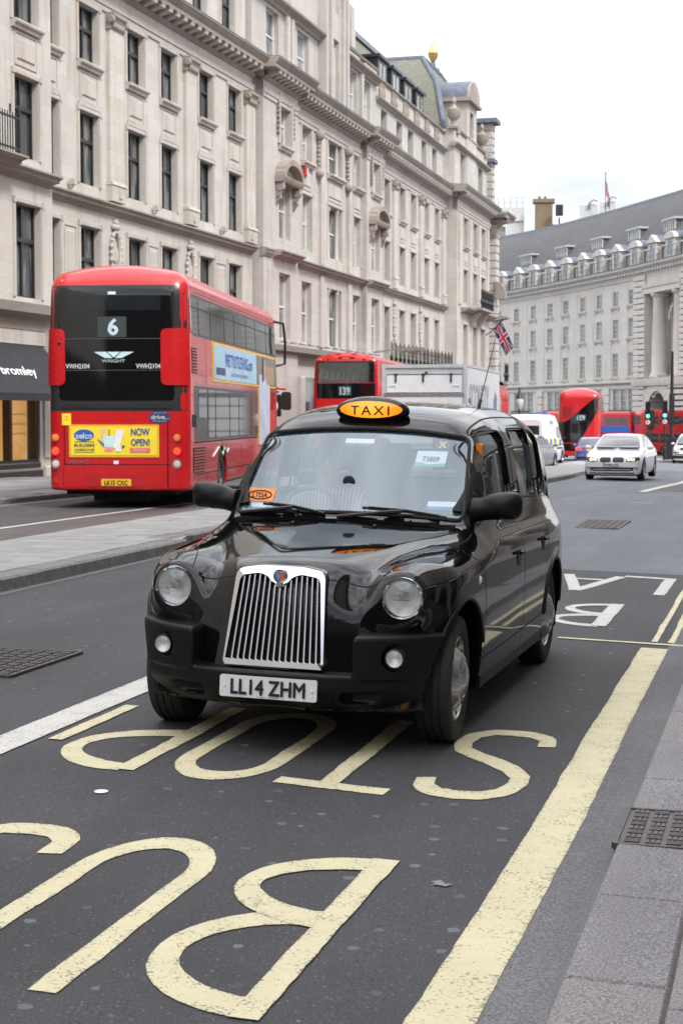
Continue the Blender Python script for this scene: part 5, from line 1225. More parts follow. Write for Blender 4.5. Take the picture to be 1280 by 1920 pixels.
# ---- flags
def flag(name, label, P0, hoist, fly, sag, w_amp, pole, pr, seed):
    """union flag: hoist edge from P0 along hoist vector; cloth falls along fly"""
    t = thing(name, label, 'flag', P0); h, f, s_ = Vector(hoist), Vector(fly), Vector(sag); nrm = h.cross(f).normalized()
    def pt(u, v, o=0):  # u along fly 0..1, v along hoist 0..1
        return h * v + f * u + s_ * (u * u) + nrm * (w_amp * math.sin(u * 9 + v * 2 + seed) * (.3 + u) + o)
    m = MB().tube([Vector(p) for p in pole], pr, 6); m.sphere(Vector(pole[-1]), pr * 2.2, 5); m.build('flag_pole', M['iron'], t)
    blue = plain('flag_blue', (.02, .035, .16), .85); redm = plain('flag_red', (.50, .03, .04), .85); wh = plain('flag_white', (.62, .62, .62), .85)
    W2, H2 = 2.0, 1.0   # 2:1 proportions in flag units
    def strip(poly, o, name, mat, par):
        T, tr = tri2d(poly, .12)
        V = [pt(p[0] / W2, p[1] / H2, o) for p in T] + [pt(p[0] / W2, p[1] / H2, -o) for p in T]; n = len(T)
        return MB().add(V, [tuple(q) for q in tr] + [tuple(i + n for i in q[::-1]) for q in tr], 0, True).build(name, mat, par, fix=False)
    cl = strip([(0, 0), (2, 0), (2, 1), (0, 1)], .002, 'cloth', blue, t)
    def diag(a, b, w):
        a, b = np.array(a), np.array(b); d = (b - a) / np.linalg.norm(b - a); q = np.array([-d[1], d[0]]) * w / 2
        L = [a + q, b + q, b - q, a - q]; out = [tuple(np.clip(p, [0, 0], [2, 1])) for p in L]; return out
    for a, b in (((0, 0), (2, 1)), ((0, 1), (2, 0))): strip(diag(a, b, .20), .008, 'white_saltire', wh, cl)
    for a, b in (((0, 0), (2, 1)), ((0, 1), (2, 0))): strip(diag(a, b, .07), .014, 'red_saltire', redm, cl)
    strip([(.83, 0), (1.17, 0), (1.17, 1), (.83, 1)], .020, 'white_cross', wh, cl); strip([(0, .33), (2, .33), (2, .67), (0, .67)], .0205, 'white_cross', wh, cl)
    strip([(.9, 0), (1.1, 0), (1.1, 1), (.9, 1)], .026, 'red_cross', redm, cl); strip([(0, .4), (2, .4), (2, .6), (0, .6)], .0265, 'red_cross', redm, cl)
    return t
flag('union_flag', 'large union flag on a slanting pole from the corner block', (10.12, 107.4, 7.45), (.52, -.3, .55), (.75, .1, -1.45), (.1, 0, -.25), .06, [(-.9, .9, -.65), (-.2, .12, -.15), (.58, -.34, .64)], .035, 1.0)
flag('union_flag', 'small union flag high on a thin mast above the distant roofs', (35.6, 218, 31.8), (0, 0, 1.6), (.55, 0, -1.6), (0, 0, -.9), .08, [(-.05, 0, -6), (-.05, 0, 2.6)], .05, .2)
# ------------------------------------------------------------------ the black taxi (x across, y to the rear, z up; front axle at the origin)
TX, TY, TH, TPH = -.184, 8.7162, .2891, .0215
taxi = thing('taxi', 'glossy black taxi with a lit orange roof sign facing the camera in the bus lane', 'taxi', (TX, TY, 0))
taxi.rotation_mode = 'XYZ'
taxi.matrix_world = Matrix.Translation((TX, TY, .0)) @ Matrix.Rotation(-TH, 4, 'Z') @ Matrix.Rotation(math.atan(TPH), 4, 'Y')
def F_low(x, y, z):
    ax = np.abs(x)
    Wp = sp(y, [-.75, -.45, -.2, .1, .6, 1.5, 2.6, 3.1, 3.5, 3.8], [.80, .835, .862, .876, .886, .89, .89, .88, .84, .76])
    tk = sp(z, [.18, .28, .45, .70, .86, .95, 1.01, 1.07, 1.13, 1.17, 1.25], [.06, .03, .008, 0, .004, .014, .038, .070, .088, .098, .105])
    side = ax - (Wp - tk)
    Zw = sp(y, [-.6, -.45, -.3, -.1, .2, .5, .72, .95, 1.2, 3.1, 3.45, 3.8], [.84, .900, .940, .972, 1.0, 1.022, 1.06, 1.14, 1.19, 1.19, 1.15, 1.02])
    v = 1 - sstep(y, .0, .75)
    wing = Zw - .9 * np.maximum(0, ax - .68) ** 2 * (.3 + .7 * v) - .075 * sstep(.60 - ax, 0, .40) * v
    zc = sp(y, [-.6, -.5, -.3, 0, .3, .62, .8], [.925, .955, .992, 1.042, 1.086, 1.122, 1.13]); wb = sp(y, [-.6, -.5, -.3, 0, .35, .66], [.25, .262, .335, .455, .60, .715])
    d = ax - wb; bon = zc - .028 * (ax / wb) ** 2 - .62 * .5 * (d + np.sqrt(d * d + .0012))
    H = smax(wing, bon, .09); top = (z - H) * .82
    front = (-.535 + .125 * (ax / .63) ** 2 + .20 * (z - .7) - y) * .95
    rear = y - (3.70 - .1 * (ax / .8) ** 2 - .15 * np.maximum(z - .9, 0))
    L = smax(side, top, .10); L = smax(L, front, .15); L = smax(L, rear, .25); L = np.maximum(L, .23 - z)
    r = np.sqrt((ax - .626) ** 2 + (z - .803) ** 2) - .130; pod = smax(smax(r, -.415 - y, .035), y - .2, .1)
    return smin(L, pod, .11)
def F_green(x, y, z, ins=0.0, zb=1.0):
    ax = np.abs(x)
    Wg = sp(z, [1.0, 1.17, 1.4, 1.62, 1.85], [.80, .788, .758, .712, .63]) * sp(y, [.6, .85, 1.15, 1.7, 2.6, 3.2, 3.6], [.945, .955, .975, 1, 1, .975, .92])
    Zr = sp(y, [.8, 1.1, 1.3, 1.6, 2.0, 2.5, 2.9, 3.2, 3.4, 3.7], [1.60, 1.70, 1.752, 1.795, 1.815, 1.815, 1.79, 1.74, 1.66, 1.40]) - .055 * (ax / .62) ** 2
    yw = .60 + (z - 1.12) * .93 + .055 * (ax / .65) ** 2
    G = smax(ax - Wg + ins, (z - Zr) * .92 + ins, .21); G = smax(G, (yw - y) * .73 + ins, .085); G = smax(G, (y - (3.5 - (z - 1.2) * .55)) * .87 + ins, .2)
    return np.maximum(G, zb - z)
def F_out(x, y, z): return smin(F_low(x, y, z), F_green(x, y, z), .03)
def F_cav(x, y, z):
    b = np.maximum(np.maximum(np.abs(x) - .76, np.maximum(.98 - y, y - 3.2)), np.maximum(.42 - z, z - 1.3))
    return np.minimum(F_green(x, y, z, .045, 1.085), b)
def F_body(x, y, z): return np.maximum(F_out(x, y, z), -F_cav(x, y, z))
V, Q = nets(F_body, (-1.0, -.72, .15), (1.0, 3.9, 1.9), .022)
# keep outer points exactly on the outer skin
body = np_mesh('body', V, Q, M['black'])
WF = rpoly([(.86, 1.222), (1.67, 1.222), (1.68, 1.638), (1.24, 1.625), (1.05, 1.55)], .06)
WR = rpoly([(1.96, 1.222), (2.52, 1.205), (2.58, 1.645), (1.97, 1.645)], .05)
WQ = rpoly([(2.70, 1.205), (2.97, 1.235), (2.93, 1.585), (2.72, 1.638)], .05)
cut = []
for P in (WF, WR, WQ):
    cut += [prism(P, .45, 1.1, 'yz'), prism(P, -1.1, -.45, 'yz')]
for yy, rr, z0 in ((0, .425, .335), (2.886, .405, .335)):
    for s in (-1, 1):
        m = MB().lathe([(.001, .5 * s), (rr, .5 * s), (rr + .012, 1.1 * s), (.001, 1.1 * s)], 40, 'x', (0, yy, z0)); cut.append(m.fix(m.mesh('c', [])))
# windscreen opening: raked prism
def raked(P, d=.2):
    """outline given as (x, z) on the screen plane -> closed prism leaning with it"""
    n = len(P); nv = Vector((0, -1, .93)).normalized(); nv = Vector((0, -.73, .68)).normalized(); V = []
    for s in (-.14, .14):
        for x, z in P: y = .60 + (z - 1.12) * .93 + .055 * (x / .65) ** 2; V.append((x + nv.x * s, y + nv.y * s, z + nv.z * s))
    m = MB().add(V, [(i, (i + 1) % n, n + (i + 1) % n, n + i) for i in range(n)] + [tuple(range(n - 1, -1, -1)), tuple(range(n, 2 * n))]); return m.fix(m.mesh('c', []))
WS = rpoly([(-.695, 1.135), (-.35, 1.155), (0, 1.16), (.35, 1.155), (.695, 1.135), (.632, 1.605), (.33, 1.638), (0, 1.648), (-.33, 1.638), (-.632, 1.605)], .05)
cut.append(raked(WS))
cut.append(prism(rpoly([(-.6, 1.25), (.6, 1.25), (.5, 1.62), (-.5, 1.62)], .08), 2.95, 4.2, 'xz'))
for s in (-1, 1): m = MB().lathe([(.001, -.55), (.104, -.55), (.104, -.33), (.001, -.33)], 32, 'y', (s * .626, 0, .803)); cut.append(m.fix(m.mesh('c', [])))
body = boolean(body, cut, M['black'])
if len(body.materials) == 0: body.materials.append(M['black'])
grad_normals(body, F_out)
bo = link('body', body, taxi)
# glass
def side_glass(P, name):
    for s in (1, -1):
        T, tri = tri2d([(p[0], p[1]) for p in P], .1); V = on_surface(F_green, T, 'x', 1.0); V[:, 0] -= .022; V[:, 0] *= s
        me = np_mesh(name, V, [t if s > 0 else t[::-1] for t in tri], M['sideglass']); link(name, me, taxi)
def grow(P, d):
    c = np.mean(np.array(P), 0); return [tuple(np.array(p) + (np.array(p) - c) / np.linalg.norm(np.array(p) - c) * d) for p in P]
for P in (WR, WQ): side_glass(grow(P, .015), 'side_window')
# driver's near door glass is half down on the kerb side: leave a slot at the top
side_glass(grow(WF, .015), 'side_window')
gw = grow(WS, .02); T, tri = tri2d(gw, .08); V = np.array([(x, .60 + (z - 1.12) * .93 + .055 * (x / .65) ** 2 + .016, z) for x, z in T])
ws = np_mesh('windscreen', V, tri, M['windscreen']); wso = link('windscreen', ws, taxi)
m = MB(); P = [(x, .60 + (z - 1.12) * .93 + .055 * (x / .65) ** 2 - .004, z) for x, z in WS]; m.tube(P, .011, 6, close=True); m.build('windscreen_seal', M['rubber'], taxi)
gw = [(-.6, 1.25), (.6, 1.25), (.5, 1.62), (-.5, 1.62)]; V = [(x, 3.5 - (z - 1.2) * .55 - .02, z) for x, z in gw]; MB().add(V, [(3, 2, 1, 0)]).build('rear_window', M['sideglass'], taxi, fix=False)
# interior floor, dash, seats, wheel
I_ = plain('taxi_trim_grey', (.16, .165, .17), .75, 0, .2, 8); I2 = plain('taxi_seat_vinyl', (.075, .08, .09), .5, 0, .15, 5)
m = MB().extr([(.66, 1.05), (1.0, 1.06), (1.14, 1.0), (1.1, .6), (.66, .6)], -.72, .72, 'yz'); 
m2 = MB(); m2.grid(lambda u, v: (u, (.64 + .38 * v), 1.075 + .03 * math.sin(v * 3.1) - .25 * max(0, v - .85)), np.linspace(-.7, .7, 9), np.linspace(0, 1.4, 8)); m2.build('dashboard', I_, taxi)
m = MB()
for x in (-.38, .38):
    m.extr(rrect(1.72, 1.9, .75, 1.34, .07), x - .25, x + .25, 'yz'); m.extr(rrect(1.35, 1.85, .62, .78, .06), x - .25, x + .25, 'yz'); m.extr(rrect(1.78, 1.9, 1.38, 1.60, .05), x - .14, x + .14, 'yz')
m.build('front_seat', I2, taxi)
m = MB().extr(rrect(2.75, 2.95, .75, 1.3, .06), -.6, .6, 'yz'); m.extr(rrect(2.3, 2.9, .55, .72, .05), -.6, .6, 'yz')
for x in (-.33, .33): m.extr(rrect(2.80, 2.92, 1.3, 1.52, .05), x - .15, x + .15, 'yz')
m.build('rear_seat', I2, taxi)
m = MB().box(-.05, .55, 1.12, 1.3, .9, .93); m.box(-.7, .7, .7, 3.1, .40, .43); m.build('floor', I_, taxi)
m = MB(); sw = [(-.38 + .19 * math.cos(a), 1.13 + .07 * math.sin(a), 1.10 + .165 * math.sin(a)) for a in np.linspace(0, 2 * math.pi, 24, endpoint=False)]
m.tube(sw, .016, 8, close=True); m.tube([(-.57, 1.13, 1.10), (-.38, 1.12, 1.09), (-.19, 1.13, 1.10)], .014, 6); m.tube([(-.38, 1.12, 1.09), (-.38, 1.05, .98)], .03, 8); m.build('steering_wheel', I2, taxi)
# papers on the dash top, stickers on the screen
def on_ws(x, z, d=.006): return (x, .60 + (z - 1.12) * .93 + .055 * (x / .65) ** 2 + d, z)
def sticker(x0, x1, z0, z1, mat, name='sticker', txt=None, tmat=None, th=None, tw=None, d=.026):
    V = [on_ws(x0, z0, d), on_ws(x1, z0, d), on_ws(x1, z1, d), on_ws(x0, z1, d)]
    o = MB().add(V, [(0, 1, 2, 3)]).build(name, mat, taxi, fix=False)
    if txt:
        t = text_mb(txt, th, tw, .015); t.v = [on_ws((x0 + x1) / 2 + p[0], (z0 + z1) / 2 + p[2], d - .003) for p in t.v]; t.build('print', tmat, o, fix=False)
    return o
o = sticker(.335, .515, 1.43, 1.52, M['wht'], txt='73809', tmat=M['ink'], th=.030, tw=.10)
MB().add([on_ws(.335, 1.43, .022), on_ws(.515, 1.43, .022), on_ws(.515, 1.452, .022), on_ws(.42, 1.443, .022), on_ws(.335, 1.457, .022)], [(0, 1, 2, 3, 4)]).build('print', plain('green_print', (.12, .42, .30), .5), o, fix=False)
o = sticker(.435, .515, 1.535, 1.585, M['ink'])
for a in ((.45, 1.54, .50, 1.578), (.45, 1.578, .50, 1.54)):
    MB().add([on_ws(a[0], a[1], .022), on_ws(a[0] + .014, a[1], .022), on_ws(a[2], a[3], .022), on_ws(a[2] - .014, a[3], .022)], [(0, 1, 2, 3)]).build('print', M['plateY'], o, fix=False)
sticker(-.125, .055, 1.555, 1.582, M['wht']); sticker(-.11, .04, 1.540, 1.553, M['ink'])
o = sticker(.465, .635, 1.19, 1.235, M['wht']); MB().add([on_ws(.465, 1.19, .022), on_ws(.635, 1.19, .022), on_ws(.635, 1.207, .022), on_ws(.465, 1.207, .022)], [(0, 1, 2, 3)]).build('print', M['blueink'], o, fix=False)
# orange card with LTDA in the corner
o = sticker(-.665, -.475, 1.20, 1.275, M['orange'], 'window_card', 'LTDA', M['ink'], .028, .10, .012)
q = [on_ws(-.57 + .075 * math.cos(a) * (1 if abs(math.cos(a)) < .8 else 1), 1.2375 + .024 * math.sin(a), .009) for a in np.linspace(0, 2 * math.pi, 20, endpoint=False)]; MB().tube(q, .0035, 4, close=True).build('print', M['ink'], o)
sticker(-.665, -.47, 1.165, 1.20, M['pale'], 'window_card')
m = MB(); m.extr(rrect(-.17, .06, .0, .05, .02), .78, .95, 'xz'); me = m.fix(m.mesh('papers', M['wht'])); link('papers', me, taxi, (-.02, 0, 1.115), (R(-4), 0, 0))
MB().box(.08, .2, .8, 1.0, 1.11, 1.118).build('papers', M['plateW'], taxi)
m = MB().lathe([(.001, 0), (.035, 0), (.038, -.012), (.030, -.016), (.001, -.010)], 16, 'y', on_ws(-.03, 1.33, .02)); m.build('disc_holder', M['ink'], taxi)
m = MB().extr(rrect(-.11, .11, -.035, .035, .03), 0, .03, 'xz'); mi = link('rear_mirror', m.fix(m.mesh('rear_mirror', M['plastic'])), taxi, (.02, 1.10, 1.555))

# ---- grille: chrome surround, bars, mesh, badge
def gy(z): return -.620 + (z - .442) * .245
gt, gb_, hw0, hw1 = .948, .440, .272, .243
def hw(z): return hw0 + (hw1 - hw0) * (z - gb_) / (gt - gb_)
out = [(-hw0, gb_), (hw0, gb_)] + [(hw1 - .05 + .05 * math.cos(a), gt - .05 - .012 + .05 * math.sin(a)) for a in np.linspace(.1, math.pi / 2, 5)] + [(.12, gt), (-.12, gt)] + [(-(hw1 - .05 + .05 * math.cos(a)), gt - .062 + .05 * math.sin(a)) for a in np.linspace(math.pi / 2, .1, 5)]
inn = [(-hw0 + .016, gb_ + .036), (hw0 - .016, gb_ + .036), (hw1 - .028, gt - .085), (hw1 - .04, gt - .058), (.11, gt - .045), (.065, gt - .062), (.045, gt - .09), (0, gt - .115), (-.045, gt - .09), (-.065, gt - .062), (-.11, gt - .045), (-hw1 + .04, gt - .058), (-hw1 + .028, gt - .085)]
def loop(P, d): return [(x, gy(z) + d, z) for x, z in P]
def resample(P, n):
    P = [np.array(p) for p in P] + [np.array(P[0])]; L = [0]
    for a, b in zip(P[:-1], P[1:]): L.append(L[-1] + np.linalg.norm(b - a))
    return [tuple(np.array([np.interp(t, L, [p[i] for p in P]) for i in (0, 1)])) for t in np.linspace(0, L[-1], n, endpoint=False)]
# match the two loops by angle about the centre
def byang(P, n=96):
    c = np.array([0, .70]); D = resample(P, 800); A = np.array([math.atan2(p[1] - c[1], p[0] - c[0]) for p in D]); r_ = []
    for k in range(n):
        a = -math.pi + 2 * math.pi * k / n; i = int(np.argmin(np.abs(np.angle(np.exp(1j * (A - a)))))); r_.append(D[i])
    return r_
o_, i_ = byang(out), byang(inn); mid = [((a[0] + b[0]) / 2, (a[1] + b[1]) / 2) for a, b in zip(o_, i_)]
n = len(o_); rings = [loop(o_, .06), loop(o_, .0), loop([(a[0] * .97 + b[0] * .03, a[1] * .97 + b[1] * .03) for a, b in zip(o_, i_)], -.010), loop([(a[0] * .15 + b[0] * .85, a[1] * .15 + b[1] * .85) for a, b in zip(o_, i_)], -.012), loop(i_, -.002), loop(i_, .05)]
V = [p for r_ in rings for p in r_]; F = [(k * n + i, k * n + (i + 1) % n, (k + 1) * n + (i + 1) % n, (k + 1) * n + i) for k in range(len(rings) - 1) for i in range(n)]
gr = MB().add(V, F, 0, True).build('grille_surround', M['chrome'], taxi)
V = loop(i_, .035); MB().add(V, [tuple(range(len(V)))]).build('grille_back', M['darkvoid'], taxi, fix=False)
def topz(x):
    best = .9
    for (x0, z0), (x1, z1) in zip(inn[2:], inn[3:]):
        if min(x0, x1) <= x <= max(x0, x1) and x0 != x1: best = z0 + (z1 - z0) * (x - x0) / (x1 - x0)
    return best
bar = []
for k in range(15):
    t = (k - 7) / 7.0; x0 = t * (hw0 - .045); x1 = t * (hw1 - .045); z0 = gb_ + .036; z1 = topz(x1) + .004
    m = MB(); m.add([(x + dx, gy(z) + dy, z) for x, z in ((x0, z0), (x0 + (x1 - x0) * .5, (z0 + z1) / 2), (x1, z1)) for dx, dy in ((-.0045, .03), (-.0045, .0), (0, -.0015), (.0045, .0), (.0045, .03))], [(r_ * 5 + i, r_ * 5 + i + 1, r_ * 5 + 6 + i, r_ * 5 + 5 + i) for r_ in (0, 1) for i in range(4)])
    m.build('grille_bar', M['barchrome'], gr)
m = MB()
for i in range(26):
    z = gb_ + .045 + i * .0162
    x = np.linspace(-hw(z) + .03, hw(z) - .03, 45); m.tube([(a, gy(z) + .024 + (.003 if j % 2 else -.003), min(z + (.006 if j % 2 else -.006), topz(float(a)) - .002)) for j, a in enumerate(x)], .0028, 3, caps=False)
ms = m.build('grille_mesh', M['darkvoid'], gr); ms['kind'] = 'stuff'
bd = MB().lathe([(.001, -.022), (.036, -.020), (.040, -.014), (.040, 0)], 24, 'y', (0, gy(gt - .05), gt - .052)).build('badge', M['chrome'], taxi)
bc = (0, gy(gt - .05) - .0225, gt - .052); MB().lathe([(.001, -.001), (.024, 0)], 20, 'y', bc, a0=math.pi, a1=2 * math.pi).build('badge_half', plain('badge_blue', (.03, .12, .5), .3), bd); MB().lathe([(.001, -.001), (.024, 0)], 20, 'y', bc, a0=0, a1=math.pi).build('badge_half', plain('badge_red', (.65, .12, .08), .3), bd)
for k, (dx, dz) in enumerate(((-.010, .010), (-.014, 0), (-.008, -.010), (-.005, .002))): MB().sphere((bc[0] + dx, bc[1] - .001, bc[2] + dz), .0028, 4).build('badge_star', M['wht'], bd)

# ---- lamps
for s in (-1, 1):
    L = MB().lathe([(.112, .06), (.112, -.004), (.108, -.014), (.098, -.012), (.094, .002)], 40, 'y', (s * .626, -.415, .803)).build('headlight', M['chrome'], taxi)
    MB().lathe([(.001, .075), (.03, .07), (.07, .045), (.098, .0)], 40, 'y', (s * .626, -.415, .803)).build('reflector', M['reflector'], L)
    m = MB().lathe([(.001, -.008), (.02, -.006), (.024, .03)], 16, 'y', (s * .626 - .01, -.40, .812)); m.box(s * .626 - .06, s * .626 + .03, -.40, -.395, .788, .792); m.build('bulb_shield', M['alloy'], L)
    MB().lathe([(.001, -.032), (.04, -.029), (.075, -.019), (.095, -.004)], 32, 'y', (s * .626, -.415, .803)).build('lens', M['lamp'], L)
    G_ = MB().lathe([(.050, .05), (.050, -.002), (.045, -.004), (.043, .004)], 28, 'y', (s * .627, -.572, .513)).build('fog_lamp', M['ink'], taxi)
    MB().lathe([(.001, .03), (.03, .02), (.043, .002)], 28, 'y', (s * .627, -.572, .513)).build('reflector', M['reflector'], G_); MB().lathe([(.001, -.012), (.03, -.008), (.043, 0)], 24, 'y', (s * .627, -.572, .513)).build('lens', M['lamp'], G_)
    c = project(F_out, np.array([[s * .88, .285, .842]]))[0]; MB().lathe([(.001, .014 * s), (.015, .012 * s), (.026, .002 * s)], 16, 'x', tuple(c)).build('side_repeater', M['plateW'], taxi)

# ---- bumper: matt black moulding with deep ends carrying the fog lamps
def F_bump(x, y, z):
    ax = np.abs(x); fr = -.685 + .30 * (ax / .8) ** 3.0 - .03 * sstep(.44 - z, 0, .2) * 0 + .05 * sstep(.36 - z, 0, .14)
    side = ax - (.854 - .05 * sstep(.40 - z, 0, .16)); back = y + .30; core = smax(smax(fr - y, side, .10), back, .02)
    lowb = smax(smax(core, z - .425, .022), .235 - z, .05)
    end = smax(smax(smax(core - .012, z - .626, .035), .40 - z, .01), .425 - ax, .03)
    sl = np.maximum(np.abs(ax - .50) - .13, np.maximum(np.abs(z - .315) - .032, y + .63)); fogh = np.sqrt((ax - .627) ** 2 + (z - .513) ** 2) - .064
    F = smin(lowb, end, .012); F = smax(F, -np.maximum(fogh, y + .54), .015) if True else F
    return smax(F, -smax(smax(np.abs(ax - .52) - .16, np.abs(z - .305) - .03, .03), y + .56, .02), .012)
V, Q = nets(F_bump, (-1, -.75, .2), (1, -.2, .7), .0125, 3); bm = np_mesh('bumper', V, Q, M['plastic'])
wa = []
for s in (-1, 1): m = MB().lathe([(.001, .5 * s), (.425, .5 * s), (.437, 1.1 * s), (.001, 1.1 * s)], 40, 'x', (0, 0, .335)); wa.append(m.fix(m.mesh('c', [])))
bm = boolean(bm, wa, M['plastic']); 
if len(bm.materials) == 0: bm.materials.append(M['plastic'])
grad_normals(bm, F_bump, .01, .6); bu = link('bumper', bm, taxi)
seam('shut_line', F_bump, [(s_, -.5, .418) for s_ in np.linspace(-.86, -.44, 8)], M['seam'], bu, .008); seam('shut_line', F_bump, [(s_, -.5, .418) for s_ in np.linspace(.44, .86, 8)], M['seam'], bu, .008)
pl_ = MB().extr(rrect(-.26, .26, -.0555, .0555, .012), 0, .012, 'xz'); po = link('number_plate', pl_.fix(pl_.mesh('number_plate', M['plateW'])), taxi, (0, -.690, .341), (R(-3), 0, 0))
text_mb('LL14 ZHM', .079, .40, .03).build('lettering', M['ink'], po, (0, -.001, .002), fix=False)
for x in (-.235, .235): MB().lathe([(.001, -.004), (.006, -.003), (.008, 0)], 10, 'y', (x, -.001, 0)).build('screw', M['wht'], po)
text_mb('The London Taxi Company', .006, .12).build('lettering', M['ink'], po, (0, -.001, -.047), fix=False)

# ---- wheels
tyre = MB().lathe([(.215, -.07), (.24, -.088), (.29, -.098), (.325, -.090), (.338, -.072), (.340, -.045), (.334, -.043), (.334, -.037), (.340, -.035), (.341, -.004), (.334, -.002), (.334, .004), (.341, .006), (.340, .035), (.334, .037), (.334, .043), (.340, .045), (.338, .072), (.325, .090), (.29, .098), (.24, .088), (.215, .07)], 56, 'x')
tym = tyre.fix(tyre.mesh('tyre', M['rubber']))
rim = MB().lathe([(.0, -.05), (.20, -.05), (.215, -.07), (.226, -.075), (.222, .06), (.226, .082), (.214, .084), (.205, .06), (.18, .045), (.001, .045)], 48, 'x'); rimm = rim.fix(rim.mesh('rim', M['alloy']))
cap = MB().lathe([(.196, .052), (.200, .060), (.188, .072), (.165, .090), (.135, .116), (.115, .128), (.098, .130), (.095, .126), (.088, .128), (.070, .142), (.04, .150), (.001, .152)], 48, 'x'); capm = cap.fix(cap.mesh('wheel_trim', M['alloy']))
slot = MB()
for k in range(8):
    a = 2 * math.pi * k / 8; slot.add([(.075, .186 * math.sin(a + d) * q, .186 * math.cos(a + d) * q) for d, q in ((-.13, .94), (.13, .94), (.10, 1.06), (-.10, 1.06))], [(0, 1, 2, 3), (3, 2, 1, 0)])
slm = slot.mesh('trim_slots', M['darkvoid'])
for yy, st in ((0, 0), (2.886, 0)):
    for s in (-1, 1):
        w = empty('wheel', (s * .748, yy, .338), 0 if s > 0 else math.pi, taxi); w.rotation_euler.z += (R(3) if yy == 0 else 0)
        link('tyre', tym, w); link('rim', rimm, w); link('wheel_trim', capm, w, (-.012, 0, 0)); link('trim_slots', slm, w, (0.004, 0, 0))
for yy, rr in ((0, .425), (2.886, .405)):
    for s in (-1, 1): m = MB().lathe([(.001, .36 * s), (rr, .36 * s), (rr - .004, (.84 if yy else .66) * s)], 30, 'x', (0, yy, .335), a0=R(-18), a1=R(198)); m.build('wheel_well', M['darkvoid'], taxi)
for yy, rr in ((0, .425), (2.886, .405)):
    for s in (-1, 1):
        P = np.array([(s * .87, yy + (rr + .012) * math.cos(a), .335 + (rr + .012) * math.sin(a)) for a in np.linspace(R(8 if yy else 20), R(172 if yy else 150), 30)]); P = project(F_low, P, 6); m = MB().tube(P.tolist(), .014, 6); m.build('arch_lip', M['plastic'], taxi)
m = MB().box(-.7, .7, -.3, 3.3, .20, .26); m.build('underbody', M['darkvoid'], taxi)
m = MB()
for s in (-1, 1): m.extr([(s * .80, .20), (s * .862, .22), (s * .866, .285), (s * .80, .29)], .44, 2.46, 'xz')
m.build('sill_moulding', M['plastic'], taxi)

# ---- shut lines, handles, mirrors, wipers, sign, aerial
for s in (-1, 1):
    S_ = lambda pts: [(s * a, b, c) for a, b, c in pts]
    seam('shut_line', F_out, S_([(.80, .30, 1.12), (.84, .26, 1.05), (.86, .30, .98), (.88, .42, .90), (.88, .455, .75), (.88, .47, .50), (.86, .48, .30)]), M['seam'], bo)
    seam('shut_line', F_out, S_([(.80, 1.655, 1.20), (.85, 1.65, 1.05), (.88, 1.655, .9), (.88, 1.66, .6), (.86, 1.66, .30)]), M['seam'], bo)
    seam('shut_line', F_out, S_([(.70, 1.80, 1.70), (.75, 1.80, 1.5), (.79, 1.78, 1.22), (.80, 1.66, 1.16)]), M['seam'], bo, .012)
    seam('shut_line', F_out, S_([(.88, .48, .385), (.88, 1.2, .39), (.88, 2.44, .41)]), M['seam'], bo)
    seam('shut_line', F_out, S_([(.80, 2.64, 1.2), (.84, 2.62, 1.05), (.88, 2.60, .9), (.88, 2.50, .75), (.88, 2.45, .6), (.87, 2.44, .41)]), M['seam'], bo)
    seam('shut_line', F_out, S_([(.62, 1.15, 1.69), (.62, 1.6, 1.745), (.63, 2.2, 1.755), (.62, 2.9, 1.73)]), M['seam'], bo, .012)
    seam('shut_line', F_out, S_([(.62, 1.15, 1.69), (.67, 1.06, 1.60), (.72, .80, 1.3), (.745, .66, 1.12)]), M['seam'], bo, .01)
    seam('shut_line', F_out, S_([(.25, -.50, .915), (.36, -.44, .885), (.48, -.43, .875), (.535, -.44, .87)]), M['seam'], bo)
    seam('shut_line', F_out, S_([(.535, -.40, .90), (.56, -.28, .94), (.64, -.05, .99), (.71, .25, 1.02), (.76, .5, 1.05), (.78, .62, 1.1)]), M['seam'], bo)
    # door edges round the glass
    for P in (WF, WR, WQ):
        T = np.array(grow(P, .012)); q = on_surface(F_green, T, 'x', 1.0); q[:, 0] *= s; MB().tube(q.tolist(), .007, 5, close=True).build('window_seal', M['rubber'], taxi)
    for yy, zz in ((1.44, .87), (2.36, .89)):
        c = project(F_out, np.array([[s * .89, yy, zz]]))[0]; m = MB().extr(rrect(-.055, .055, -.05, .05, .02), -.02 * s, .004 * s, 'yz'); m.tube([(0.018 * s, -.045, .03), (.03 * s, 0, .032), (.018 * s, .05, .028)], .011, 8); h2 = m.fix(m.mesh('door_handle', M['plastic'])); link('door_handle', h2, taxi, tuple(c))
    # mirror: a rounded housing on a flared foot
    def F_mir(x, y, z):
        a = (x - .895) / .118; b = (y - .0) / .085; c = (z - .0) / (.076 + .014 * a); hd = (np.sqrt(np.cbrt(np.abs(a) ** 3 + np.abs(c) ** 3 + .0001) ** 2 + 0 * x + np.abs(b) ** 2.4) - 1) * .075
        t = np.clip((x - .72) / .14, 0, 1); ft = np.sqrt((y + .005) ** 2 * .8 + (z + .035 + .0 * t) ** 2) - (.075 - .035 * t); ft = np.maximum(np.maximum(ft, .72 - x), x - .87)
        return smin(hd, ft, .05)
    V, Q = nets(F_mir, (.65, -.16, -.16), (1.1, .16, .16), .011, 3); V = V.copy(); V[:, 0] *= s; V[:, 1] += .80; V[:, 2] += 1.225
    if s < 0: Q = Q[:, ::-1]
    mo = link('door_mirror', np_mesh('door_mirror', V, Q, M['plastic']), taxi)
    patch('mirror_foot', F_green, rpoly([(.70, 1.18), (.90, 1.18), (.98, 1.40), (.93, 1.40)], .02), 'x', 1.2 * s, M['plastic'], mo, .012, .05, .02)
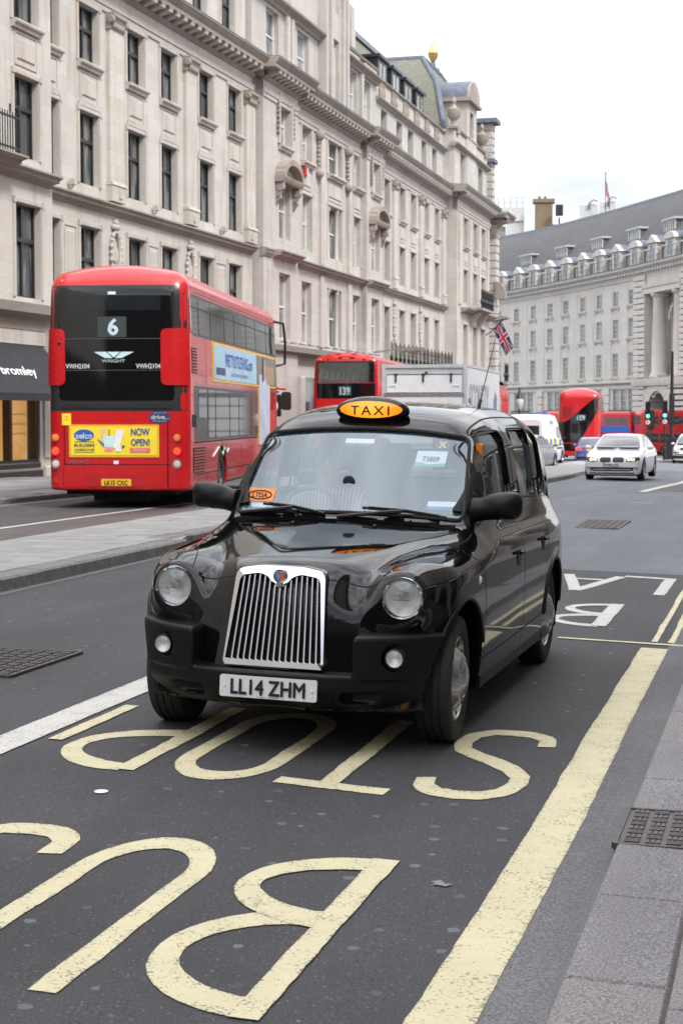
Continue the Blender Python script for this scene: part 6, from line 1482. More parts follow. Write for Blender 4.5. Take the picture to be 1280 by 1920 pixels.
for x0, x1, zz in ((-.52, -.12, 0), (.10, .60, 0)):   # wipers
    m = MB(); a = on_ws(x0 - .02, 1.165, -.012); b = on_ws(x1, 1.150 if x0 < 0 else 1.135, -.02); m.tube([on_ws(x0 + .25, 1.13, -.01), on_ws((x0 + x1) / 2, 1.16, -.045), on_ws((x0 + x1) / 2 + .05, 1.158, -.03)], .009, 6)
    m.tube([on_ws(x0, 1.19 - .0, -.014), on_ws((x0 + x1) / 2, 1.178, -.014), on_ws(x1, 1.150, -.014)], .009, 6); m.tube([on_ws(x0 + .04, 1.195, -.026), on_ws((x0 + x1) / 2, 1.186, -.03), on_ws(x1 - .04, 1.160, -.026)], .006, 6)
    m.tube([on_ws(x0 - .14, 1.135, -.012), on_ws(x0 + .12, 1.168, -.04), on_ws((x0 + x1) / 2, 1.18, -.03)], .011, 6); m.build('wiper', M['ink'], taxi)
m = MB().box(-.66, .66, .60, .70, 1.09, 1.112); m.build('cowl_grille', M['plastic'], taxi)
for x in (-.25, .24): c = project(F_out, np.array([[x, .42, 1.12]]))[0]; MB().sphere((c[0], c[1], c[2] + .004), .012, 6).build('washer_jet', M['ink'], taxi)
# roof sign: black bun with a lit orange oval face reading TAXI
def F_sign(x, y, z):
    return (np.sqrt((x / .232) ** 2 + (z / .090) ** 2 + (np.maximum(y, 0) / .16) ** 2 + (np.minimum(y, 0) / .07) ** 2) - 1) * .06
V, Q = nets(F_sign, (-.27, -.12, -.13), (.27, .2, .13), .009, 3); so = link('roof_sign', np_mesh('roof_sign', V, Q, M['black']), taxi, (0, 1.19, 1.752))
sgm = bpy.data.materials.new('lit_taxi_sign'); sgm.use_nodes = True; nt_ = sgm.node_tree; bs_n = nt_.nodes['Principled BSDF']; v_ = objvec(nt_); d_ = N(nt_, 'ShaderNodeVectorMath', operation='LENGTH'); mp_ = N(nt_, 'ShaderNodeMapping'); mp_.inputs['Scale'].default_value = (1, 1, 2.2); nt_.links.new(v_, mp_.inputs[0]); nt_.links.new(mp_.outputs[0], d_.inputs[0])
c_ = ramp(nt_, d_.outputs['Value'], .02, (1, .38, .02, 1), .2, (.85, .16, .005, 1)); nt_.links.new(c_, bs_n.inputs['Base Color']); nt_.links.new(c_, bs_n.inputs['Emission Color']); bs_n.inputs['Emission Strength'].default_value = .62; bs_n.inputs['Roughness'].default_value = .12
ov = [(.196 * math.cos(a), .050 * math.sin(a) + .008) for a in np.linspace(0, 2 * math.pi, 40, endpoint=False)]
fc = patch('sign_face', F_sign, ov, 'y', -.2, sgm, so, .003, .02)
t = text_mb('TAXI', .058, .245, .016, space=1.35, fine=.012); t.v = [(p[0], -.07 * math.sqrt(max(.02, 1 - (p[0] / .232) ** 2 - (p[2] / .090) ** 2)) - .005, p[2] + .004) for p in t.v]; t.build('lettering', M['ink'], so, fix=False)
m = MB().extr([(1.16, 1.66), (1.34, 1.70), (1.34, 1.78), (1.17, 1.72)], -.12, .12, 'yz'); m.build('sign_foot', M['black'], so, (0, -1.19, -1.757))
m = MB().tube([(.38, 2.55, 1.79), (.385, 2.58, 1.84)], .012, 8); m.tube([(.385, 2.58, 1.84), (.43, 2.86, 2.30)], [.004, .002], 6); m.build('aerial', M['ink'], taxi)
# interior orange handle seen through the kerb-side glass
MB().bbox(.655, .69, 1.16, 1.21, 1.45, 1.57, .01).build('grab_handle', M['orange'], taxi)

# ---- the driver: one continuous body with a head, behind the wheel
def skin_body(name, pts, edges, rad, mat, parent=None, sub=2):
    me = bpy.data.meshes.new(name); me.from_pydata(pts, edges, []); o = bpy.data.objects.new(name, me); C.objects.link(o)
    md = o.modifiers.new('s', 'SKIN'); md.use_smooth_shade = True; sv_ = me.skin_vertices[0].data
    for i, r_ in enumerate(rad): sv_[i].radius = r_ if hasattr(r_, '__len__') else (r_, r_)
    sv_[0].use_root = True; ss_ = o.modifiers.new('u', 'SUBSURF'); ss_.levels = sub
    dg = bpy.context.evaluated_depsgraph_get(); m2 = bpy.data.meshes.new_from_object(o.evaluated_get(dg)); m2.name = name; bpy.data.objects.remove(o)
    m2.materials.clear(); m2.materials.append(mat); m2.polygons.foreach_set('use_smooth', np.ones(len(m2.polygons), bool)); return link(name, m2, parent)
shirt, nt_, bs_n, _o = _mat('striped_shirt'); v_ = objvec(nt_); wv = N(nt_, 'ShaderNodeTexWave', Scale=14); wv.bands_direction = 'X'; nt_.links.new(v_, wv.inputs['Vector']); nt_.links.new(ramp(nt_, wv.outputs['Fac'], .45, (.62, .58, .60, 1), .6, (.33, .22, .25, 1)), bs_n.inputs['Base Color']); bs_n.inputs['Roughness'].default_value = .85
drv = thing('person', 'man in a striped shirt at the steering wheel behind the taxi windscreen', 'person', (0, 0, 0)); drv.matrix_world = taxi.matrix_world @ Matrix.Translation((-.38, 1.55, .72))
P = [(0, 0, 0), (0, .03, .16), (0, .04, .32), (0, .03, .46), (0, .0, .545), (0, -.03, .60), (0, -.05, .68), (0, -.055, .76),
     (-.17, .03, .47), (-.245, -.08, .27), (-.16, -.31, .33), (-.15, -.385, .38), (.17, .03, .47), (.245, -.08, .27), (.16, -.31, .33), (.15, -.385, .38),
     (-.1, -.05, -.02), (-.13, -.45, .0), (.1, -.05, -.02), (.13, -.45, .0)]
E_ = [(0, 1), (1, 2), (2, 3), (3, 4), (4, 5), (5, 6), (6, 7), (3, 8), (8, 9), (9, 10), (10, 11), (3, 12), (12, 13), (13, 14), (14, 15), (0, 16), (16, 17), (0, 18), (18, 19)]
rd = [(.17, .13), (.165, .125), (.185, .125), (.16, .10), (.062, .062), (.072, .08), (.086, .10), (.07, .085), .075, .055, .042, .036, .075, .055, .042, .036, .09, .07, .09, .07]
skin_body('body', P, E_, rd, M['skin'], drv)
P2 = [P[0], P[1], P[2], P[3], (0, .01, .52), P[8], P[9], (-.20, -.2, .30), P[12], P[13], (.20, -.2, .30)]
sh = skin_body('shirt', P2, [(0, 1), (1, 2), (2, 3), (3, 4), (3, 5), (5, 6), (6, 7), (3, 8), (8, 9), (9, 10)], [(.19, .15), (.185, .145), (.2, .14), (.175, .115), (.085, .085), .09, .07, .06, .09, .07, .06], shirt, drv)
m = MB().sphere((0, -.03, .715), .105, 10, 0, 1.05); m.build('hair', M['hair'], drv)
m = MB()
for s in (-1, 1): m.sphere((s * .035, -.143, .70), .012, 6)
m.build('eye', M['wht'], drv); MB().extr([(-.135, .655), (-.165, .648), (-.14, .70)], -.013, .013, 'yz').build('nose', M['skin'], drv); MB().box(-.025, .025, -.143, -.135, .618, .625).build('mouth', M['redoff'], drv)
for s in (-1, 1):
    for k in range(4): skin_body('finger', [(s * .15, -.385, .375), (s * .13 - s * .014 * k, -.425, .385 - .012 * k), (s * .12 - s * .014 * k, -.435, .36 - .012 * k)], [(0, 1), (1, 2)], [.016, .010, .008], M['skin'], drv, 1)
    skin_body('thumb', [(s * .15, -.385, .385), (s * .145, -.405, .42), (s * .13, -.42, .435)], [(0, 1), (1, 2)], [.016, .011, .009], M['skin'], drv, 1)
# ------------------------------------------------------------------ buses and lorry (local: x right, y forward, z up; rear centre at the origin)
def cyl_wheel(par, x, y, r, w, s, mat_t=None, name='wheel'):
    o = empty(name, (x, y, r), 0 if s > 0 else math.pi, par)
    key = (round(r, 3), round(w, 3))
    if key not in cyl_wheel.c:
        t = MB().lathe([(r * .62, -w / 2), (r * .75, -w * .52), (r * .93, -w * .5), (r, -w * .38), (r, w * .38), (r * .93, w * .5), (r * .75, w * .52), (r * .62, w / 2), (r * .6, w * .2)], 32, 'x'); h = MB().lathe([(r * .62, w * .46), (r * .58, w * .3), (r * .3, w * .25), (r * .26, w * .42), (.001, w * .45)], 24, 'x')
        for k in range(5):
            a = 2 * math.pi * k / 5; h.extr([(r * .1 * math.cos(a) - r * .07 * math.sin(a) + 0, r * .1 * math.sin(a) + r * .07 * math.cos(a)), (r * .6 * math.cos(a) - r * .06 * math.sin(a), r * .6 * math.sin(a) + r * .06 * math.cos(a)), (r * .6 * math.cos(a) + r * .06 * math.sin(a), r * .6 * math.sin(a) - r * .06 * math.cos(a)), (r * .1 * math.cos(a) + r * .07 * math.sin(a), r * .1 * math.sin(a) - r * .07 * math.cos(a))], w * .3, w * .43, 'yz')
        cyl_wheel.c[key] = (t.fix(t.mesh('tyre', M['rubber'])), h.fix(h.mesh('rim', M['alloy'] if r < .42 else M['busrim'])))
    t, h = cyl_wheel.c[key]; link('tyre', t, o); link('rim', h, o); return o
cyl_wheel.c = {}
def busF(L, W=2.52, H=4.36, zb=.32, crown=.2, rr=.30, rake=.25, dome=.22):
    def F(x, y, z):
        ax = np.abs(x); side = ax - W / 2 + .05 * sstep(z, 2.4, H)
        top = (z - (H - crown * (ax / (W / 2)) ** 2)) * .95
        S = smax(side, top, .24); y0 = .06 * (ax / (W / 2)) ** 2 + dome * np.maximum(0, (z - (H - .62)) / .62) ** 2
        S = smax(S, y0 - y, rr); S = smax(S, (y - (L - .12 * (ax / (W / 2)) ** 2 - rake * np.maximum(0, (z - 1.2) / 3.1) ** 2)) * .98, .3)
        return smax(S, zb - z, .06)
    return F
def rp(x0, x1, z0, z1, r=.05): return rrect(x0, x1, z0, z1, r, 3)
def place(X, Y, deg): return (X, Y, zxy(X, Y)), -R(deg)
def signtext(par, F, txt, x, z, h, w, mat, bold=.02, shear=0, name='lettering', off=.012):
    t = text_mb(txt, h, w, bold, shear); V = np.array(t.v); T = np.stack([V[:, 0] + x, V[:, 2] + z], 1); P = on_surface(F, T, 'y', -.5); P[:, 1] -= off
    t.v = P.tolist(); return t.build(name, mat, par, fix=False)
M['busrim'] = plain('dark_steel_rim', (.10, .10, .10), .5, .5, .2, 9)
# ======== the number 6
loc, rz = place(-3.99, 28.5, 5.5)
b6 = thing('double_decker_bus', 'red double-decker bus on route 6 seen from behind with a yellow poster', 'bus', loc, rz)
F6 = busF(11.9, 2.58); V, Q = nets(F6, (-1.5, -.3, .1), (1.5, 12.3, 4.6), .07); bm6 = np_mesh('body', V, Q, M['red']); smooth_normals(bm6, F6)
wc = []
for yy in (3.5, 9.4):
    for s in (-1, 1): m = MB().lathe([(.001, .8 * s), (.56, .8 * s), (.58, 1.6 * s), (.001, 1.6 * s)], 24, 'x', (0, yy, .5)); wc.append(m.fix(m.mesh('c', [])))
wcm = boolean(bm6, wc, M['red']); grad_normals(wcm, F6, .02); body6 = link('body', wcm, b6)
for yy in (3.5, 9.4):
    for s in (-1, 1): cyl_wheel(b6, s * 1.10, yy, .48, .30, s); MB().lathe([(.001, .82 * s), (.555, .82 * s), (.55, 1.24 * s)], 24, 'x', (0, yy, .5), a0=R(-15), a1=R(195)).build('wheel_well', M['darkvoid'], b6)
MB().box(-1.0, 1.0, .3, 11, .25, .36).build('underbody', M['darkvoid'], b6); MB().box(-.55, .45, .5, 1.5, .12, .4).build('sump_guard', M['darkvoid'], b6)
pr = lambda n, P, mat, off=.004, step=.12, th=.0, par=None: patch(n, F6, P, 'y', -.5, mat, par or b6, off, step, th)
dk = pr('rear_surround', rp(-1.235, 1.235, 1.74, 3.97, .03), M['darkpaint'], .003, .08)
gl = pr('rear_window', rp(-1.04, 1.03, 1.93, 3.93, .06), M['blackgl'], .012, .1, .01)
for z0, z1 in ((3.02, 3.028), (2.46, 2.468)): pr('glass_joint', [(-1.0, z0), (1.0, z0), (1.0, z1), (-1.0, z1)], M['interior'], .016, .2, par=gl)
pr('upper_light', rp(-.86, .80, 3.52, 3.88, .03), plain('dark_reflecting_pane', (.016, .018, .02), .05), .016, .15, par=gl)
pr('exit_sign', [(-.14, 3.8), (.0, 3.8), (.0, 3.85), (-.14, 3.85)], M['pale'], .02, .2, par=gl)
for s, x0, x1 in ((-1, -1.255, -.93), (1, .80, 1.255)): o = pr('corner_panel', rrect(x0, x1, 2.20, 3.20, (.01, .10, .10, .01) if s > 0 else (.10, .01, .01, .10), 4), M['red'], .03, .1, .05)
MB().sphere((-1.03, .02, 2.95), .035, 6).build('camera_dome', M['ink'], b6)
bxs = pr('number_box', rp(-.33, .19, 3.05, 3.41, .01), plain('number_blind', (.04, .05, .05), .4), .018, .2, par=gl)
signtext(bxs, F6, '6', -.05, 3.24, .29, .19, M['pale'], .035, off=.024)
lg = signtext(gl, F6, 'WRIGHT', -.05, 2.63, .055, .42, M['pale'], .02, off=.018)
for P in ([(-.40, 2.79), (-.18, 2.79), (-.06, 2.68), (-.20, 2.68)], [(-.16, 2.79), (.08, 2.79), (-.04, 2.69)], [(.10, 2.79), (.32, 2.79), (.10, 2.68), (-.02, 2.68)]): pr('wing_emblem', P, M['pale'], .02, .2, par=gl)
for x in (-.70, .575): signtext(gl, F6, 'VWH2104', x, 2.54, .085, .44, M['wht'], .03, off=.018)
pr('lower_ledge', rp(-1.0, 1.0, 1.79, 1.86, .03), M['ink'], .02, .2, .02)
pn = pr('engine_cover', rp(-.95, .90, .80, 1.72, .01), M['red'], .012, .15, .012); pr('rear_bumper', rp(-.97, .90, .36, .78, .02), M['red'], .03, .12, .03); rcs = pr('plate_recess', rp(-.55, .50, .40, .60, .02), plain('bus_red_shade', (.42, .012, .016), .35), .036, .2)
for s in (-1, 1): pr('lamp_cluster_panel', rp(*( (-1.24, -.98) if s < 0 else (.93, 1.24)), .36, 1.72, .02), M['red'], .008, .1)
fr_ = pr('advert_frame', rp(-.87, .76, .92, 1.50, .015), M['gold2'], .024, .2, .02); ad = pr('poster', rp(-.835, .725, .955, 1.465, .005), M['adY'], .03, .2, .0, fr_)
pr('poster_oval', [(-.59 + .185 * math.cos(a), 1.31 + .105 * math.sin(a)) for a in np.linspace(0, 6.283, 24, endpoint=False)], M['blueink'], .034, .2, par=ad)
signtext(ad, F6, 'selco', -.59, 1.305, .105, .31, M['wht'], .03, off=.04)
signtext(ad, F6, 'BUILDERS', -.585, 1.135, .055, .37, M['navy'], .02, off=.036); signtext(ad, F6, 'WAREHOUSE', -.585, 1.055, .04, .37, M['navy'], .015, off=.036)
for z in (1.19, 1.005): pr('poster_rule', [(-.77, z), (-.40, z), (-.40, z + .01), (-.77, z + .01)], M['navy'], .035, .3, par=ad)
signtext(ad, F6, 'NOW', .43, 1.375, .135, .34, M['blueink'], .03, off=.036); signtext(ad, F6, 'OPEN!', .43, 1.19, .125, .34, M['blueink'], .03, off=.036)
pr('poster_strip', rp(.24, .60, 1.0, 1.09, .005), plain('coral_print', (.75, .16, .10), .5), .035, .2, par=ad); signtext(ad, F6, 'Wembley', .42, 1.055, .045, .24, M['wht'], .03, off=.04)
for P, mt in (([(-.22, 1.10), (-.05, 1.10), (-.02, 1.30), (-.25, 1.30)], M['pale']), ([(-.06, 1.08), (.06, 1.10), (.14, 1.40), (.0, 1.42)], M['wht']), ([(-.28, 1.28), (-.22, 1.30), (-.20, 1.44), (-.27, 1.43)], plain('tan_print', (.7, .5, .4), .5)), ([(-.14, 1.28), (-.12, 1.28), (-.125, 1.42), (-.14, 1.42)], M['navy']), ([(-.22, 1.03), (-.06, 1.03), (-.08, 1.10), (-.2, 1.10)], plain('pink_print', (.75, .25, .35), .5)), ([(-.02, 1.02), (.08, 1.02), (.08, 1.10), (-.02, 1.10)], M['wht']), ([(-.36, 1.25), (-.30, 1.22), (-.2, 1.13), (-.24, 1.11)], M['blueink']), ([(.10, 1.08), (.13, 1.08), (.15, 1.13), (.10, 1.13)], M['navy'])): pr('poster_picture', P, mt, .035 + random.uniform(0, .003), .3, par=ad)
o = pr('bus_sticker', rp(-1.0, -.83, 1.49, 1.70, .005), M['adY'], .016, .3); 
pr('sticker_print', [(-.96, 1.585), (-.87, 1.585), (-.87, 1.60), (-.96, 1.60)], M['gold2'], .02, .3, par=o); pr('sticker_print', [(-.95, 1.63), (-.88, 1.63), (-.88, 1.65), (-.95, 1.65)], M['gold2'], .02, .3, par=o)
o = pr('drive_badge', [(.77 + .19 * math.cos(a), 1.63 + .115 * math.sin(a)) for a in np.linspace(0, 6.283, 24, endpoint=False)], M['navy'], .017, .2); signtext(o, F6, 'drive...', .78, 1.64, .08, .33, M['wht'], .025, .15, off=.024); signtext(o, F6, 'JOIN OUR TEAM', .77, 1.71, .02, .22, M['wht'], .01, off=.022); signtext(o, F6, '0800 567 2029', .77, 1.565, .025, .24, M['wht'], .01, off=.022)
signtext(b6, F6, 'VOLVO', -.70, .80 + .03, .065, .40, M['alloy'], .03, off=.03)
pt6 = pr('number_plate', rp(-.28, .26, .41, .535, .005), M['plateY'], .045, .3); signtext(pt6, F6, 'LK15 CXC', -.01, .47, .085, .42, M['ink'], .02, off=.052)
for x in (-.345, .325): m = MB().box(x - .04, x + .04, -.02, .06, .43, .52); m.build('plate_lamp', M['ink'], b6)
pr('recess_sticker', rp(-.06, .03, .80, .86, .002), M['wht'], .02, .3)
for s, x in ((-1, -1.13), (1, 1.07)):
    for z, mt in ((1.27, M['amber']), (1.03, M['redlens']), (.80, M['whitelens'])):
        m = MB().lathe([(.001, -.055), (.05, -.05), (.068, -.03)], 20, 'y', (x, .06 * (x / 1.26) ** 2 + .03, z)); o = m.build('tail_lamp', mt, b6); MB().lathe([(.068, 0), (.07, -.035), (.085, -.035), (.09, .03)], 20, 'y', (x, .06 * (x / 1.26) ** 2 + .02, z)).build('lamp_ring', M['redoff'] if mt is not M['whitelens'] else M['chrome'], o)
    m = MB().lathe([(.001, -.02), (.05, -.018), (.055, .02)], 16, 'y', (x, .06, .5)); m.build('reflector', M['redoff'], b6)
for x in (-1.0, .92): m = MB().sphere((x, .14, 4.05), .035, 6); m.build('marker_lamp', M['amber'], b6)
MB().box(-.16, .16, .08, .16, 4.06, 4.10).build('brake_lamp', M['redoff'], b6)
# right-hand side
ps = lambda n, P, mat, off=.004, step=.3, th=.0, par=None: patch(n, F6, P, 'x', 2, mat, par or b6, off, step, th)
ps('window_band', rp(.12, 11.5, 3.10, 3.84, .05), M['darkpaint'], .003, .4)
wy = [.25, 1.05, 2.28, 3.85, 5.05, 6.65, 8.0, 9.7, 11.35]
for a, b in zip(wy[:-1], wy[1:]):
    o = ps('side_window', rp(a + .05, b - .05, 3.14, 3.79, .06), M['busside'], .012, .3, .01); ps('window_rail', [(a + .1, 3.60), (b - .1, 3.60), (b - .1, 3.62), (a + .1, 3.62)], M['ink'], .018, .5, par=o)
ps('window_band', rp(.55, 8.6, 1.20, 2.2, .03), M['darkpaint'], .003, .4)
for a, b, z0 in ((.95, 1.75, 1.62), (1.95, 2.65, 1.25), (2.75, 4.3, 1.25), (4.4, 5.5, 1.25), (5.6, 7.2, 1.25), (7.3, 8.3, 1.25)): ps('side_window', rp(a, b, z0, 2.14, .06), M['busside'], .012, .3, .01)
ps('engine_grille', rp(.35, .85, 2.42, 2.88, .01), M['darkvoid'], .004, .3)
for k in range(8): ps('grille_slat', [(.36, 2.44 + k * .055), (.84, 2.44 + k * .055), (.84, 2.465 + k * .055), (.36, 2.465 + k * .055)], M['redpale'], .012, .5)
ps('engine_grille', rp(.45, 1.6, .62, 1.08, .01), M['darkvoid'], .004, .3); ps('engine_grille', rp(.35, .75, 1.45, 1.68, .01), M['darkvoid'], .004, .3)
for k in range(8): ps('grille_slat', [(.47, .64 + k * .055), (1.58, .64 + k * .055), (1.58, .668 + k * .055), (.47, .668 + k * .055)], M['redpale'], .012, .5)
fa_ = ps('advert_frame', rp(2.45, 11.7, 2.32, 3.08, .01), M['gold2'], .014, .5, .012); ab_ = ps('poster', rp(2.55, 8.0, 2.37, 3.03, .005), M['adB'], .02, .5, par=fa_); ps('poster_picture', rp(8.0, 11.6, 2.37, 3.03, .005), M['slab2'], .02, .5, par=fa_)
fd_ = ps('advert_frame', rp(8.3, 10.2, 1.0, 2.40, .01), M['gold2'], .0145, .5, .012); ps('poster_picture', rp(8.42, 10.08, 1.0, 2.6, .005), plain('pale_lilac_print', (.50, .53, .66), .5, 0, .2, 1.5), .0215, .4, par=fd_)
ps('poster_picture', [(9.0, 2.5), (9.5, 2.5), (9.55, 2.8), (9.35, 3.0), (9.1, 2.9)], plain('skin_print', (.45, .26, .2), .5), .024, .4, par=fa_); ps('poster_picture', [(8.85, 2.45), (9.1, 2.45), (9.15, 3.02), (8.9, 3.0)], M['ink'], .0245, .4, par=fa_); ps('poster_picture', [(9.6, 2.4), (10.8, 2.4), (10.8, 2.82), (9.6, 2.82)], plain('tan_wood_print', (.36, .25, .13), .5), .024, .4, par=fa_)
def sidetext(par, F, txt, y, z, h, w, mat, bold=.02, off=.03, name='lettering'):
    t = text_mb(txt, h, w, bold); V = np.array(t.v); T = np.stack([V[:, 0] + y, V[:, 2] + z], 1); P = on_surface(F, T, 'x', 2); P[:, 0] += off; t.v = P.tolist(); return t.build(name, mat, par, fix=False)
sidetext(ab_, F6, 'PRETTYLITTLETHING.com', 5.6, 2.78, .26, 3.5, M['blueink'], .01); sidetext(ab_, F6, 'EVERY BODY IN FASHION', 5.6, 2.50, .07, 2.2, M['navy'], .0)
ps('poster_logo', rp(2.75, 3.25, 2.46, 2.60, .01), M['navy'], .024, .4, par=ab_); ps('poster_logo', rp(3.3, 3.8, 2.46, 2.60, .01), M['navy'], .024, .4, par=ab_)
ps('skirt_line', [(.2, .58), (11.2, .58), (11.2, .6), (.2, .6)], M['seam'], .004, .5); ps('skirt_line', [(.5, 1.16), (8.6, 1.16), (8.6, 1.19), (.5, 1.19)], M['seam'], .004, .5)
for y_ in (1.75, 3.9, 5.9, 7.9, 9.9):
    for z0_, z1_ in ((2.24, 3.08), (.45, 1.15)): ps('panel_joint', [(y_, z0_), (y_ + .014, z0_), (y_ + .014, z1_), (y_, z1_)], M['seam'], .0035, .5)
for z_ in (2.235, 3.9): ps('panel_joint', [(.2, z_), (11.4, z_), (11.4, z_ + .018), (.2, z_ + .018)], M['redpale'], .012, .6, .006)
for x_ in (-.955, .905): pr('panel_joint', [(x_, .38), (x_ + .012, .38), (x_ + .012, 1.72), (x_, 1.72)], M['seam'], .014, .3)
pr('panel_joint', [(-1.22, .79), (1.22, .79), (1.22, .80), (-1.22, .80)], M['seam'], .014, .3)
sq = [(2.4, .88), (2.8, .98), (3.05, 1.05), (3.3, .95), (3.45, .90), (3.7, 1.02), (4.0, .92), (4.2, 1.0), (4.4, .9)]
T = np.array(sq); P = on_surface(F6, T, 'x', 2); P[:, 0] += .012; MB().tube(P.tolist(), .016, 4).build('ribbon_emblem', M['wht'], b6)
T = np.array([(3.55, .86), (3.6, 1.12)]); P = on_surface(F6, T, 'x', 2); P[:, 0] += .014; MB().tube(P.tolist(), .018, 4).build('ribbon_emblem', plain('green_print2', (.12, .3, .05), .5), b6)
# far mirrors at the front corner
m = MB(); m.tube([(1.15, 11.5, 4.0), (1.42, 11.75, 3.95), (1.46, 11.8, 3.5), (1.45, 11.8, 2.95), (1.25, 11.7, 2.9)], .035, 6); m.build('grab_rail', M['ink'], b6)
m = MB().extr(rrect(1.40, 1.64, 1.8, 2.25, .06), 11.5, 11.62, 'xz'); mm_ = m.build('wing_mirror', M['ink'], b6); m = MB(); m.tube([(1.2, 11.6, 2.35), (1.5, 11.6, 2.32)], .03, 6); m.build('mirror_arm', M['red'], b6)

# ======== simpler buses share this builder
def hollow_shell(F, z0, th=.07):
    def G(x, y, z): return np.maximum(F(x, y, z), -np.maximum(F(x, y, z) + th, z0 - z))
    return G
# 139
loc, rz = place(.15, 60.0, 9.5)
b9 = thing('double_decker_bus', 'red double-decker bus on route 139 half hidden behind the taxi roof and the lorry', 'bus', loc, rz)
F9 = busF(10.4, 2.5, 4.44, .32, .22, .16, .2, .12); V, Q = nets(hollow_shell(F9, 2.5), (-1.5, -.3, .1), (1.5, 10.8, 4.6), .07); m9 = np_mesh('body', V, Q, M['red'])
cut = [prism(rrect(-1.05, 1.05, 3.30, 4.06, .04), -.6, .5, 'xz')]
for s in (-1, 1):
    for k in range(7): P = rrect(.9 + k * 1.3, 2.05 + k * 1.3, 3.2, 3.82, .06); cut.append(prism(P, *((.9, 1.6) if s > 0 else (-1.6, -.9)), 'yz'))
m9 = boolean(m9, cut, M['red']); grad_normals(m9, F9, .02); link('body', m9, b9)
patch('number_panel', F9, rp(-1.10, 1.12, 2.72, 3.28, .02), 'y', -.5, M['blackgl'], b9, .006, .15); patch('window_surround', F9, rp(-1.1, 1.12, 4.06, 4.11, .01), 'y', -.5, M['ink'], b9, .006, .15)
for x0, x1 in ((-1.1, -1.05), (1.05, 1.1)): patch('window_surround', F9, [(x0, 3.28), (x1, 3.28), (x1, 4.1), (x0, 4.1)], 'y', -.5, M['ink'], b9, .006, .15)
bx9 = patch('number_box', F9, rp(-.27, .22, 2.82, 3.18, .01), 'y', -.5, plain('number_blind2', (.045, .055, .055), .4), b9, .012, .2); signtext(bx9, F9, '139', -.02, 3.0, .28, .38, M['pale'], .03, off=.02)
MB().add([(-1.05, .1, 3.28), (1.05, .1, 3.28), (1.05, .12, 4.08), (-1.05, .12, 4.08)], [(0, 1, 2, 3)]).build('rear_window', M['busglass'], b9, fix=False)
for s in (-1, 1):
    for k in range(7): MB().add([(s * 1.19, .88 + k * 1.3, 3.18), (s * 1.19, 2.07 + k * 1.3, 3.18), (s * 1.17, 2.07 + k * 1.3, 3.84), (s * 1.17, .88 + k * 1.3, 3.84)], [(0, 1, 2, 3)]).build('side_window', M['busglass'], b9, fix=False)
MB().box(-1.1, 1.1, .3, 10, 4.10, 4.13).build('ceiling', M['cream'], b9); m = MB()
for x in (-.7, .7):
    for k in range(8): m.box(x - .4, x + .4, 1.0 + k * 1.05, 1.15 + k * 1.05, 2.55, 3.42)
m.build('seats', plain('seat_fabric', (.03, .10, .16), .9), b9); m = MB()
for k in range(5): m.tube([(.3, .9 + k * 1.6, 2.5), (.3, .9 + k * 1.6, 4.0)], .02, 6); m.tube([(-.3, 1.2 + k * 1.6, 2.5), (-.3, 1.2 + k * 1.6, 4.0)], .02, 6)
m.build('grab_pole', M['amber'], b9)
for x in (-.95, .95): MB().sphere((x, .04, 4.16), .04, 5).build('marker_lamp', M['amber'], b9)
MB().box(-.14, .14, .02, .14, 4.19, 4.23).build('brake_lamp', M['amber'], b9); MB().lathe([(.001, -.03), (.04, -.02), (.04, .05)], 10, 'y', (.0, .03, 2.66)).build('camera_dome', M['ink'], b9)
patch('lower_panel', F9, rp(-1.2, 1.2, .5, 2.6, .05), 'y', -.5, M['red'], b9, .004, .3)
for yy in (2.6, 8.0):
    for s in (-1, 1): cyl_wheel(b9, s * 1.13, yy, .48, .28, s)
# lorry
loc, rz = place(2.45, 47.5, 12)
lo = thing('box_lorry', 'silver box lorry with slanted lettering on its side queueing behind the taxi', 'lorry', loc, rz)
m = MB().box(-1.25, 1.25, 0, 8.6, .95, 3.42); m.build('box_body', M['lorry'], lo)
m = MB(); m.bbox(-1.27, 1.27, -.04, .06, 3.34, 3.44, .02); 
for x in (-1.27, 1.17): m.box(x, x + .10, -.045, .1, .95, 3.34)
m.box(1.2, 1.28, -.02, 8.62, 3.37, 3.45); m.box(-1.28, -1.2, -.02, 8.62, 3.37, 3.45); m.build('edge_trim', M['lorry'], lo)
m = MB(); m.extr(rrect(-1.12, 1.12, 2.62, 3.14, .02), -.03, -.005, 'xz'); sh_ = m.build('tail_shutter', M['lorryP'], lo)
MB().box(-1.13, 1.13, -.034, -.03, 3.13, 3.155).build('shutter_seal', M['ink'], lo)
for k in range(4): MB().bbox(-1.15, 1.15, -.06, -.005, 1.1 + k * .38, 1.44 + k * .38, .02).build('shutter_slat', M['lorryP'], lo)
MB().bbox(-1.2, 1.2, -.08, 0, 2.50, 2.60, .02).build('rail', M['alloy'], lo)
for x in (-.85, -.03, .80): m = MB().box(x - .025, x + .025, -.06, -.02, 2.92, 3.14); m.box(x - .05, x + .05, -.05, -.02, 3.13, 3.17); m.build('hinge', M['darkpaint'], lo)
MB().sphere((.06, -.06, 3.19), .045, 6).build('camera_dome', M['ink'], lo)
for x in (-.97, .93): o = MB().box(x - .13, x + .13, -.034, -.031, 2.76, 2.84).build('sticker', M['wht'], lo); t = text_mb('start.de', .04, .18, .02); t.build('lettering', M['navy'], o, (x + .02, -.036, 2.80), fix=False); MB().box(x - .1, x - .075, -.038, -.035, 2.785, 2.81).build('sticker_mark', M['redoff'], o)
m = MB().box(1.252, 1.262, .05, 8.55, 1.0, 3.36); m.build('side_panel', M['lorryP'], lo)
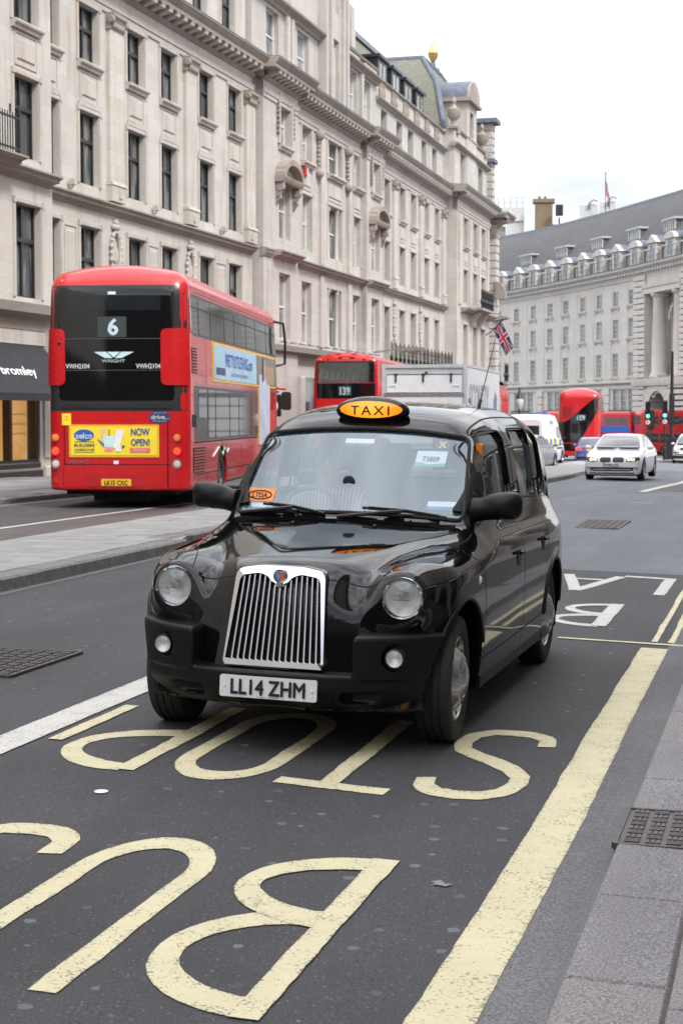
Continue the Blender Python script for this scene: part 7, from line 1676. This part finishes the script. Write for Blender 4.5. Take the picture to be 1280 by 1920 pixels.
t = text_mb('SCONTTY', .95, 5.0, .02, .25); t.build('lettering', plain('grey_print', (.30, .31, .34), .5), lo, (1.264, 3.0, 2.45), (0, 0, R(90)), fix=False)
for z in (2.3, 2.0): MB().box(1.264, 1.268, .4, .95, z, z + .14).build('side_mark', M['ink'], lo)
MB().extr([(6.9, 1.9), (7.6, 1.9), (7.8, 2.5), (7.3, 2.75), (6.8, 2.45)], 1.264, 1.268, 'yz').build('side_emblem', plain('blue_grey_print', (.12, .17, .30), .5), lo)
MB().box(-1.15, 1.15, .2, 8.2, .55, .95).build('chassis', M['darkvoid'], lo); MB().extr(rrect(8.8, 10.6, .5, 2.6, .3), -1.1, 1.1, 'yz').build('cab', M['whitecar'], lo)
for yy in (1.8, 9.4):
    for s in (-1, 1): cyl_wheel(lo, s * 1.0, yy, .48, .28, s)
# generic far bus
def far_bus(label, X, Y, deg, L=10.5, H=4.3, rear=True, roof=None, adv=False, front=None):
    loc, rz = place(X, Y, deg); t = thing('double_decker_bus', label, 'bus', loc, rz); F = busF(L, 2.5, H, .3, .12, .2, .25, .1)
    V, Q = nets(F, (-1.5, -.3, .1), (1.5, L + .4, H + .2), .12); me = np_mesh('body', V, Q, M['red']); smooth_normals(me, F); link('body', me, t)
    for s in (-1, 1):
        g_ = 2 * s
        for k in range(7):
            a = .4 + k * (L - .9) / 7; patch('side_window', F, rp(a + .07, a + (L - .9) / 7 - .07, 2.95, 3.65, .06), 'x', g_, M['carglass'], t, .01, .5)
            if k < 6: patch('lower_window', F, rp(a + .07, a + (L - .9) / 7 - .07, 1.2, 2.1, .06), 'x', g_, M['carglass'], t, .01, .5)
        if adv:
            for a, b in ((.8, 4.2), (5.6, 9.2)): patch('advert_panel', F, rp(a, b, 2.25, 2.85, .02), 'x', g_, M['blueink'], t, .012, .6)
            patch('advert_panel', F, rp(4.2, 5.6, 1.2, 2.85, .02), 'x', g_, plain('tan_print2', (.55, .38, .28), .5), t, .014, .6)
        for yy in (2.3, L - 2.6): cyl_wheel(t, s * 1.13, yy, .48, .28, s)
    # front
    pf = lambda n, P, mat, off=.008, par=None: patch(n, F, P, 'y', L + .6, mat, par or t, off, .25, 0, True)
    pf('upper_windscreen', rp(-1.05, 1.05, 2.95, 3.9, .1), M['carglass']); pf('destination_panel', rp(-1.05, 1.05, 2.3, 2.9, .05), M['blackgl']); pf('windscreen', rp(-1.05, 1.05, 1.1, 2.3, .1), M['carglass'])
    pf('headlight', rp(.7, 1.0, .7, .88, .05), M['reflector']); pf('headlight', rp(-1.0, -.7, .7, .88, .05), M['reflector']); pf('destination_text', [(-.6, 2.55), (.6, 2.55), (.6, 2.68), (-.6, 2.68)], M['plateW'], .012)
    patch('rear_window', F, rp(-1.0, 1.0, 2.95, 3.75, .1), 'y', -.6, M['carglass'], t, .008, .3)
    return t, F
far_bus('short red bus end showing past the lorry beneath the stone corner', 5.1, 71.0, 12.5, 9.5, 3.8)
far_bus('distant red bus with two blue side posters turning across the junction', 20.6, 159.6, 124, 9.6, adv=True)
far_bus('distant red bus passing sideways behind the traffic lights at the right', 27.9, 151.5, 84, 10.5)
# 159: bulbous rear cut by a dark glass diagonal
loc, rz = place(14.35, 97, 10.5)
b1 = thing('double_decker_bus', 'rounded red bus on route 159 with a dark glass diagonal across its back', 'bus', loc, rz)
F1 = busF(11.2, 2.52, 4.42, .3, .34, .45, .3, .35); V, Q = nets(F1, (-1.5, -.3, .1), (1.5, 11.6, 4.7), .09); me = np_mesh('body', V, Q, M['red']); smooth_normals(me, F1); link('body', me, b1)
p1 = lambda n, P, mat, off=.008, par=None, st=.12: patch(n, F1, P, 'y', -.6, mat, par or b1, off, st)
gd = p1('diagonal_glass', [(-1.2, 1.1), (-1.22, 2.30), (-.73, 2.40), (.3, 3.27), (1.06, 3.92), (1.2, 3.88), (1.22, 3.15), (.72, 2.3), (.26, 1.5), (.05, 1.1)], M['blackgl'], .008); p1('lower_glass', rp(-1.15, .05, .6, 1.05, .05), M['blackgl'], .0085)
p1('vent_recess', rrect(-.95, -.42, 2.62, 3.3, .04), plain('bus_red_deep', (.26, .008, .01), .4), .012)
bxq = p1('number_box', rp(-.18, .42, 2.42, 2.80, .01), plain('number_blind3', (.035, .04, .04), .4), .014, gd); signtext(bxq, F1, '159', .12, 2.61, .29, .48, M['pale'], .03, off=.022)
for s in (-1, 1):
    patch('side_window_band', F1, rp(1.0, 10.4, 2.95, 3.7, .1), 'x', 2 * s, M['carglass'], b1, .01, .5); patch('side_window_band', F1, rp(1.5, 10.4, 1.2, 2.1, .1), 'x', 2 * s, M['carglass'], b1, .01, .5)
    p1('tail_lamp', rp(s * 1.1 - .06, s * 1.1 + .06, 1.0, 1.25, .03), M['redlens'], .012)
    for yy in (2.3, 8.6): cyl_wheel(b1, s * 1.13, yy, .48, .28, s)
MB().box(-.14, .14, .25, .4, 4.1, 4.13).build('brake_lamp', M['redoff'], b1); MB().sphere((.85, .25, 4.0), .045, 5).build('marker_lamp', M['amber'], b1)
# ------------------------------------------------------------------ cars (local: x across, y to the rear from the nose, z up)
def car(label, mat, X, Y, deg, L, W, H, low, roof, wheels, r, cat='car', name='car', gw=None, group=None, h=.05, nose=.12, tail=.12, tumble=.34, belt=.95, sidewin=None, wsz=None, rwz=None, paintbelow=None):
    t = thing(name, label, cat, (X, Y, zxy(X, Y)), -R(deg), group); lx, lz = zip(*low); rx, rz_ = zip(*roof); gw = gw or W / 2 - .10
    def FL(x, y, z):
        ax = np.abs(x); pw = W / 2 * sp(y, [0, .25, .9, L * .5, L - .8, L - .2, L], [.82, .92, .985, 1, .985, .93, .84]); tk = sp(z, [.15, .3, .55, .8, 1.0, 1.3], [.07, .02, 0, .015, .05, .12])
        top = (z - (sp(y, lx, lz) - .035 * (ax / (W / 2)) ** 2)) * .93; S = smax(ax - (pw - tk), top, .12)
        S = smax(S, (nose * (ax / (W / 2)) ** 2 + .10 * np.maximum(0, z - .55) + .12 * np.maximum(0, .42 - z) - y), .12); S = smax(S, y - (L - tail * (ax / (W / 2)) ** 2 - .06 * np.maximum(0, z - .6)), .12)
        return np.maximum(S, .19 - z)
    def FG(x, y, z):
        ax = np.abs(x); return smax(smax(ax - (gw - (z - belt) * tumble), (z - (sp(y, rx, rz_) - .05 * (ax / gw) ** 2)) * .8, .12), (rx[0] - y) * .5, .05)
    def F(x, y, z): return smin(FL(x, y, z), np.maximum(np.maximum(FG(x, y, z), belt - .25 - z), np.maximum(rx[0] - y, y - rx[-1])), .03)
    V, Q = nets(F, (-W / 2 - .1, -.2, .1), (W / 2 + .1, L + .2, H + .15), h, 5); me = np_mesh('body', V, Q, mat)
    cut = []
    for y in wheels:
        for s in (-1, 1): m = MB().lathe([(.001, (W / 2 - .28) * s), (r + .06, (W / 2 - .28) * s), (r + .065, (W / 2 + .3) * s), (.001, (W / 2 + .3) * s)], 28, 'x', (0, y, r)); cut.append(m.fix(m.mesh('c', [])))
    me = boolean(me, cut, mat); grad_normals(me, F, .02, .7)
    if len(me.materials) == 0: me.materials.append(mat)
    link('body', me, t)
    for y in wheels:
        for s in (-1, 1): cyl_wheel(t, s * (W / 2 - .12), y, r, .21, s)
    MB().box(-W / 2 + .2, W / 2 - .2, .3, L - .3, .14, .22).build('underbody', M['darkvoid'], t)
    fr = lambda n, P, mt, off=.006, par=None, st=.08, th=.0: patch(n, F, P, 'y', -.5, mt, par or t, off, st, th)
    rr = lambda n, P, mt, off=.006, par=None, st=.08, th=.0: patch(n, F, P, 'y', L + .5, mt, par or t, off, st, th, True)
    def sd(n, P, mt, off=.006, st=.1):
        for s in (-1, 1): patch(n, F, P, 'x', 1.6 * s, mt, t, off, st)
    if wsz: z0, z1, w0, w1 = wsz; fr('windscreen', rpoly([(-w0, z0), (w0, z0), (w1, z1), (-w1, z1)], .06), M['carglass'])
    if rwz: z0, z1, w0, w1 = rwz; rr('rear_window', rpoly([(-w0, z0), (w0, z0), (w1, z1), (-w1, z1)], .06), M['carglass'])
    for P in sidewin or []: sd('side_window', rpoly(P, .05), M['carglass'])
    for s in (-1, 1):
        yv = rx[0] + .42; m = MB().sphere((0, 0, 0), .1, 8, 0, .7); me2 = m.mesh('door_mirror', mat if cat != 'van' else M['plastic']); link('door_mirror', me2, t, (s * (W / 2 + .06), yv, belt + .06), (0, 0, 0), (1.1, .7, 1))
    return t, F, fr, rr, sd
# the white saloon coming towards us
t, F, fr, rr, sd = car('white saloon car with lit headlamps approaching beside the island', M['whitecar'], 8.46, 50.2, 17.5, 4.9, 1.86, 1.46, [(0, .68), (.12, .75), (.5, .87), (1.1, .95), (1.6, 1.0), (3.9, 1.03), (4.6, 1.02), (4.9, .9)], [(1.25, .93), (1.6, 1.13), (2.1, 1.36), (2.55, 1.45), (3.2, 1.445), (3.9, 1.30), (4.5, 1.03)], (.88, 3.84), .335, sidewin=[[(1.75, 1.03), (2.75, 1.03), (2.75, 1.37), (2.3, 1.36)], [(2.83, 1.03), (3.7, 1.05), (3.85, 1.25), (3.4, 1.37), (2.83, 1.38)]], wsz=(1.02, 1.39, .72, .56), rwz=(1.07, 1.36, .62, .5))
for s in (-1, 1):
    fr('kidney_grille', rpoly([(s * .025, .575), (s * .34, .57), (s * .39, .655), (s * .34, .725), (s * .035, .725)], .045), M['ink'], .012, th=.02)
    hl = fr('headlight', rpoly([(s * .44, .59), (s * .70, .59), (s * .86, .66), (s * .82, .735), (s * .46, .705)], .03), M['darkpaint'], .01)
    for x in (.53, .65): fr('lamp_ring', [(s * x + .055 * math.cos(a), .655 + .042 * math.sin(a)) for a in np.linspace(0, 6.283, 12, endpoint=False)], M['headlit'], .018, hl, .05)
    for x in (.53, .65): fr('lamp_eye', [(s * x + .03 * math.cos(a), .655 + .024 * math.sin(a)) for a in np.linspace(0, 6.283, 10, endpoint=False)], M['ink'], .022, hl, .05)
    fr('fog_lamp', [(s * .71 + .05 * math.cos(a), .36 + .04 * math.sin(a)) for a in np.linspace(0, 6.283, 12, endpoint=False)], M['reflector'], .02)
fr('air_intake', rpoly([(-.80, .36), (-.55, .30), (.55, .30), (.80, .36), (.78, .42), (-.78, .42)], .03), M['ink'], .01); fr('splitter', [(-.7, .22), (.7, .22), (.7, .255), (-.7, .255)], M['ink'], .012); fr('intake_bar', [(-.6, .345), (.6, .345), (.6, .36), (-.6, .36)], M['whitecar'], .02)
pl2 = fr('number_plate', rrect(-.26, .26, .445, .555, .01, 2), M['plateW'], .02, th=.01); fr('plate_band', [(-.26, .447), (-.215, .447), (-.215, .553), (-.26, .553)], M['blueink'], .024, pl2); signtext(pl2, F, 'KM60 LHO', .02, .50, .075, .42, M['ink'], .03, off=.03)
fr('round_emblem', [(.035 * math.cos(a), .775 + .03 * math.sin(a)) for a in np.linspace(0, 6.283, 14, endpoint=False)], M['alloy'], .012)
# white off-roader at the right edge
t, F, fr, rr, sd = car('white off-road car with lit lamps cut by the right edge of the photo', M['whitecar'], 20.95, 97, 17, 4.9, 1.98, 1.83, [(0, .95), (.1, 1.05), (1.3, 1.14), (1.5, 1.15), (4.7, 1.15), (4.9, 1.05)], [(1.3, 1.10), (2.0, 1.62), (2.4, 1.77), (3.4, 1.80), (4.5, 1.72), (4.85, 1.12)], (.9, 3.85), .38, belt=1.12, sidewin=[[(1.9, 1.2), (2.9, 1.2), (2.9, 1.66), (2.3, 1.64)], [(3.0, 1.2), (4.4, 1.2), (4.3, 1.62), (3.0, 1.66)]], wsz=(1.18, 1.66, .8, .66))
for s in (-1, 1):
    fr('headlight', rpoly([(s * .52, .82), (s * .90, .84), (s * .90, .98), (s * .52, .98)], .03), M['reflector'], .012); fr('lamp_ring', [(s * .72 + .09 * math.cos(a), .90 + .055 * math.sin(a)) for a in np.linspace(0, 6.283, 12, endpoint=False)], M['headlit'], .02)
    fr('air_intake', rpoly([(s * .55, .62), (s * .85, .62), (s * .85, .70), (s * .55, .70)], .02), M['ink'], .012)
fr('grille', rrect(-.45, .45, .82, .97, .02, 2), M['ink'], .012); fr('lower_bumper', rrect(-.9, .9, .3, .48, .04, 2), M['ink'], .012); fr('air_intake', rrect(-.8, .8, .52, .57, .02, 2), M['ink'], .012)
# grey hatchback seen past the taxi's shoulder
sg_, cg_ = math.sin(R(14)), math.cos(R(14))
t, F, fr, rr, sd = car('grey hatchback with a sloping roof queueing behind the taxi in front of the police van', M['greycar'], 8.65, 69.5, 180 + 22, 4.45, 1.75, 1.49, [(0, .66), (.15, .74), (.8, .90), (1.1, .97), (3.8, 1.04), (4.3, 1.06), (4.45, .98)], [(.75, .90), (1.5, 1.28), (2.1, 1.47), (2.7, 1.48), (3.6, 1.34), (4.4, 1.08)], (.85, 3.5), .31, sidewin=[[(1.35, 1.04), (2.2, 1.04), (2.2, 1.39), (1.85, 1.36)], [(2.28, 1.04), (3.3, 1.06), (3.1, 1.36), (2.28, 1.39)]], wsz=(1.0, 1.38, .72, .58), rwz=(1.1, 1.34, .62, .52))
for s in (-1, 1): patch('headlight', F, rpoly([(.12, .66), (.55, .72), (.62, .80), (.25, .78)], .03), 'x', 1.6 * s, M['reflector'], t, .008, .08); rr('tail_lamp', rpoly([(s * .62, .82), (s * .80, .82), (s * .78, 1.0), (s * .64, 1.0)], .02), M['redlens'], .01)
for s in (-1, 1): patch('shut_line', F, [(2.23, .35), (2.245, .35), (2.245, 1.03), (2.23, 1.03)], 'x', 1.6 * s, M['seam'], t, .005, .2)
# police van
t, F, fr, rr, sd = car('white police van with blue and yellow squares and a blue roof light bar', M['whitecar'], 10.9, 84.5, 180 + 20, 5.4, 1.96, 2.58, [(0, .80), (.12, .95), (.9, 1.18), (1.1, 1.28), (5.3, 1.28), (5.4, 1.2)], [(.75, 1.10), (1.5, 1.85), (1.75, 2.25), (2.2, 2.54), (3.2, 2.58), (5.2, 2.56), (5.4, 2.3)], (.95, 4.3), .35, 'van', 'police_van', gw=.95, belt=1.25, tumble=.10, sidewin=[[(1.4, 1.35), (2.3, 1.35), (2.3, 1.95), (1.75, 1.95)]], wsz=(1.3, 1.95, .8, .72))
for k in range(6):
    a = 2.5 + k * .47
    sd('square', [(a, .98 + .0), (a + .46, .98), (a + .46, 1.33), (a, 1.33)], M['adY'] if k % 2 else M['blueink'], .008); sd('square', [(a, .62), (a + .46, .62), (a + .46, .97), (a, .97)], M['blueink'] if k % 2 else M['adY'], .008)
for k in range(2): sd('square', [(1.3 + k * .5, .95), (1.78 + k * .5, .95), (1.78 + k * .5, 1.25), (1.3 + k * .5, 1.25)], M['adY'] if k else M['blueink'], .008)
sd('side_bar', [(.9, .78), (2.4, .80), (2.4, .88), (.9, .86)], M['ink'], .012)
for s in (-1, 1): sidetext_ = text_mb('POLICE', .18, .8, .02); Vv = np.array(sidetext_.v); T_ = np.stack([-s * Vv[:, 0] * -1 + 3.2, Vv[:, 2] + 2.15], 1); Pp = on_surface(F, T_, 'x', 1.6 * s); Pp[:, 0] += .012 * s; sidetext_.v = Pp.tolist(); sidetext_.build('lettering', M['navy'], t, fix=False)
MB().extr(rrect(-.5, .5, 2.55, 2.65, .03), 2.1, 2.4, 'xz').build('light_bar', M['blueink'], t); MB().extr(rrect(-.4, .4, 2.52, 2.60, .03), 5.0, 5.15, 'xz').build('light_bar', M['blueink'], t)
rr('rear_window', rrect(-.75, .75, 1.45, 2.0, .05, 2), M['carglass']); 
for s in (-1, 1): rr('tail_lamp', rrect(s * .88 - .06, s * .88 + .06, .8, 1.2, .02, 2), M['redlens'], .01)
# blue hatchback braking
t, F, fr, rr, sd = car('blue estate car with red tail lamps and yellow plate ahead of the bus', M['bluecar'], 13.35 + 4.3 * math.sin(R(9.5)), 85.6 + 4.3 * math.cos(R(9.5)), 180 + 9.5, 4.3, 1.8, 1.50, [(0, .66), (.15, .74), (.9, .92), (1.2, .98), (4.0, 1.02), (4.3, .98)], [(.95, .93), (1.7, 1.34), (2.2, 1.48), (3.2, 1.50), (3.9, 1.44), (4.3, .98)], (.85, 3.45), .32, sidewin=[[(1.6, 1.04), (2.4, 1.04), (2.4, 1.40), (2.0, 1.38)], [(2.48, 1.04), (3.7, 1.06), (3.5, 1.38), (2.48, 1.41)]], wsz=(1.0, 1.4, .72, .6), rwz=(1.03, 1.36, .70, .58))
for s in (-1, 1): rr('tail_lamp', rpoly([(s * .52, .80), (s * .86, .82), (s * .84, .96), (s * .56, .95)], .03), M['redlens'], .012)
pl3 = rr('number_plate', rrect(-.26, .26, .74, .85, .01, 2), M['plateY'], .016); rr('lower_bumper', rrect(-.75, .75, .3, .45, .04, 2), M['ink'], .012)
# dark car waiting under the signals
t, F, fr, rr, sd = car('dark car with one bright headlamp waiting far off behind the signal poles', M['darkcar'], 24.6, 139, 14, 4.3, 1.78, 1.46, [(0, .66), (.15, .74), (.9, .92), (1.2, .98), (4.0, 1.02), (4.3, .98)], [(.95, .93), (1.7, 1.30), (2.2, 1.45), (3.2, 1.46), (3.9, 1.34), (4.3, .98)], (.85, 3.45), .32, wsz=(1.0, 1.38, .72, .6), h=.07)
for s in (-1, 1): fr('headlight', rpoly([(s * .50, .60), (s * .82, .64), (s * .80, .76), (s * .52, .72)], .03), M['headlit'], .014)
fr('grille', rrect(-.4, .4, .5, .66, .03, 2), M['ink'], .012)
# ------------------------------------------------------------------ signals, posts and the building across the near pavement
def signal(label, X, Y, h, faceaway, back=False, deg=12):
    z = zxy(X, Y); t = thing('traffic_light', label, 'traffic light', (X, Y, z), -R(deg), 'traffic lights at the junction')
    m = MB().lathe([(.11, 0), (.11, .9), (.065, .95), (.057, 1.0), (.057, h + .9)], 14, 'z', (0, .12, 0)); m.build('post', M['iron'], t)
    m = MB(); m.extr(rrect(-.17, .17, h, h + 1.15, .05), -.05, .12, 'xz'); hd = m.build('signal_head', M['ink'], t)
    if back: MB().extr(rrect(-.26, .26, h - .08, h + 1.25, .06), .0, .02, 'xz').build('backing_board', M['ink'], t); return t
    for k, mt in enumerate((M['green'], M['darkpaint'], M['darkpaint'])):
        zc = h + .2 + k * .37; o = MB().lathe([(.001, -.02), (.06, -.012), (.105, 0)], 20, 'y', (0, -.055, zc)).build('lens', mt, hd)
        m = MB().lathe([(.12, -.20), (.125, -.02), (.13, 0), (.118, -.01), (.113, -.19), (.12, -.20)], 18, 'y', (0, -.05, zc), a0=R(-20), a1=R(200)); m.build('hood', M['ink'], hd)
    d = MB().lathe([(.001, -.01), (.17, -.01), (.175, .01)], 24, 'y', (0, -.05, h - .2)).build('no_right_turn_sign', M['wht'], t)
    MB().lathe([(.145, -.014), (.145, -.018), (.175, -.018), (.175, -.01)], 24, 'y', (0, -.05, h - .2)).build('red_ring', M['redoff'], d)
    m = MB(); m.tube([(-.05, -.066, h - .29), (-.05, -.066, h - .18), (.0, -.066, h - .14), (.06, -.066, h - .15)], .018, 5); m.build('arrow', M['ink'], d)
    m = MB(); m.tube([(-.10, -.07, h - .10), (.10, -.07, h - .30)], .016, 5); m.build('red_bar', M['redoff'], d); return t
signal('left green traffic light with a no right turn disc before the far bus', 19.95, 104.5, 2.75, 0)
signal('right green traffic light with a no right turn disc beside the tall pole', 20.95, 104.0, 2.82, 0)
signal('black back of a signal head on a thin post between two green lights', 21.2, 110, 2.2, 0, True)
X, Y = 21.9, 106.5; z = zxy(X, Y)
t = thing('lamp_post', 'tall plain black pole rising from a square black plinth at the junction', 'lamp post', (X, Y, z), -.2)
m = MB().lathe([(.14, 1.4), (.12, 1.6), (.11, 5), (.09, 7.2), (.10, 7.25), (.09, 7.3)], 14, 'z'); m.build('pole', M['iron'], t)
m = MB().box(-.33, .33, -.33, .33, 0, 1.35); m.extr([(-.33, 1.35), (.33, 1.35), (.14, 1.6), (-.14, 1.6)], -.2, .2, 'xz'); m.build('plinth', M['iron'], t); MB().extr(rrect(-.18, .18, 2.4, 4.5, .05), -.12, .12, 'xz').build('equipment_box', M['ink'], t)
# globe lantern far down the left pavement
X, Y = 12.4, 112; z = zxy(X, Y); t = thing('street_lamp', 'old street lamp with white glass lantern behind the police van', 'street lamp', (X, Y, z))
m = MB().lathe([(.16, 0), (.16, .8), (.08, .9), (.06, 3.3), (.1, 3.4)], 12, 'z'); m.build('post', M['iron'], t); m = MB().lathe([(.1, 3.4), (.26, 3.7), (.28, 4.1), (.22, 4.2)], 12, 'z'); m.build('lantern', M['render'], t); m = MB().lathe([(.3, 4.2), (.12, 4.5), (.05, 4.9), (.01, 5.0)], 12, 'z'); m.build('cap', M['iron'], t)
X, Y = 14.1, 116; t = thing('bollard', 'thin black post standing beside the old lantern lamp', 'bollard', (X, Y, zxy(X, Y))); m = MB().lathe([(.12, 0), (.1, 2.9), (.14, 3.0), (.02, 3.2)], 10, 'z'); m.build('post', M['iron'], t)
# junction island under the signals
ti = tag_s(tag(empty('signal_island', (0, 0, 0)), 'small kerbed island under the traffic lights'))
m = MB(); P = [(19.0, 102.4), (23.0, 101.4), (25.0, 108), (20.5, 112)]; V = [(x, y, zxy(x, y) + .12) for x, y in P] + [(x, y, zxy(x, y) - .1) for x, y in P]; m.add(V, [(0, 1, 2, 3), (0, 4, 5, 1), (1, 5, 6, 2), (2, 6, 7, 3), (3, 7, 4, 0)]); m.build('paving', M['islab'], ti)
# lamp arms on the front of block C and a banner arm
m = MB().tube([(.1, -3.2, 4.9), (1.6, -3.3, 5.1), (2.6, -3.3, 5.05)], .05, 6); lm = thing('street_light', 'flat silver street light on a wall arm above the second bus', 'street light', tuple(Cb.at(0, 0)) + (0,), -R(15.5)); m.build('arm', M['alloy'], lm); MB().extr(rrect(1.5, 2.9, 4.98, 5.14, .06), -3.45, -3.1, 'xz').build('head', M['alloy'], lm); MB().extr(rrect(2.2, 2.6, 4.9, 4.99, .03), -3.38, -3.18, 'xz').build('lens', M['amber'], lm)
# hanging black shop sign past the number 6
X, Y = A.at(18.6, .6); sgn = thing('hanging_sign', 'black hanging shop sign with a white curl behind the front of the red bus', 'sign', (X, Y, 0), -R(16.6))
m = MB().bbox(.2, 1.1, -.05, .05, 1.7, 2.55, .04); m.build('board', M['ink'], sgn); m = MB().tube([(-.6, 0, 2.65), (1.0, 0, 2.65)], .03, 6); m.build('arm', M['iron'], sgn)
m = MB().tube([(.75 + .22 * math.cos(a), -.06, 2.1 + .25 * math.sin(a)) for a in np.linspace(-1.2, 1.9, 14)], .035, 5); m.build('curl_emblem', M['wht'], sgn)
# wall fittings
X, Y = B.at(5.0, .05); t = thing('alarm_box', 'small yellow alarm box on the stone wall beside the first arched hood', 'alarm box', (X, Y, 0), -R(16)); MB().bbox(0, .2, -.22, .22, 9.55, 10.1, .05).build('casing', M['plateY'], t); MB().box(.2, .205, -.1, .1, 9.75, 9.9).build('label_plate', M['ink'], t)
X, Y = B.at(6.75, .05); t = thing('alarm_box', 'red alarm box under the window sill right of the first arched hood', 'alarm box', (X, Y, 0), -R(16)); MB().bbox(0, .12, -.12, .12, 12.15, 12.55, .03).build('casing', M['redoff'], t); MB().bbox(0, .10, .122, .32, 12.15, 12.55, .03).build('side_casing', M['plateW'], t)
# the facing front across the near pavement (only ever seen mirrored in paint and glass)
G = Front('shop_building', 'plain stone shop building across the near pavement mirrored in the taxi', *XY(5.6, -26), 15.6, M['stoneB'])
G.t.rotation_euler.z = -R(15.6) + math.pi; G.t.location = (*XY(5.6, 64), 0)
cols_ = [(2 + 4.2 * k, 3.7 + 4.2 * k) for k in range(21)]
G.wall(0, 90, 4.6, 19)
G.ledge(0, 90, 4.6); G.prof([(-.3, 19), (.7, 19.2), (.7, 19.5), (-.3, 19.6)], 0, 90, 'cornice')
MB().box(-.6, -.5, 0, 90, -1, 4.6).build('shop_glass', M['carglass'], G.t)
for k in range(16): MB().bbox(-.5, .1, k * 5.8, k * 5.8 + .9, -1, 4.6, .05).build('pier', M['trim'], G.t)
for k in (11,): MB().box(-.48, -.44, 1.3 + k * 5.8, 5.4 + k * 5.8, .6, 3.2).build('display_board', warm, G.t)
# the street behind the camera, also only mirrored
H_ = Front('shop_building', 'plain stone terrace behind the viewpoint mirrored in the bus window', *XY(-20.6, -70), 15.6, M['stoneA'])
cols_ = [(2 + 4.2 * k, 3.7 + 4.2 * k) for k in range(24)]
H_.wall(0, 104, 4.6, 19); MB().box(-.6, -.5, 0, 104, -1, 4.6).build('shop_glass', M['carglass'], H_.t)
K_ = Front('shop_building', 'plain stone block closing the street far behind the viewpoint', *XY(-30, -75), 105.6, M['stoneB'])
K_.t.rotation_euler.z = -R(105.6) ; K_.wall(0, 50, -1, 22, [(2 + 4 * k, 3.6 + 4 * k, z0, z0 + 2.3) for k in range(12) for z0 in (1, 6, 10, 14)], depth=.4); MB().box(-.7, -.5, 0, 50, 0, 21).build('dark_rooms', M['darkvoid'], K_.t)
